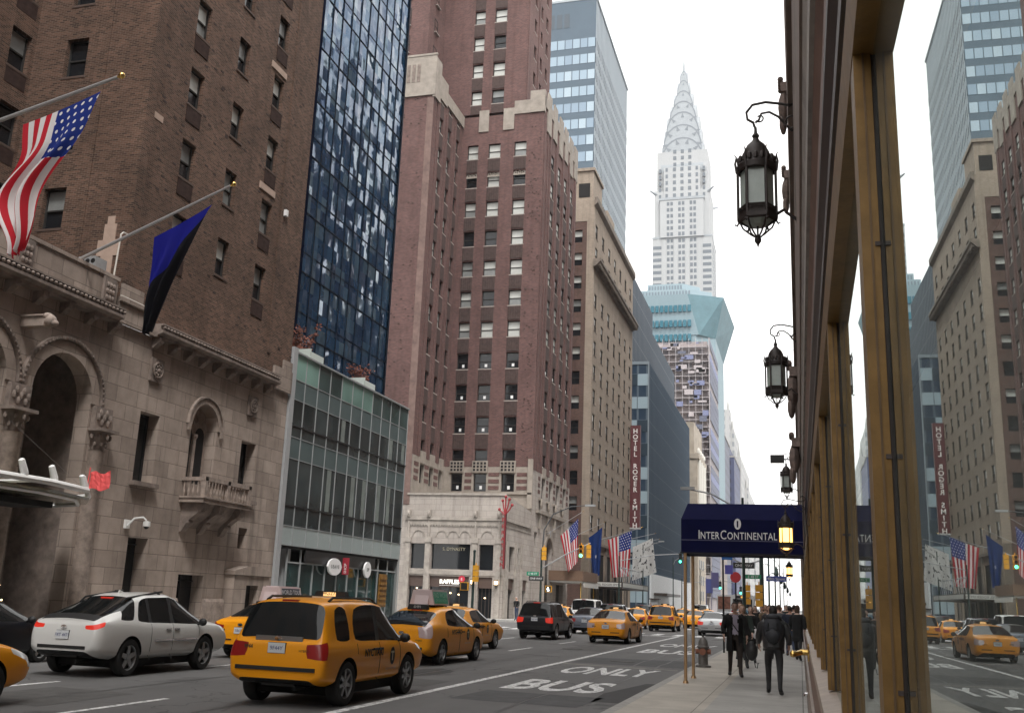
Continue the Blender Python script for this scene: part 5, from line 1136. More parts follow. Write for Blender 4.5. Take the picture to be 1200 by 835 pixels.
w = MB()
for q in ops: w.face([(.29, q[1], q[2]), (.29, q[0], q[2]), (.29, q[0], q[3]), (.29, q[1], q[3])])
o_ = w.build('upper_window', GDARK, R1); o_['kind'] = 'stuff'
# plate glass: a coated pane that mirrors the street and lets some of the drape behind show
m, n, l, bs = new_mat('coated_plate_glass'); n.remove(bs); out = n['Material Output']
gl = N(n, 'ShaderNodeBsdfGlossy'); gl.inputs['Color'].default_value = (.86, .92, .90, 1); gl.inputs['Roughness'].default_value = .0
tp = N(n, 'ShaderNodeBsdfTransparent'); tp.inputs['Color'].default_value = (.8, .86, .84, 1); ms_ = N(n, 'ShaderNodeMixShader'); ms_.inputs[0].default_value = .70
g_ = N(n, 'ShaderNodeNewGeometry'); nz_ = N(n, 'ShaderNodeTexNoise'); nz_.inputs['Scale'].default_value = .5; l.new(g_.outputs['Position'], nz_.inputs['Vector']); bp_ = N(n, 'ShaderNodeBump'); bp_.inputs['Strength'].default_value = .3; bp_.inputs['Distance'].default_value = .002; l.new(nz_.outputs['Fac'], bp_.inputs['Height']); l.new(bp_.outputs[0], gl.inputs['Normal'])
df_ = N(n, 'ShaderNodeBsdfDiffuse'); df_.inputs['Color'].default_value = (.55, .58, .57, 1); ms2 = N(n, 'ShaderNodeMixShader'); sm_ = N(n, 'ShaderNodeTexNoise'); sm_.inputs['Scale'].default_value = 2.2; sm_.inputs['Detail'].default_value = 8; l.new(g_.outputs['Position'], sm_.inputs['Vector']); sr_ = N(n, 'ShaderNodeMapRange'); sr_.inputs['From Min'].default_value = .4; sr_.inputs['From Max'].default_value = .75; sr_.inputs['To Min'].default_value = .03; sr_.inputs['To Max'].default_value = .14; l.new(sm_.outputs['Fac'], sr_.inputs['Value']); l.new(sr_.outputs[0], ms2.inputs[0])
l.new(tp.outputs[0], ms_.inputs[1]); l.new(gl.outputs[0], ms_.inputs[2]); l.new(ms_.outputs[0], ms2.inputs[1]); l.new(df_.outputs[0], ms2.inputs[2]); l.new(ms2.outputs[0], out.inputs['Surface']); PLATE = m
posts = [2.82+2.95*i for i in range(-2, 20)]
posts = [p for p in posts if p < YB-.4]; PX, PT = .252+.0215, .0215
b = MB(); b.box(.9, .95, 2.72, 60, .2, 3.4, 0); b.box(.5, 5, -3.4, 62, .15, .2, 1); b.box(5, 5.1, -3.4, 62, .2, 3.5, 1); b.box(.5, 5, -3.4, 62, 3.45, 3.5, 1); b.box(.5, 5, -3.5, -3.4, .2, 3.5, 1)
b.build('room_and_drape', [plain('pale_drape', (.72, .74, .72), .9, var=.06, vs=2), plain('room_brown', (.10, .08, .07), .8)], R1)
for i, y in enumerate(posts):
    b = MB(); b.box(.197, .2455, y, y+.14, 1.09, 3.3, 0); b.box(.2455, .30, y+.012, y+.128, 1.09, 3.3, 1); b.box(.221, .227, y-.003, y+.143, 1.09, 3.3, 2)
    for z in (1.5, 2.1, 2.7): b.box(.232, .246, y-.006, y+.01, z, z+.012, 1)
    b.build('window_post', [GOLD, BRND, GOLD_D], R1)
    if i+1 < len(posts):
        pt = PT if i == 1 else -.004; PX = .252+pt if i == 1 else .250; g2 = MB(); g2.face([(PX-pt, posts[i+1]+.05, 1.07), (PX+pt, y+.1, 1.07), (PX+pt, y+.1, 3.32), (PX-pt, posts[i+1]+.05, 3.32)]); g2.build('window_pane', PLATE, R1)
b = MB()
for (y, z, s) in ((24.5, 14.6, 1.0), (23.5, 6.9, .9), (21.0, 4.9, .7), (30, 14.6, 1.0)):
    b.box(-.1*s, .1, y-.35*s, y+.35*s, z, z+.25*s); b.ball((-.02, y, z-.3*s), (.16*s, .4*s, .45*s), n=8, k=6); b.ball((-.06, y, z-.75*s), (.1*s, .25*s, .3*s), n=8, k=5)
    for k in range(5): b.ball((-.1*s, y-.3*s+.15*s*k, z+.35*s), .08*s, n=6, k=4)
b.build('carved_bracket', plain('weathered_carving', (.22, .17, .15), .9, var=.4, vs=6, bump=.6), R1, smooth=50)
sp_ = thing('standpipe', 'polished brass fire hose connection on the hotel wall by the pavement', 'standpipe', (.1, 18, 1)); b = MB()
b.tube([(.12, 18, 1.02), (-.02, 18, 1.02)], .05, 10); b.tube([(0, 18, 1.02), (-.07, 17.9, 1.0), (-.13, 17.82, .99)], [.045, .04, .05], 10); b.tube([(0, 18, 1.02), (-.07, 18.1, 1.0), (-.13, 18.18, .99)], [.045, .04, .05], 10); b.build('pipe', BRASS, sp_, smooth=40)
b = MB(); b.lathe([(.14, 0), (.15, .02), (.08, .03)], (.10, 18, 1.02), 16, 'x'); b.build('wall_plate', BRASS, sp_, smooth=40)
for yy in (17.8, 18.2): b = MB(); b.ball((-.14, yy, .99), .052, n=8, k=5); b.build('cap', BRASS, sp_, smooth=40)
sp2 = MB(); sp2.tube([(.1, 16.2, .5), (.03, 16.2, .5), (.01, 16.2, .47)], .018, 8); tag(sp2.build('water_spigot', CHROME), 'small chrome spigot low on the hotel plinth', 'spigot')
fl_ = thing('box_floodlight', 'flat dark box light on a thin arm from the hotel wall', 'floodlight', (-.4, 26, 5.4)); b = MB(); b.box(-.62, -.28, 25.9, 26.15, 5.3, 5.48); b.build('lamp_box', BLACK, fl_); b = MB(); b.tube([(.1, 26, 5.36), (-.28, 26, 5.38)], .02); b.build('arm', STEEL, fl_)

# ---------------------------------------------------------------- wrought-iron lanterns
IRON = plain('wrought_iron', (.040, .032, .030), .5, metal=.4, var=.3, vs=12); LGLASS = plain('milky_lantern_glass', (.40, .46, .43), .25, spec=.6, var=.12, vs=5)
AMBER = plain('lit_amber_glass', (1, .55, .15), .4, emit=(1, .52, .13), es=2.6)
def curl(c, r, a0, a1, n=12, k=.6):
    return [(c[0]+r*(1-(1-k)*i/n)*math.cos(a0+(a1-a0)*i/n), 0, c[1]+r*(1-(1-k)*i/n)*math.sin(a0+(a1-a0)*i/n)) for i in range(n+1)]
def lantern(name, label, x, y, z, s, wall, lit=False, arm=True):
    L = thing(name, label, 'lantern', (x, y, z), 'iron lanterns along the hotel front')
    t0 = T(x, y, z) @ Matrix.Scale(s, 4)
    b = MB(); i0 = 0
    n = 6
    hexa = lambda r, a=0: [(r*math.cos(math.pi/3*k+a), r*math.sin(math.pi/3*k+a)) for k in range(6)]
    # z=0 bottom ring of the body, 0.62 top ring
    b.lathe([(.20, -.02), (.225, 0), (.225, .05), (.21, .06), (.21, .13), (.225, .15), (.2, .16), (.2, .05)], n=6)
    b.lathe([(.2, .58), (.225, .6), (.23, .66), (.2, .70), (.17, .72), (.16, .78), (.15, .84), (.11, .92), (.05, .98), (.03, 1.02), (.045, 1.05), (.02, 1.09), (.015, 1.16)], n=12)
    for k in range(6):
        c, s_ = math.cos(math.pi/3*k), math.sin(math.pi/3*k)
        b.tube([(.212*c, .212*s_, .02), (.212*c, .212*s_, .64)], .017, 5)
        b.tube([(.22*c, .22*s_, .6), (.24*c, .24*s_, .72), (.225*c, .225*s_, .8), (.25*c, .25*s_, .84)], [.018, .014, .01, .004], 5)
        b.tube([(.2*c, .2*s_, 0), (.23*c, .23*s_, -.05), (.25*c, .25*s_, -.03)], .012, 5)
        b.tube([(.2*c, .2*s_, 0), (.16*c, .16*s_, -.09), (.08*c, .08*s_, -.16), (.02*c, .02*s_, -.2)], .011, 5)
        for q in range(4):
            a = math.pi/3*(k+(q+.5)/4); b.lathe([(.022, -.004), (.028, 0), (.022, .004)], (.215*math.cos(a)*.94, .215*math.sin(a)*.94, .1), 6)
        for q in range(3):
            a = math.pi/3*(k+(q+.5)/3); b.ball((.2*math.cos(a), .2*math.sin(a), .73), (.03, .03, .05), n=5, k=4)
    b.ball((0, 0, -.23), (.04, .04, .05), n=8, k=5); b.tube([(0, 0, 0), (0, 0, -.28)], .012, 5); b.tube([(0, 0, -.27), (0, 0, -.32)], [.02, .003], 5)
    b.xf(t0, i0); b.build('frame', IRON, L, smooth=35)
    gq = MB(); gq.lathe([(.185, .15), (.185, .6)], n=6); gq.lathe([(.02, -.07), (.1, -.06), (.17, .0), (.185, .04)], n=10); gq.xf(t0); gq.build('glass_panes', AMBER if lit else LGLASS, L)
    a = MB(); wx = (wall-x)/s
    if arm:
        a.tube([(0, 0, 1.14), (-.02, 0, 1.2)] + [(-.02+.0, 0, 1.22), (-.09, 0, 1.27), (-.1, 0, 1.36), (-.03, 0, 1.45), (.12, 0, 1.47), (.3, 0, 1.43), (wx-.05, 0, 1.4), (wx, 0, 1.42)], .016, 6)
        a.tube([(0, 0, 1.22), (.04, 0, 1.25), (.07, 0, 1.33), (.16, 0, 1.34), (.26, 0, 1.27), (.34, 0, 1.16), (wx-.03, 0, 1.08), (wx, 0, 1.1)], .014, 6)
        a.tube(curl((wx-.02, 1.5), .10, -2.2, 2.6), .012, 5); a.tube(curl((wx-.04, 1.2), .09, -1.6, 3.2), .012, 5); a.tube(curl((.05, 1.27), .05, -2.6, 2.4), .010, 5)
        a.tube([(.2, 0, .06), (.3, 0, .12), (wx-.12, 0, .08), (wx, 0, -.02)], .018, 6); a.tube([(.33, 0, 1.15), (.3, 0, 1.3)], [.014, .002], 5)
        a.tube([(wx, 0, -.05), (wx, 0, 1.6)], .02, 5)
    else: a.tube([(0, 0, 1.14), (0, 0, 1.35), (.15, 0, 1.45), (wx, 0, 1.42)], .014, 6)
    a.xf(t0); a.build('bracket', IRON, L)
    return L
lantern('wall_lantern', 'large wrought iron lantern nearest the viewer on its scroll bracket', -.34, 11.0, 5.98, 1.0, .1)
lantern('wall_lantern', 'middle wrought iron lantern hanging against white sky above the blue awning', -.34, 21.0, 6.02, 1.02, .1)
lantern('wall_lantern', 'far iron lantern peeping over the top of the blue awning', -.36, 39, 6.0, .98, .1)
LIT = lantern('entrance_lantern', 'small glowing amber lantern in front of the blue awning', -.20, 18.0, 2.73, .56, .1, lit=True)
lantern('entrance_lantern', 'glowing lower tier of the entrance lantern hanging below the awning edge', -.22, 24.6, 2.45, .34, .1, lit=True)  # its glass glows amber as well

# ---------------------------------------------------------------- blue awning over the pavement
A1 = thing('awning', 'navy blue awning with white lettering reaching from the hotel door to the kerb', 'awning', (-1.2, 22, .15))
NAVY = plain('navy_canvas', (.0055, .007, .046), .85, var=.15, vs=3, spec=.12); AX0, AX1, AY0, AY1 = -2.40, .10, 21.75, 23.5
b = MB(); zb_, zk, zt_ = 2.80, 3.50, 3.87; iy = .42; ix = .10
lo_ = [(AX0, AY0), (AX1, AY0), (AX1, AY1), (AX0, AY1)]; hi_ = [(AX0+ix, AY0+iy), (AX1, AY0+iy), (AX1, AY1-iy), (AX0+ix, AY1-iy)]
for i in range(4):
    k = (i+1) % 4
    b.face([(*lo_[i], zb_), (*lo_[k], zb_), (*lo_[k], zk), (*lo_[i], zk)]); b.face([(*lo_[i], zk), (*lo_[k], zk), (*hi_[k], zt_), (*hi_[i], zt_)])
b.face([(*p, zt_) for p in hi_]); b.face([(AX0+.02, AY0+.02, zb_+.02), (AX0+.02, AY1-.02, zb_+.02), (AX1, AY1-.02, zb_+.02), (AX1, AY0+.02, zb_+.02)], 1); b.build('canvas', [NAVY, plain('awning_lining', (.006, .006, .03), .9)], A1)
b = MB(); b.box(AX0-.006, AX1, AY0-.006, AY0-.001, 3.055, 3.07, 0); b.box(AX0-.01, AX1, AY0-.012, AY0+.02, 2.79, 2.815, 1); b.box(AX0-.008, AX0, AY0-.01, AY1, 2.79, 2.815, 1); b.build('piping', [plain('pale_piping', (.12, .12, .2), .7), plain('dark_hem', (.004, .004, .02), .8)], A1)
def smallcaps(parts, y, xc, z, h, width):
    g = MB(); x = 0
    for t, s in parts:
        i = len(g.v); g.text(t, Matrix.Identity(4), size=s, align='LEFT', off=.006, space=1.08); 
        x1 = max(p[0] for p in g.v[i:]); x0 = min(p[0] for p in g.v[i:])
        for k in range(i, len(g.v)): g.v[k] = (g.v[k][0]-x0+x, g.v[k][1], 0)
        x += x1-x0+.14
    f = width/(x-.14); fz = h/max(p[1] for p in g.v); g.v = [(xc-width/2+p[0]*f, y, z+p[1]*fz) for p in g.v]
    return g
sx0, sx1 = -2.03, -.42
g = smallcaps([('I', 1.25), ('NTER', 1.0), ('C', 1.25), ('ONTINENTAL', 1.0)], AY0-.012, (sx0+sx1)/2, 3.09, .185, sx1-sx0)
xs_ = sorted(set(round(p[0], 3) for p in g.v)); g.build('lettering', plain('awning_white', (.85, .85, .85), .6), A1)
g = MB(); g.lathe([(.001, 0), (.1, 0)], (0, 0, 0), 20, 'y'); g.v = [(p[0]*.72-1.22, AY0-.012, p[2]*1.15+3.41) for p in g.v]; i = len(g.f); g.text('I', T(-1.22, AY0-.02, 3.345) @ FACE_NEG_Y, size=.18, off=.006, m=1); g.build('emblem', [MATS['awning_white'], NAVY], A1)
for x, y in ((-2.32, 21.8), (-2.32, 23.4)):
    b = MB(); b.lathe([(.034, .15), (.034, 2.8)], (x, y, 0), 12); b.lathe([(.06, .15), (.05, .2)], (x, y, 0), 12); b.build('pole', plain('satin_brass_pole', (.62, .40, .22), .35, metal=.7), A1, smooth=40)
# ================================================================ flags
def flag_mat(name, kind):
    m, n, l, b = new_mat(name); uv = N(n, 'ShaderNodeTexCoord'); s = N(n, 'ShaderNodeSeparateXYZ'); l.new(uv.outputs['UV'], s.inputs[0])
    def math_(op, a, bb=None):
        q = N(n, 'ShaderNodeMath', operation=op)
        for i, v in enumerate((a, bb)):
            if v is None: continue
            if isinstance(v, (int, float)): q.inputs[i].default_value = v
            else: l.new(v, q.inputs[i])
        return q.outputs[0]
    def mixc(f, a, c):
        q = N(n, 'ShaderNodeMix', data_type='RGBA'); l.new(f, q.inputs[0])
        for i, v in ((6, a), (7, c)):
            if isinstance(v, tuple): q.inputs[i].default_value = rgba(v)
            else: l.new(v, q.inputs[i])
        return q.outputs[2]
    u, v = s.outputs[0], s.outputs[1]      # u along the pole (1 = tip), v down the cloth
    if kind == 'us':
        st = math_('LESS_THAN', math_('FRACT', math_('MULTIPLY', u, 6.5)), .5); base = mixc(st, (.72, .70, .70), (.50, .02, .035))
        can = math_('MULTIPLY', math_('GREATER_THAN', u, 6/13), math_('LESS_THAN', v, .40))
        su, sv = math_('MULTIPLY', math_('SUBTRACT', u, 6/13), 10.2), math_('MULTIPLY', v, 16)
        sh = math_('MULTIPLY', math_('FLOOR', sv), .5)
        du = math_('SUBTRACT', math_('FRACT', math_('ADD', su, sh)), .5); dv = math_('SUBTRACT', math_('FRACT', sv), .5)
        d = math_('ADD', math_('MULTIPLY', du, du), math_('MULTIPLY', dv, dv)); star = math_('LESS_THAN', d, .04)
        col = mixc(can, base, mixc(star, (.015, .035, .22), (.75, .75, .77)))
    elif kind == 'blue':
        d = math_('ADD', math_('POWER', math_('MULTIPLY', math_('SUBTRACT', u, .5), 3.2), 2), math_('POWER', math_('MULTIPLY', math_('SUBTRACT', v, .55), 6), 2)); col = mixc(math_('LESS_THAN', d, .05), (.010, .035, .15), (.35, .36, .42))
    elif kind == 'royal': col = mixc(math_('GREATER_THAN', math_('ADD', v, math_('MULTIPLY', u, .62)), .70), (.006, .008, .20), (.003, .003, .006))  # black diagonal paints the shaded back of the fold into the cloth
    else:
        no = N(n, 'ShaderNodeTexNoise'); no.inputs['Scale'].default_value = 9; no.inputs['Detail'].default_value = 3; l.new(uv.outputs['UV'], no.inputs['Vector']); col = mixc(math_('GREATER_THAN', no.outputs['Fac'], .60), (.62, .62, .61), (.05, .05, .055))
    l.new(col, b.inputs['Base Color']); b.inputs['Roughness'].default_value = .75; b.inputs['Specular IOR Level'].default_value = .2
    tr = N(n, 'ShaderNodeBsdfTranslucent'); l.new(col, tr.inputs['Color']); mxs = N(n, 'ShaderNodeMixShader'); mxs.inputs[0].default_value = .35; l.new(b.outputs[0], mxs.inputs[1]); l.new(tr.outputs[0], mxs.inputs[2]); l.new(mxs.outputs[0], n['Material Output'].inputs['Surface'])
    return m
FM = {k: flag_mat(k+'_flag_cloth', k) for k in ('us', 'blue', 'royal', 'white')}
def flag(kind, label, a, b, fly0, fly1, y, pleats=3.0, amp=.12, ease=1.5, fold=0.0, bulge=0.0):
    """cloth hung from a..b (x, z) on the pole; lower edge runs fly0..fly1; y the plane"""
    mb = MB(); NU, NV = 22, 26; grid = []
    for j in range(NV+1):
        v = j/NV; e = v**ease
        for i in range(NU+1):
            u = i/NU
            x = (a[0]+(b[0]-a[0])*u)*(1-e) + (fly0[0]+(fly1[0]-fly0[0])*u)*e
            z = (a[1]+(b[1]-a[1])*u)*(1-v) + (fly0[1]+(fly1[1]-fly0[1])*u)*v
            sag = math.sin(math.pi*u)*.04*(1-v)
            ph = u*pleats*6.283 + v*1.7
            x += fold*math.sin(v*7.5)*(.4+.6*u)*v*(1-v) - bulge*(1-u*.6)*math.sin(math.pi*min(1, max(0, (v-.18)/.82)))**2
            grid.append((x, y + amp*v*math.sin(ph)*(.5+.5*math.sin(math.pi*min(1, v*1.1))) + .05*math.sin(v*6+u*2)*v, z-sag))
    for j in range(NV):
        for i in range(NU):
            q = [j*(NU+1)+i, j*(NU+1)+i+1, (j+1)*(NU+1)+i+1, (j+1)*(NU+1)+i]
            mb.face([grid[k] for k in q], 0, [(i/NU, j/NV), ((i+1)/NU, j/NV), ((i+1)/NU, (j+1)/NV), (i/NU, (j+1)/NV)])
    o = mb.build('flag', FM[kind], smooth=180, merge=True); return tag(o, label, 'flag')
def pole(label, root, tip, group, r=.04):
    P = thing('flagpole', label, 'flagpole', root, group); b = MB(); b.tube([root, tip], [r, r*.6], 8); b.build('shaft', plain('grey_flagpole', (.40, .40, .41), .35, metal=.4), P, smooth=40)
    b = MB(); d = (Vector(tip)-Vector(root)).normalized(); e = Vector(tip)+d*.12; b.ball(e, r*1.35, n=10, k=6); b.tube([tip, e], r*.5, 6); b.build('finial', BRASS, P, smooth=40)
    b = MB(); b.tube([Vector(root)-d*.3, Vector(root)+d*.25], r*1.7, 8); b.tube([Vector(root)+d*.3, Vector(root)+d*.3+Vector((0, 0, -.55))], r*.7, 6); b.build('socket', STEEL, P); return P
pole('grey flagpole with a large stars and stripes flag at the stone hotel', (-23.0, 19.3, 12.55), (-16.3, 19.3, 14.2), 'flagpoles on the stone hotel', .065)
pole('grey flagpole with a plain royal blue flag at the stone hotel', (-22.95, 26.1, 11.85), (-17.15, 26.1, 14.2), 'flagpoles on the stone hotel', .06)
flag('us', 'large stars and stripes flag drooping from the pole at the stone hotel', (-19.0, 13.15), (-16.75, 13.85), (-18.75, 9.5), (-18.5, 9.75), 19.3, 2.2, .34, .95, .25, .75)
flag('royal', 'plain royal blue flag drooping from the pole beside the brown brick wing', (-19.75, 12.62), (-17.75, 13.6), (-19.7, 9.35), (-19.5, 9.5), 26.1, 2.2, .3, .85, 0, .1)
MP = 'flagpoles over the hotel marquees'
pole('thin pole carrying the stars and stripes nearest the corner over the brick hotel entrance', (-22.5, 92, 7.8), (-19.3, 92, 9.8), MP, .035); pole('thin pole carrying the dark blue flag over the brick hotel entrance', (-22.5, 103, 8.2), (-19.3, 103, 9.7), MP, .035)
pole('thin pole carrying the stars and stripes in front of the tan hotel', (-22.5, 119, 9.0), (-17.9, 119, 10.4), MP, .04); pole('thin pole carrying the white patterned flag in front of the tan hotel', (-22.5, 128, 9.2), (-17.45, 128, 10.4), MP, .04)
pole('bare thin pole just behind the white patterned flag', (-22.5, 131, 8.8), (-17.3, 131, 9.9), MP, .035)
pole('bare thin pole between the second stars and stripes and the patterned flag', (-22.5, 122, 9.3), (-18.2, 122, 10.7), MP, .035)
flag('us', 'stars and stripes hanging straight over the brown hotel marquee', (-21.3, 7.6), (-19.65, 9.2), (-20.5, 4.3), (-19.6, 5.3), 92, 2.5, .18, 1.0)
flag('blue', 'dark blue state flag with a small pale crest between two striped flags', (-20.85, 8.15), (-19.45, 9.25), (-20.3, 4.2), (-19.7, 4.4), 103, 2, .2, 1.1)
flag('us', 'stars and stripes beside the white patterned flag at the tan hotel', (-21.8, 8.95), (-18.9, 10.1), (-21.2, 4.6), (-19.3, 4.8), 119, 3, .3, 1.0)
flag('white', 'white flag printed with scattered black shapes in front of the tan hotel', (-20.2, 8.7), (-17.7, 9.85), (-20.3, 4.5), (-17.2, 5.6), 128, 1.6, .25, 1.0)
# ================================================================ signals, lamps, signs
SIGY = plain('signal_yellow', (.66, .32, .02), .5, var=.15, vs=4); POLEG = plain('dark_green_pole', (.012, .03, .026), .5); GLIT = plain('green_lens', (.1, .9, .55), .4, emit=(.05, 1, .5), es=6); RLENS = plain('dark_lens', (.03, .02, .02), .3)
def signal_head(b, x, y, z, face=-1, s=1.0):
    """three-lens head; face -1 looks towards -Y"""
    for k in range(3):
        zz = z-.33*s*k; b.box(x-.16*s, x+.16*s, y-.12*s, y+.12*s, zz-.15*s, zz+.15*s, 0)
        if face: b.lathe([(.125*s, 0), (.13*s, .2*s)] if face > 0 else [(.13*s, -.2*s), (.125*s, 0)], (x, y+face*.12*s, zz), 12, 'y', 0); b.lathe([(.001, 0), (.115*s, 0)], (x, y+face*.13*s, zz), 12, 'y', 2 if k == 2 else 1)
def signal(name, label, x, y, z, face=-1, s=1.0, mats=None):
    b = MB(); signal_head(b, x, y, z, face, s); b.box(x-.03, x+.03, y-.03, y+.03, z+.15*s, z+.3*s); o = b.build(name, mats or [SIGY, RLENS, GLIT], POLE); o['label'] = label; return o
def street_pole(label, x, y, h, arm=None, r=.09, cat='signal pole', name='signal_pole'):
    global POLE
    P = POLE = thing(name, label, cat, (x, y, .15)); b = MB(); b.lathe([(r*2, .15), (r*1.9, .5), (r*1.2, .7), (r, 1.2), (r*.8, h)], (x, y, 0), 10); b.ball((x, y, h+.05), r*1.1, n=8, k=5); b.build('post', POLEG if name != 'davit' else STEEL, P, smooth=40)
    if arm: b = MB(); b.tube(arm, .05, 6); b.build('mast_arm', STEEL, P)
    return P
street_pole('green signal pole with angled mast arm at the brick hotel corner', -19.0, 75.8, 5.4, [(-19.0, 75.8, 4.05), (-17.1, 75.8, 5.15), (-15.2, 75.8, 6.05)])
signal('signal_head', 'yellow signal head on the pole at the brick hotel corner', -18.75, 75.6, 5.5, 0)
signal('signal_head', 'yellow signal head with green light on the end of the mast arm', -15.85, 75.6, 5.75, -1)
signal('signal_head', 'yellow signal head turned sideways beside the green one on the mast arm', -15.3, 75.7, 5.75, 0)
b = MB(); b.tube([(-19.0, 76, 5.4), (-18.9, 76, 7.0), (-18.2, 76, 8.2), (-16.8, 76, 8.8), (-15.6, 76, 8.9)], [.06, .05, .05, .04, .03], 6, 0); b.box(-15.7, -14.9, 75.85, 76.15, 8.83, 8.97, 1); b.build('lamp_arm', [plain('dark_lamp_arm', (.05, .055, .06), .5), STEEL], POLE)
def ped(label, x, y, z, walk=True):
    b = MB(); b.box(x-.24, x+.24, y-.12, y+.12, z-.24, z+.24, 0); b.box(x-.2, x+.2, y-.135, y-.121, z-.2, z+.2, 1)
    if walk:
        for q in ((-.02, .1, .06, .06), (0, 0, .09, .12), (-.04, -.12, .05, .12), (.05, -.11, .05, .1), (-.08, .0, .04, .1)): b.box(x+q[0]-q[2]/2, x+q[0]+q[2]/2, y-.142, y-.136, z+q[1]-q[3]/2, z+q[1]+q[3]/2, 2)
    o = b.build('pedestrian_signal', [SIGY, BLACK, plain('walk_white', (.9, .9, .9), .5, emit=(1, 1, 1), es=2.5)], POLE); o['label'] = label; return o
ped('orange pedestrian signal with white walking figure at the arcade corner', -18.3, 75.5, 2.55)
def sign_plate(name, label, x, y, z, w, h, c, txt=None, ts=.2, tc=(.8, .8, .8), dy=0, extra=None):
    b = MB(); b.box(x-w/2, x+w/2, y-.02, y+.02, z-h/2, z+h/2, 0)
    if txt: b.text(txt, T(x, y-.027, z-ts*.36) @ FACE_NEG_Y, size=ts, m=1)
    o = b.build(name, [plain('plate_%d_%d_%d' % tuple(int(v*100) for v in c), c, .5), plain('plate_text_%d' % int(tc[0]*100), tc, .5)], POLE); o['label'] = label; return o
sign_plate('street_sign', 'small green street name sign on the corner signal pole', -19.6, 75.6, 3.65, .95, .3, (.02, .22, .12), 'E 48 ST', .22)
sign_plate('one_way_sign', 'black and white one way sign on the corner signal pole', -19.3, 75.5, 3.3, 1.15, .36, (.03, .03, .03), 'ONE WAY', .2)
street_pole('green signal pole in front of the pale arcade near the glass office', -19.0, 59.0, 4.4)
signal('signal_head', 'yellow signal head seen from behind in front of the cafe', -18.8, 58.8, 3.45, 0, 1.0); ped('yellow pedestrian signal seen from behind in front of the cafe', -19.5, 58.9, 2.35, False)
street_pole('signal pole with long mast arm further down the avenue', -18.9, 110.4, 6.6, [(-18.9, 110.4, 6.2), (-15, 110.4, 6.9), (-12.2, 110.4, 7.1)])
signal('signal_head', 'dark signal head showing green beside the awning edge', -12.25, 110.3, 7.0, -1, 1.1, mats=[POLEG, RLENS, GLIT])
street_pole('distant signal pole with a long arm over the traffic seen under the awning', -18.9, 172.2, 6.0, [(-18.9, 172.2, 5.3), (-12.6, 172.2, 6.0), (-9.3, 172.2, 5.5)])
signal('signal_head', 'far dark signal head showing green over the distant traffic', -12.6, 172, 5.6, -1, 1.3, mats=[POLEG, RLENS, GLIT])
signal('signal_head', 'farthest green signal seen under the awning', -9.3, 172, 4.9, -1, 1.3, mats=[POLEG, RLENS, GLIT])
street_pole('green signal pole behind the pedestrians on this pavement', -2.15, 62.4, 6.2, [(-2.15, 62.4, 4.5), (-3.1, 62.4, 4.2), (-4.3, 62.4, 4.75)], .14)
signal('signal_head', 'yellow signal head seen from behind nearer the road under the awning', -2.98, 62, 2.85, 0, 1.15, mats=[SIGY, SIGY, SIGY]); signal('signal_head', 'yellow signal head seen from behind nearer the green pole under the awning', -2.3, 61.9, 2.85, 0, 1.3, mats=[SIGY, SIGY, SIGY])
sign_plate('one_way_sign', 'black and white one way sign hung from the mast arm under the awning', -3.15, 62, 4.15, 1.25, .34, (.03, .03, .03), 'ONE WAY', .22)
sign_plate('street_sign', 'green street name sign beside the green pole under the awning', -2.6, 61.6, 3.5, .9, .24, (.02, .25, .12), 'E 48 ST', .2)
sign_plate('street_sign', 'blue street name sign to the wall side of the green pole', -1.3, 61.6, 3.42, 1.15, .3, (.05, .08, .35), '48th Street', .22)
def pole_sign(label, x, y, h, name='sign_post'):
    P = thing(name, label, 'sign post', (x, y, .15)); b = MB(); b.tube([(x, y, .15), (x, y, h)], .035, 6); b.build('post', BLACK, P); return P
P = pole_sign('black post carrying a square blue bus stop sign', -2.62, 37.2, 3.9); b = MB(); b.box(-2.66, -2.28, 37.12, 37.16, 3.35, 3.75, 0); b.text('BUS', T(-2.47, 37.11, 3.5) @ FACE_NEG_Y, size=.16, m=1); b.build('sign_plate', [plain('bus_sign_blue', (.01, .12, .42), .5), NOTE], P)
b = MB(); b.box(-2.55, -2.27, 37.12, 37.16, 2.85, 3.17); b.build('timetable', plain('violet_plate', (.10, .10, .45), .5), P)
P = pole_sign('thin post carrying a round red parking sign', -2.6, 44.3, 3.0); b = MB(); b.lathe([(.001, 0), (.22, 0), (.22, .03), (.001, .03)], (-2.6, 44.24, 2.95), 20, 'y', 0); b.build('sign_plate', plain('sign_red3', (.55, .03, .04), .5), P)
def lamp_post(label, x, y, h=8.2, side=-1, arm=2.4, rise=.5):
    P = thing('lamp_post', label, 'lamp post', (x, y, .15), 'lamp posts along the pavement'); b = MB(); b.lathe([(.16, .15), (.15, .8), (.09, 1.0), (.06, h)], (x, y, 0), 8); b.build('post', POLEG, P, smooth=40); b = MB(); b.tube([(x, y, h-1.2), (x+side*.3, y, h-.5), (x+side*arm*.6, y, h-.1+rise*.6), (x+side*arm, y, h-.1+rise)], [.05, .045, .04, .04], 6, 0); b.box(x+side*arm-.45, x+side*arm+.25, y-.12, y+.12, h-.12+rise, h+.02+rise, 1); b.build('lamp_arm', [STEEL, STEEL], P); return P
lamp_post('lamp post behind the awning with its pale arm showing above the canvas', -2.6, 51, 7.0, -1, 2.6, .5)
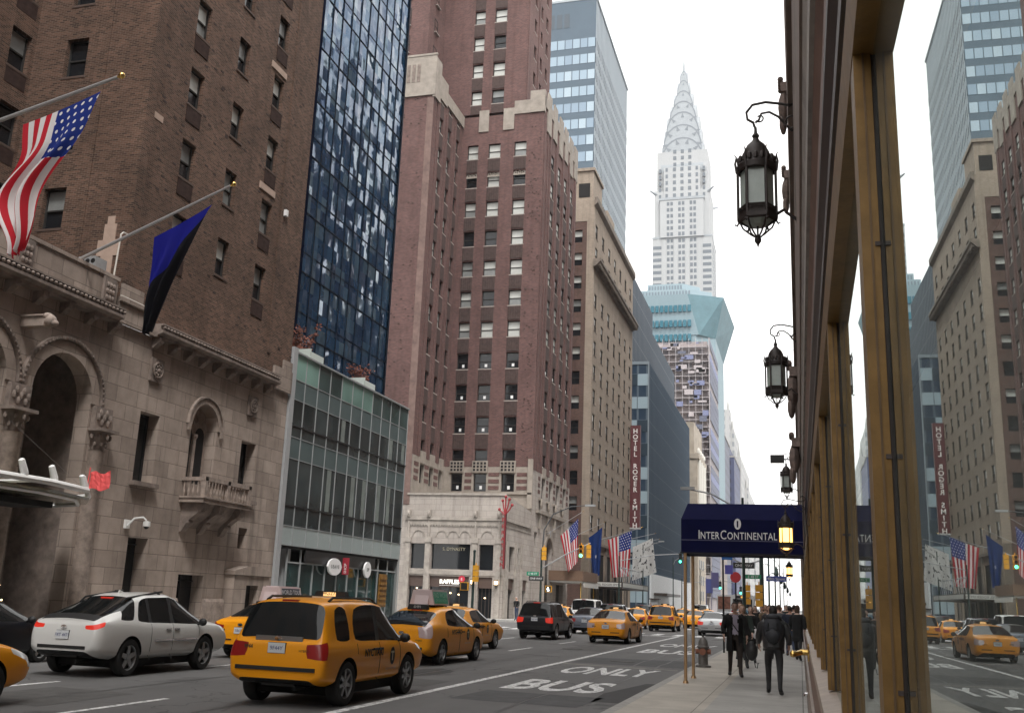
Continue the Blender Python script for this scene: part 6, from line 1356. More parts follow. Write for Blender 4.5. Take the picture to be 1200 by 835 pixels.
for i, (x, y) in enumerate(((-2.4, 86), (-2.4, 108), (-2.4, 134), (-2.4, 165), (-2.4, 205), (-18.9, 128), (-18.9, 160), (-18.9, 205))):
    lamp_post(['lamp post just past the crossing on this pavement', 'second lamp post past the crossing on this pavement', 'third lamp post past the crossing on this pavement', 'fourth lamp post past the crossing on this pavement', 'farthest lamp post on this pavement', 'lamp post in front of the tan hotel marquee', 'lamp post in front of the blue office', 'lamp post at the far end of the blue office'][i], x, y, 8 if i < 5 else 9, -1 if i < 5 else 1)
    if i < 5:
        b = MB(); b.tube([(x, y, .2), (x, y, 4.2)], .05, 6, 0); b.lathe([(.12, 4.2), (.2, 4.5), (.12, 4.9), (.02, 5.1)], (x+.6, y, 0), 8, m=0); b.tube([(x, y, 4.3), (x+.3, y, 4.6), (x+.6, y, 4.2)], .03, 5, 0); tag(b.build('twin_lantern_post', POLEG), ['ornamental twin lantern nearest the crossing', 'second ornamental lantern past the crossing', 'third ornamental lantern past the crossing', 'fourth ornamental lantern past the crossing', 'farthest ornamental lantern post'][i], 'lamp post')
for i, (x, y, z, c) in enumerate(((-10.9, 140, 5.2, (.16, .15, .35)), (-12.5, 150, 4.6, (.12, .14, .40)))):
    b = MB(); b.box(x-.45, x+.45, y, y+.05, z-1.0, z+1.0); b.tube([(x-.5, y, .1), (x-.5, y, z+1.2)], .05, 6); tag(b.build('street_banner', plain('banner_violet_%d' % i, c, .7)), ['violet street banner nearer the blue office', 'blue street banner far down the avenue'][i], 'banner')
H = thing('fire_hydrant', 'squat grey fire hydrant at the kerb beyond the awning poles', 'fire hydrant', (-2.5, 27.8, .15)); b = MB(); hx, hy = -2.5, 27.8
b.lathe([(.2, .15), (.2, .2), (.13, .22), (.12, .62), (.16, .64), (.16, .68), (.13, .7), (.12, .8), (.08, .88), (.03, .91), (.035, .96)], (hx, hy, 0), 14); b.build('barrel', plain('hydrant_grey', (.16, .15, .14), .5, metal=.3, var=.3, vs=9), H, smooth=40)
b = MB(); b.lathe([(.07, -.2), (.07, .2)], (hx, hy, .55), 10, 'x', close=True); b.lathe([(.09, -.2), (.08, 0)], (hx, hy, .55), 10, 'y', close=True); b.build('outlet', plain('hydrant_rust', (.25, .10, .06), .7), H)
# construction boards and kiosk beside the far taxis
b = MB(); b.box(-9.2, -7.4, 120, 120.2, .6, 3.1, 0); b.box(-9.05, -7.55, 119.95, 119.99, 1.5, 2.9, 1); tag(b.build('truck_board', [NOTE, plain('poster_brown', (.28, .12, .08), .6, var=.5, vs=3)]), 'white framed poster board among the far traffic beside the awning pole', 'poster board')
nb_ = MB(); nb_.box(-20.5, -19.4, 146, 147.4, .15, 2.4, 0); nb_.box(-20.7, -19.2, 145.8, 147.6, 2.4, 2.55, 1); tag(nb_.build('news_kiosk', [plain('kiosk_grey', (.3, .31, .32), .5), DKBRONZE]), 'grey pavement kiosk in front of the pale panelled base', 'kiosk')
# ================================================================ vehicles
from mathutils.bvhtree import BVHTree
TAXI = plain('taxi_paint', (.92, .355, .006), .35, spec=.35, coat=.35); CWHITE = plain('white_car_paint', (.68, .68, .66), .3, coat=.6); CBLACK = plain('black_car_paint', (.006, .007, .011), .3, coat=.3, spec=.4); CGREY = plain('blue_grey_car_paint', (.16, .18, .22), .3, metal=.4, coat=.6); CSILV = plain('silver_car_paint', (.5, .51, .52), .3, metal=.5, coat=.6); CNAVY = plain('navy_car_paint', (.012, .017, .035), .25, coat=.8)
CGLASS = glass('car_glass', (.008, .010, .011), .03, .42); TRIM = plain('car_black_trim', (.012, .012, .013), .55); TAILR = plain('tail_light_red', (.30, .006, .006), .3, coat=.25); TAILON = plain('lit_tail_light', (.55, .02, .012), .3, emit=(1, .06, .03), es=.16); HEADL = plain('headlight_glass', (.62, .64, .64), .12, spec=.8); TYRE = plain('tyre_rubber', (.012, .012, .012), .85, bump=.2, vs=30); RIM = plain('alloy_rim', (.42, .43, .44), .3, metal=.85); WELL = plain('wheel_well', (.004, .004, .004), .95)
PLATE_M = plain('number_plate', (.68, .70, .72), .5); TEXTB = plain('decal_black', (.01, .01, .01), .6); TCLEAR = plain('clear_tail_lens', (.55, .42, .42), .15, spec=.8, coat=.7)
SPECS = {
 'suv': dict(st=[(-2.18,-2.15,-2.10,.83,.44,1.00,.73,1.07), (-2.10,-2.04,-1.86,.90,.36,1.03,.67,1.655), (-1.74,-1.72,-1.70,.90,.32,1.03,.67,1.70), (-1.20,-1.18,-1.16,.90,.32,1.02,.67,1.72), (-1.08,-1.06,-1.04,.90,.32,1.02,.67,1.72), (-.16,-.14,-.14,.90,.32,1.01,.67,1.72), (-.04,-.02,-.02,.90,.32,1.01,.67,1.715), (.78,.86,.42,.90,.32,.99,.64,1.665), (1.0,1.22,1.16,.90,.32,.97,.70,1.06), (1.70,1.70,1.70,.89,.34,.94,.70,1.03), (2.06,2.06,2.05,.87,.38,.86,.66,.96), (2.2,2.2,2.18,.80,.45,.74,.60,.82)],
   rear=0, side=[2, 4, 6], front=7, doors={4: 'rd', 5: 'rd', 6: 'fd', 7: 'fd'}, wh=(-1.31, 1.30, .36, .235), flare=True, tails=(3, 5), blackp=(5,)),
 'sedan': dict(st=[(-2.38,-2.35,-2.33,.77,.36,.86,.68,.94), (-2.27,-2.25,-2.20,.87,.27,.94,.74,1.03), (-1.93,-1.80,-1.74,.90,.22,.96,.75,1.055), (-1.42,-1.28,-1.00,.91,.20,.97,.60,1.41), (-1.02,-1.0,-.88,.91,.20,.97,.60,1.43), (-.22,-.2,-.2,.91,.20,.96,.61,1.46), (-.12,-.1,-.1,.91,.20,.96,.61,1.46), (.72,.86,.36,.91,.20,.94,.58,1.42), (1.05,1.25,1.20,.91,.20,.93,.72,1.0), (1.80,1.80,1.80,.89,.22,.85,.72,.92), (2.2,2.2,2.2,.85,.26,.74,.66,.80), (2.37,2.37,2.35,.76,.34,.64,.58,.70)],
   rear=2, side=[4, 6], front=7, doors={4: 'rd', 5: 'rd', 6: 'fd', 7: 'fd'}, wh=(-1.37, 1.41, .325, .215), flare=False, tails=(3, 5), cpost=3, blackp=(5,)),
 'crown': dict(st=[(-2.66,-2.64,-2.62,.84,.36,.86,.74,.96), (-2.55,-2.53,-2.50,.94,.27,.95,.80,1.04), (-1.95,-1.85,-1.80,.97,.22,.97,.78,1.06), (-1.42,-1.3,-1.12,.98,.20,.97,.64,1.44), (-1.1,-1.06,-1.0,.98,.20,.97,.64,1.46), (-.22,-.2,-.2,.98,.20,.96,.64,1.48), (-.12,-.1,-.1,.98,.20,.96,.64,1.48), (.72,.84,.36,.98,.20,.95,.62,1.44), (1.05,1.22,1.18,.98,.20,.95,.76,1.02), (2.0,2.0,2.0,.95,.22,.90,.78,.97), (2.5,2.5,2.5,.92,.26,.80,.74,.87), (2.66,2.66,2.64,.84,.34,.70,.68,.76)],
   rear=2, side=[4, 6], front=7, doors={4: 'rd', 5: 'rd', 6: 'fd', 7: 'fd'}, wh=(-1.46, 1.45, .335, .215), flare=False, tails=(3, 5), cpost=3, blackp=(5,)),
 'hatch': dict(st=[(-2.21,-2.19,-2.17,.74,.36,.92,.62,1.0), (-2.12,-2.06,-2.0,.85,.27,1.0,.64,1.13), (-1.75,-1.6,-1.28,.87,.21,1.02,.60,1.36), (-1.34,-1.16,-.94,.87,.19,1.0,.60,1.44), (-1.18,-1.04,-.86,.87,.19,.99,.60,1.45), (-.22,-.2,-.2,.87,.19,.95,.59,1.49), (-.12,-.1,-.1,.87,.19,.95,.59,1.49), (.80,1.0,.34,.87,.19,.92,.55,1.40), (1.15,1.42,1.32,.87,.19,.90,.66,.98), (1.78,1.78,1.76,.85,.21,.80,.62,.84), (2.1,2.1,2.08,.80,.25,.68,.56,.72), (2.24,2.24,2.22,.70,.34,.58,.5,.62)],
   rear=1, side=[4, 6], front=7, doors={4: 'rd', 5: 'rd', 6: 'fd', 7: 'fd'}, wh=(-1.36, 1.34, .315, .205), flare=False, tails=(3, 6), cpost=3, rear2=True, blackp=(5,)),
 'cross': dict(st=[(-2.46,-2.42,-2.38,.80,.50,1.00,.66,1.10), (-2.34,-2.24,-2.16,.92,.40,1.07,.68,1.20), (-1.95,-1.80,-1.50,.945,.34,1.09,.68,1.40), (-1.52,-1.34,-1.08,.95,.32,1.07,.63,1.55), (-1.42,-1.22,-1.0,.95,.32,1.06,.63,1.57), (-.86,-.8,-.76,.95,.32,1.03,.63,1.61), (-.78,-.72,-.68,.95,.32,1.03,.63,1.62), (-.04,.0,.04,.95,.32,1.01,.63,1.64), (.06,.10,.12,.95,.32,1.01,.63,1.64), (.88,1.06,.50,.95,.32,.98,.60,1.56), (1.2,1.44,1.36,.95,.32,1.0,.72,1.09), (1.95,1.95,1.93,.94,.34,.97,.72,1.05), (2.32,2.32,2.3,.90,.36,.88,.68,.96), (2.46,2.46,2.44,.82,.42,.76,.60,.84)],
   rear=1, rears=(1, 2), appl=True, side=[2, 4, 6, 8], front=9, doors={5: 'rd', 6: 'rd', 7: 'rd', 8: 'fd', 9: 'fd'}, wh=(-1.42, 1.38, .365, .235), flare=False, tails=(4, 5), cpost=3, blackp=(5, 7)),
 'van': dict(st=[(-2.5,-2.48,-2.44,.88,.40,1.10,.78,1.2), (-2.44,-2.40,-2.32,.97,.32,1.12,.80,1.92), (-2.2,-2.18,-2.16,.98,.28,1.12,.80,1.96), (-1.2,-1.18,-1.16,.98,.28,1.12,.80,1.98), (-1.1,-1.08,-1.06,.98,.28,1.12,.80,1.98), (-.1,-.1,-.1,.98,.28,1.11,.80,1.98), (.0,.02,.02,.98,.28,1.11,.80,1.98), (1.0,1.1,.7,.98,.28,1.08,.76,1.9), (1.3,1.6,1.5,.98,.28,1.05,.80,1.14), (2.1,2.1,2.1,.96,.30,1.0,.78,1.06), (2.4,2.4,2.4,.92,.34,.9,.72,.97), (2.52,2.52,2.5,.86,.42,.8,.66,.84)],
   rear=0, side=[2, 4, 6], front=7, doors={6: 'fd', 7: 'fd'}, wh=(-1.5, 1.5, .36, .235), flare=False, tails=(3, 5), blackp=(3, 5)),
}
def ring(s):
    yl, yb, yt, w, zb, zl, wt, zt = s; d = min(.075, .35*max(.02, zt-zl)); zm = zb+.09+(zl-zb-.09)*.5
    return [(0, yl, zb), (.78*w, yl, zb), (.965*w, yl, zb+.08), (w, yl, zm), (.985*w, yl*.4+yb*.6, zl-.09), (.935*w, yb, zl), (wt+.02, yt, zt-d), (.88*wt, yt, zt-.012), (0, yt, zt+.018)]
def build_body(S):
    st = S['st']; n = len(st); bm = bmesh.new(); cr = bm.edges.layers.float.new('crease_edge')
    V = {}
    for i, s in enumerate(st):
        for j, p in enumerate(ring(s)):
            for sd in (1, -1):
                if j in (0, 8) and sd == -1: V[i, j, -1] = V[i, j, 1]; continue
                V[i, j, sd] = bm.verts.new((p[0]*sd, p[1], p[2]))
    glassf = []
    def cls(i, j):
        r, f = S['rear'], S['front']
        if j >= 6 and (i == r or i in S.get('rears', ())): return 1
        if S.get('appl') and i == 0 and j >= 6: return 2
        if S.get('rear2') and j >= 6 and i == 0: return 1
        if j >= 6 and i == f: return 1
        if j == 5 and (i in S['side'] or i == f): return 1
        if S.get('cpost') == i and j == 5 and False: return 1
        if j == 5 and i in S.get('blackp', ()): return 2
        if j == 0: return 2
        if i in (0,) and S['tails'][0] <= j < S['tails'][1]: return 3
        if i >= n-3 and j in (3, 4) and i < n-1: return 4 if i == n-2 or j == 4 else 0
        if 1 <= j <= 4:
            d = S['doors'].get(i)
            if d == 'rd': return 6
            if d == 'fd': return 7
        return 0
    for i in range(n-1):
        for j in range(8):
            for sd in (1, -1):
                q = [V[i, j, sd], V[i+1, j, sd], V[i+1, j+1, sd], V[i, j+1, sd]]
                if sd == -1: q = q[::-1]
                q2 = []
                for v in q:
                    if v not in q2: q2.append(v)
                f = bm.faces.new(q2); f.material_index = cls(i, j)
    for i, sg in ((0, 1), (n-1, -1)):
        C = {}
        for j in range(1, 8):
            p = V[i, j, 1].co; C[j] = [V[i, j, -1], bm.verts.new((-p.x*.68, p.y, p.z)), bm.verts.new((p.x*.68, p.y, p.z)), V[i, j, 1]]
        for j in range(1, 7):
            for k in range(3):
                q = [C[j][k], C[j][k+1], C[j+1][k+1], C[j+1][k]]
                if sg < 0: q = q[::-1]
                f = bm.faces.new(q); f.material_index = (3 if (k != 1 and S['tails'][0] <= j < S['tails'][1]) else 0) if i == 0 else (4 if (k != 1 and j in (3, 4)) else (2 if k == 1 and j in (2, 3) else 0))
        q = [C[7][0], C[7][1], C[7][2], C[7][3], V[i, 8, 1]]; q = q if sg > 0 else q[::-1]; bm.faces.new(q).material_index = 0
        q = [V[i, 0, 1], C[1][3], C[1][2], C[1][1], C[1][0]]; q = q if sg > 0 else q[::-1]; bm.faces.new(q).material_index = 2
    bm.normal_update()
    for e in bm.edges:
        ms = set(f.material_index for f in e.link_faces); ms = set(0 if k in (6, 7) else k for k in ms)
        if len(ms) > 1: e[cr] = .97 if 1 in ms else .6
    for i in (0, n-1):
        for j in range(1, 7):
            for sd in (1, -1):
                e = bm.edges.get((V[i, j, sd], V[i, j+1, sd]));
                if e: e[cr] = max(e[cr], .25)
    for i in range(n-1):
        for sd in (1, -1):
            e = bm.edges.get((V[i, 5, sd], V[i+1, 5, sd])); e[cr] = max(e[cr], .35)
            e = bm.edges.get((V[i, 2, sd], V[i+1, 2, sd])); e[cr] = max(e[cr], .4)
    bmesh.ops.recalc_face_normals(bm, faces=bm.faces)
    me = bpy.data.meshes.new('body'); bm.to_mesh(me); bm.free()
    for k in range(8): me.materials.append(None)
    o = bpy.data.objects.new('tmp', me); COL.objects.link(o)
    md = o.modifiers.new('s', 'SUBSURF'); md.levels = 2; md.render_levels = 2
    cut = MB(); yr, yf, rw, tw = S['wh']; wmax = max(s[3] for s in st)
    for y in (yr, yf):
        for sd in (1, -1): cut.lathe([(rw*1.14, sd*(wmax-.34)), (rw*1.14, sd*(wmax+.3))], (0, y, rw+.01), 28, 'x', 0, close=True)
    cm = cut.mesh('cut', [WELL], merge=True); co = bpy.data.objects.new('cut', cm); COL.objects.link(co)
    bmc = bmesh.new(); bmc.from_mesh(cm); bmesh.ops.recalc_face_normals(bmc, faces=bmc.faces)
    for f in bmc.faces: f.material_index = 0
    bmc.to_mesh(cm); bmc.free()
    for k in range(5): cm.materials.append(None)
    for p in cm.polygons: p.material_index = 5
    mb = o.modifiers.new('b', 'BOOLEAN'); mb.operation = 'DIFFERENCE'; mb.object = co; mb.solver = 'EXACT'
    try: mb.material_mode = 'INDEX'
    except Exception: pass
    dg = bpy.context.evaluated_depsgraph_get(); res = bpy.data.meshes.new_from_object(o.evaluated_get(dg))
    for q in (o, co): bpy.data.objects.remove(q)
    return res
PARTN = {0: 'body', 1: 'window', 2: 'lower_trim', 3: 'tail_light', 4: 'headlight', 5: 'wheel_well', 6: 'rear_door', 7: 'front_door'}
CARM = {}
def body_parts(kind):
    """the finished body split by material class and, for lights and doors, by side"""
    if kind in CARM: return CARM[kind]
    me = build_body(SPECS[kind]); bvh = BVHTree.FromPolygons([v.co[:] for v in me.vertices], [p.vertices[:] for p in me.polygons])
    groups = {}
    for p in me.polygons:
        k = p.material_index; c = p.center
        key = (k, 0)
        if k == 1:
            ny = p.normal; key = (1, ('side', c.x > 0) if abs(ny.x) > .6 else ('back' if c.y < 0 else 'front'))
        elif k in (3, 4, 6, 7): key = (k, c.x > 0)
        groups.setdefault(key, []).append(p)
    out = []
    for key, ps in groups.items():
        idx = {}; vs = []; fs = []
        for p in ps:
            f = []
            for v in p.vertices:
                if v not in idx: idx[v] = len(vs); vs.append(me.vertices[v].co[:])
                f.append(idx[v])
            fs.append(f)
        out.append((key, vs, fs))
    CARM[kind] = (out, bvh); return CARM[kind]
WHM = {}
def wheel_meshes(rw, tw, style):
    k = (rw, tw, style)
    if k in WHM: return WHM[k]
    t = MB(); h = tw/2; t.lathe([(rw*.66, -h*.9), (rw*.80, -h), (rw*.95, -h*.95), (rw, -h*.7), (rw, h*.7), (rw*.95, h*.95), (rw*.80, h), (rw*.66, h*.9)], n=28, axis='x'); tm = t.mesh('tyre', [TYRE], smooth=40)
    r = MB(); r.lathe([(rw*.67, -h*.9), (rw*.64, -h*.5), (rw*.62, h*.2), (rw*.62, h*.55), (rw*.64, h*.8), (rw*.68, h*.9)], n=28, axis='x', m=0); r.lathe([(rw*.62, h*.25), (.001, h*.25)], n=28, axis='x', m=1)
    ns = {'five': 5, 'seven': 7, 'steel': 9}[style]
    for i in range(ns):
        a = 2*math.pi*i/ns; w = rw*(.16 if ns == 5 else .10)
        M = Matrix.Rotation(a, 4, 'X'); p = MB(); p.prism([(-w, .02), (w, .02), (w*.62, rw*.63), (-w*.62, rw*.63)], h*.5, h*.72, 'x'); r.add(p, M)
    r.lathe([(rw*.17, h*.5), (rw*.16, h*.8), (rw*.1, h*.86), (.001, h*.86)], n=14, axis='x', m=0)
    rm = r.mesh('rim', [RIM, TRIM], smooth=35); WHM[k] = (tm, rm); return WHM[k]
def make_car(kind, name, label, cat, paint, x, y, rz=0.0, scale=1.0, group=None, taxi=False, roof=None, tails=None, rails=False, style='five', plate_txt='NYC', lit=(), detail=True, grille=False, ad=None, chrome_strip=False):
    S = SPECS[kind]; parts, bvh = body_parts(kind)
    C = thing(name, label, cat, (0, 0, 0), group)
    tl = tails or TAILR
    matk = {0: paint, 1: CGLASS, 2: TRIM, 3: tl, 4: HEADL, 5: WELL, 6: paint, 7: paint}
    for key, vs, fs in parts:
        k = key[0]; nm = PARTN[k]
        if k == 1: nm = 'side_window' if isinstance(key[1], tuple) else ('rear_window' if key[1] == 'back' else 'windscreen')
        ck = ('m', kind, key, matk[k].name)
        if ck not in CARM:
            me = bpy.data.meshes.new(nm); me.from_pydata(vs, [], fs); me.materials.append(matk[k]); me.polygons.foreach_set('use_smooth', [True]*len(me.polygons)); me.set_sharp_from_angle(angle=math.radians(38)); CARM[ck] = me
        o = bpy.data.objects.new(nm, CARM[ck]); COL.objects.link(o); o.parent = C
        if k == 3 and (key[1] in lit): o.data = o.data.copy(); o.data.materials[0] = TAILON
    yr, yf, rw, tw = S['wh']; tm, rm = wheel_meshes(rw, tw, style); wm = max(s[3] for s in S['st'])
    for yy in (yr, yf):
        for sd in (1, -1):
            w = bpy.data.objects.new('wheel', tm); COL.objects.link(w); w.parent = C; w.location = (sd*(wm-tw/2-.015), yy, rw); w.rotation_euler = (0, 0, 0 if sd > 0 else math.pi)
            r = bpy.data.objects.new('rim', rm); COL.objects.link(r); r.parent = w
    def hit(yy, z, sd=1):
        h = bvh.ray_cast(Vector((sd*3, yy, z)), Vector((-sd, 0, 0))); return h[0] if h[0] else Vector((sd*wm, yy, z))
    def rear(xx, z):
        h = bvh.ray_cast(Vector((xx, -6, z)), Vector((0, 1, 0))); return h[0].y if h[0] else S['st'][0][0]
    def top(xx, yy):
        h = bvh.ray_cast(Vector((xx, yy, 4)), Vector((0, 0, -1))); return h[0].z if h[0] else 1.4
    st = S['st']; zl = st[0][5]
    # plate, emblem, bumper strip, exhaust shade
    zp = zl-.12 if kind in ('suv', 'van') else (zl-.12)
    zp = {'suv': .92, 'van': .95, 'sedan': .72, 'crown': .74, 'hatch': .66, 'cross': .80}[kind]
    b = MB(); yp = rear(0, zp)-.012; b.box(-.155, .155, yp-.01, yp+.03, zp-.08, zp+.08, 0); b.box(-.16, .16, yp-.004, yp+.03, zp-.085, zp+.085, 1)
    b.text(plate_txt, T(0, yp-.013, zp-.032) @ FACE_NEG_Y, size=.09, m=2); b.build('number_plate', [PLATE_M, TRIM, plain('plate_blue_text', (.04, .06, .2), .5)], C)
    b = MB(); z0 = S['st'][0][4]
    if kind == 'suv': b.box(-.72, .72, rear(0, .60)-.022, rear(0, .6)+.03, .57, .63)
    elif kind == 'sedan': 
        for s in (-1, 1): b.box(s*.42-.2, s*.42+.2, rear(.4, .5)-.012, rear(.4, .5)+.03, .47, .50)
    else: b.box(-.6, .6, rear(0, z0+.10)-.012, rear(0, z0+.1)+.03, z0+.04, z0+.10)
    b.box(-.3, .3, st[0][0]+.15, st[0][0]+.3, z0-.12, z0); b.build('bumper_strip', TRIM, C)
    zc = zp+.15; b = MB(); yc = rear(0, zc); 
    if chrome_strip: b.box(-.43, .43, yc-.02, yc+.03, zc-.045, zc+.035, 0)
    b.lathe([(.001, -.032), (.075, -.03)], (0, 0, 0), 16, 'y', 1); b.v[-32:] = [(p[0], p[1]+yc, p[2]*.5+zc) for p in b.v[-32:]]; b.build('tailgate_trim', [CHROME if kind != 'suv' else plain('tailgate_alu', (.35, .36, .37), .3, metal=.8), CHROME], C)
    # mirrors, handles, seams
    ym = st[S['front']][1]-.02; zm = st[S['front']][5]+.06
    for sd in (1, -1):
        h = hit(ym, zm-.09, sd); b = MB(); b.ball((h.x+sd*.13, ym, zm), (.11, .07, .085), n=10, k=6); b.tube([(h.x-sd*.03, ym+.02, zm-.05), (h.x+sd*.1, ym, zm-.03)], .03, 6); b.build('mirror', TRIM if not taxi or kind != 'crown' else TRIM, C, smooth=40)
        hs_ = MB(); sm = MB()
        bys = [st[i][0] for i in (5, 7, 4)] if kind == 'cross' else [st[i][0] for i in ()]
        ds = sorted(k for k, v in S['doors'].items()); ya_, yb_ = st[ds[0]][0], st[ds[-1]+1][0]
        mid = [k for k, v in S['doors'].items() if v == 'fd']; ymid = st[mid[0]][0]
        for yy in ((ymid-.2, yb_-1.02) if len(ds) > 2 else (yb_-1.0,)):
            zz = st[5][5]-.13; h = hit(yy, zz, sd); hs_.box(min(h.x, h.x+sd*.025), max(h.x, h.x+sd*.025), yy-.09, yy+.09, zz-.018, zz+.018)
        hs_.build('door_handle', CHROME if kind == 'cross' else TRIM, C)
        for yy in (ya_+.12, ymid, yb_-.12):
            pts = []
            for q in range(9):
                z = .30+(st[5][5]-.32)*q/8; h = hit(yy, z, sd)
                if abs(yy-yr) < rw*1.2 and z < rw*2.15: continue
                pts.append((h.x+sd*.001, yy, z))
            if len(pts) > 1: sm.tube(pts, .006, 4)
        sm.build('door_seam', TRIM, C)
        if kind == 'cross':
            m_ = MB(); 
            for (a, c) in ((ya_+.25, ymid-.03), (ymid+.03, yb_-.2)):
                m_.tube([hit(a, .68, sd), hit((a+c)/2, .68, sd)+Vector((sd*.012, 0, 0)), hit(c, .68, sd)], .018, 5)
            m_.build('side_moulding', CHROME, C)
        if S['flare']:
            fl = MB()
            for yy in (yr, yf):
                R_ = rw*1.13; pts = [(hit(yy-R_*math.cos(t), max(.30, rw+R_*math.sin(t)), sd).x+sd*.012, yy-R_*math.cos(t), rw+R_*math.sin(t)) for t in [math.pi*(.02+.96*q/16) for q in range(17)]]
                xm = sorted(abs(p[0]) for p in pts)[8]-.022; pts = [(sd*xm, p[1], p[2]) for p in pts]; fl.tube(pts, [.03]+[.045]*15+[.03], 8)
            fl.build('fender_flare', paint, C, smooth=50)
    if kind in ('suv', 'cross') or rails:
        for sd in (1, -1):
            b = MB(); xx = sd*(st[4][6]*.86); pts = [(xx, yy, top(xx, yy)+dz) for yy, dz in ((st[2][2]+.1, .0), (st[2][2]+.25, .055), (0, .06), (st[7][2]-.3, .055), (st[7][2]-.12, .0))]; b.tube(pts, .022, 6); b.build('roof_rail', TRIM, C)
        if kind == 'cross': 
            b = MB(); b.prism([(-.85, top(0, -.85)-.01), (-.62, top(0, -.62)-.01), (-.82, top(0, -.8)+.07)], -.015, .015, 'x'); b.build('aerial_fin', paint, C)
    b = MB()
    if kind in ('suv', 'van', 'cross', 'hatch'):
        ys = st[S['rear']+1][2]+.02; ys += (.02 if kind != 'cross' else .28); b.box(-.15, .15, ys-.03, ys+.04, top(0, ys)-.03, top(0, ys)+.014)
        b.build('brake_light', TAILON if lit else TAILR, C)
    if taxi:
        b = MB(); yy = (st[5][2]+.15) if roof is None else roof; zt = top(0, yy)
        if ad is None:
            b.prism([(-.32, zt), (.32, zt), (.27, zt+.12), (-.27, zt+.12)], yy-.09, yy+.09, 'y', 1); b.box(-.34, .34, yy-.11, yy+.11, zt-.02, zt+.02, 0); b.box(-.12, .12, yy-.1, yy-.07, zt+.03, zt+.10, 2); b.text('4G27', T(0, yy-.104, zt+.05) @ FACE_NEG_Y, size=.11, m=1)
            b.build('roof_light', [plain('roof_light_body', (.65, .60, .48), .4), TRIM, plain('roof_light_lamp', (.8, .55, .25), .4, emit=(1, .6, .25), es=.55)], C)
        else:
            c1, txt, c2, sz = ad; L_ = .58; b.prism([(-.36, zt+.03), (.36, zt+.03), (.27, zt+.42), (-.27, zt+.42)], yy-L_, yy+L_, 'y', 0)
            b.prism([(yy-L_-.08, zt+.03), (yy+L_+.08, zt+.03), (yy+L_-.05, zt+.44), (yy-L_+.05, zt+.44)], -.20, .20, 'x', 0)
            ang = math.atan2(.09, .39)
            for sd in (1, -1):
                M = T(sd*.318, yy, zt+.225) @ (FACE_POS_X if sd > 0 else Rz(math.pi) @ FACE_POS_X) @ Rx(-ang)
                q = MB(); q.box(-L_*.88, L_*.88, -.16, .16, .001, .004, 1); q.text(txt, T(0, .0, .006), size=sz, m=2, off=.003); q.text('ON SALE NOW', T(0, -.11, .006), size=sz*.6, m=2)
                b.add(q, M)
            b.box(-.3, .3, yy-.4, yy-.34, zt-.01, zt+.03, 3); b.box(-.3, .3, yy+.34, yy+.4, zt-.01, zt+.03, 3); b.build('roof_advert', [plain('advert_shell', (.62, .50, .50), .4), plain('advert_%s' % txt[:4].replace(' ', '_'), c1, .5), plain('advert_txt_%s' % txt[:4].replace(' ', '_'), c2, .5), TRIM], C)
            b = MB(); ya = yy-L_-.22; zt = top(0, ya); b.prism([(-.3, zt-.01), (.3, zt-.01), (.26, zt+.13), (-.26, zt+.13)], ya-.07, ya+.07, 'y', 0); b.text('6H91', T(0, ya-.075, zt+.03) @ FACE_NEG_Y, size=.1, m=1); b.build('roof_light', [TRIM, plain('grey_digits', (.5, .5, .48), .5)], C)
        if detail:
            for sd in (1, -1):
                b = MB(); R_ = Rz(0) if sd > 0 else Rz(math.pi)
                yq = st[7][0]-.28; zq = .74; h = hit(yq, zq, sd); M = T(h.x+sd*.006, yq, zq) @ (FACE_POS_X if sd > 0 else Rz(math.pi) @ FACE_POS_X)
                q = MB(); q.lathe([(.001, 0), (.13, 0)], n=22); q.v = [(p[0]*.85, p[1]*1.2, .001) for p in q.v]; q.text('T', T(0, -.075, .003), size=.22, off=.008, m=1); b.add(q, M)
                yq = st[5][0]-.15; h = hit(yq, .80, sd); M = T(h.x+sd*.008, yq, .77) @ (FACE_POS_X if sd > 0 else Rz(math.pi) @ FACE_POS_X); q = MB(); q.text('NYC TAXI', Matrix.Identity(4), size=.17, off=.006, m=0); b.add(q, M)
                yq = st[7][0]-.3; h = hit(yq, .5, sd); q = MB(); q.text('$2.50 INITIAL FARE', Matrix.Identity(4), size=.055, m=1); b.add(q, T(h.x+sd*.008, yq, .50) @ (FACE_POS_X if sd > 0 else Rz(math.pi) @ FACE_POS_X)); b.build('door_decal', [TEXTB, plain('decal_pale', (.6, .55, .4), .6)], C)
            b = MB(); yy = rear(-.5, zp)-.006; b.text('9F44', T(-.52, yy-.004, zp-.02) @ FACE_NEG_Y, size=.08, off=.003); yy = rear(.5, zp)-.006; b.text('HYBRID', T(.5, yy-.004, zp-.05) @ FACE_NEG_Y, size=.055); b.build('rear_lettering', plain('decal_dark', (.06, .04, .02), .5), C)
    b = MB(); b.box(-.5, .5, st[2][0], st[-3][0], z0-.10, z0-.02) if False else b.box(-.72, .72, yr-.25, yf+.25, .17, rw*.95); b.tube([(-.7, yr, rw), (.7, yr, rw)], .05, 6); b.tube([(.35, st[0][0]+.05, .30), (.35, yr, .33)], .035, 6); b.build('underbody', WELL, C)  # box set low and wide to block light and deepen shade under the car
    C.location = (x, y, 0); C.rotation_euler = (0, 0, rz); C.scale = (scale, scale, scale*(1.07 if kind == 'cross' else 1))
    return C
TG = None
make_car('suv', 'taxi', 'large yellow taxi SUV with roof rack and black rear window in the foreground', 'taxi', TAXI, -7.6, 16.2, -.02, .93, taxi=True, roof=-.35, style='seven', plate_txt='9F44Y', chrome_strip=True)
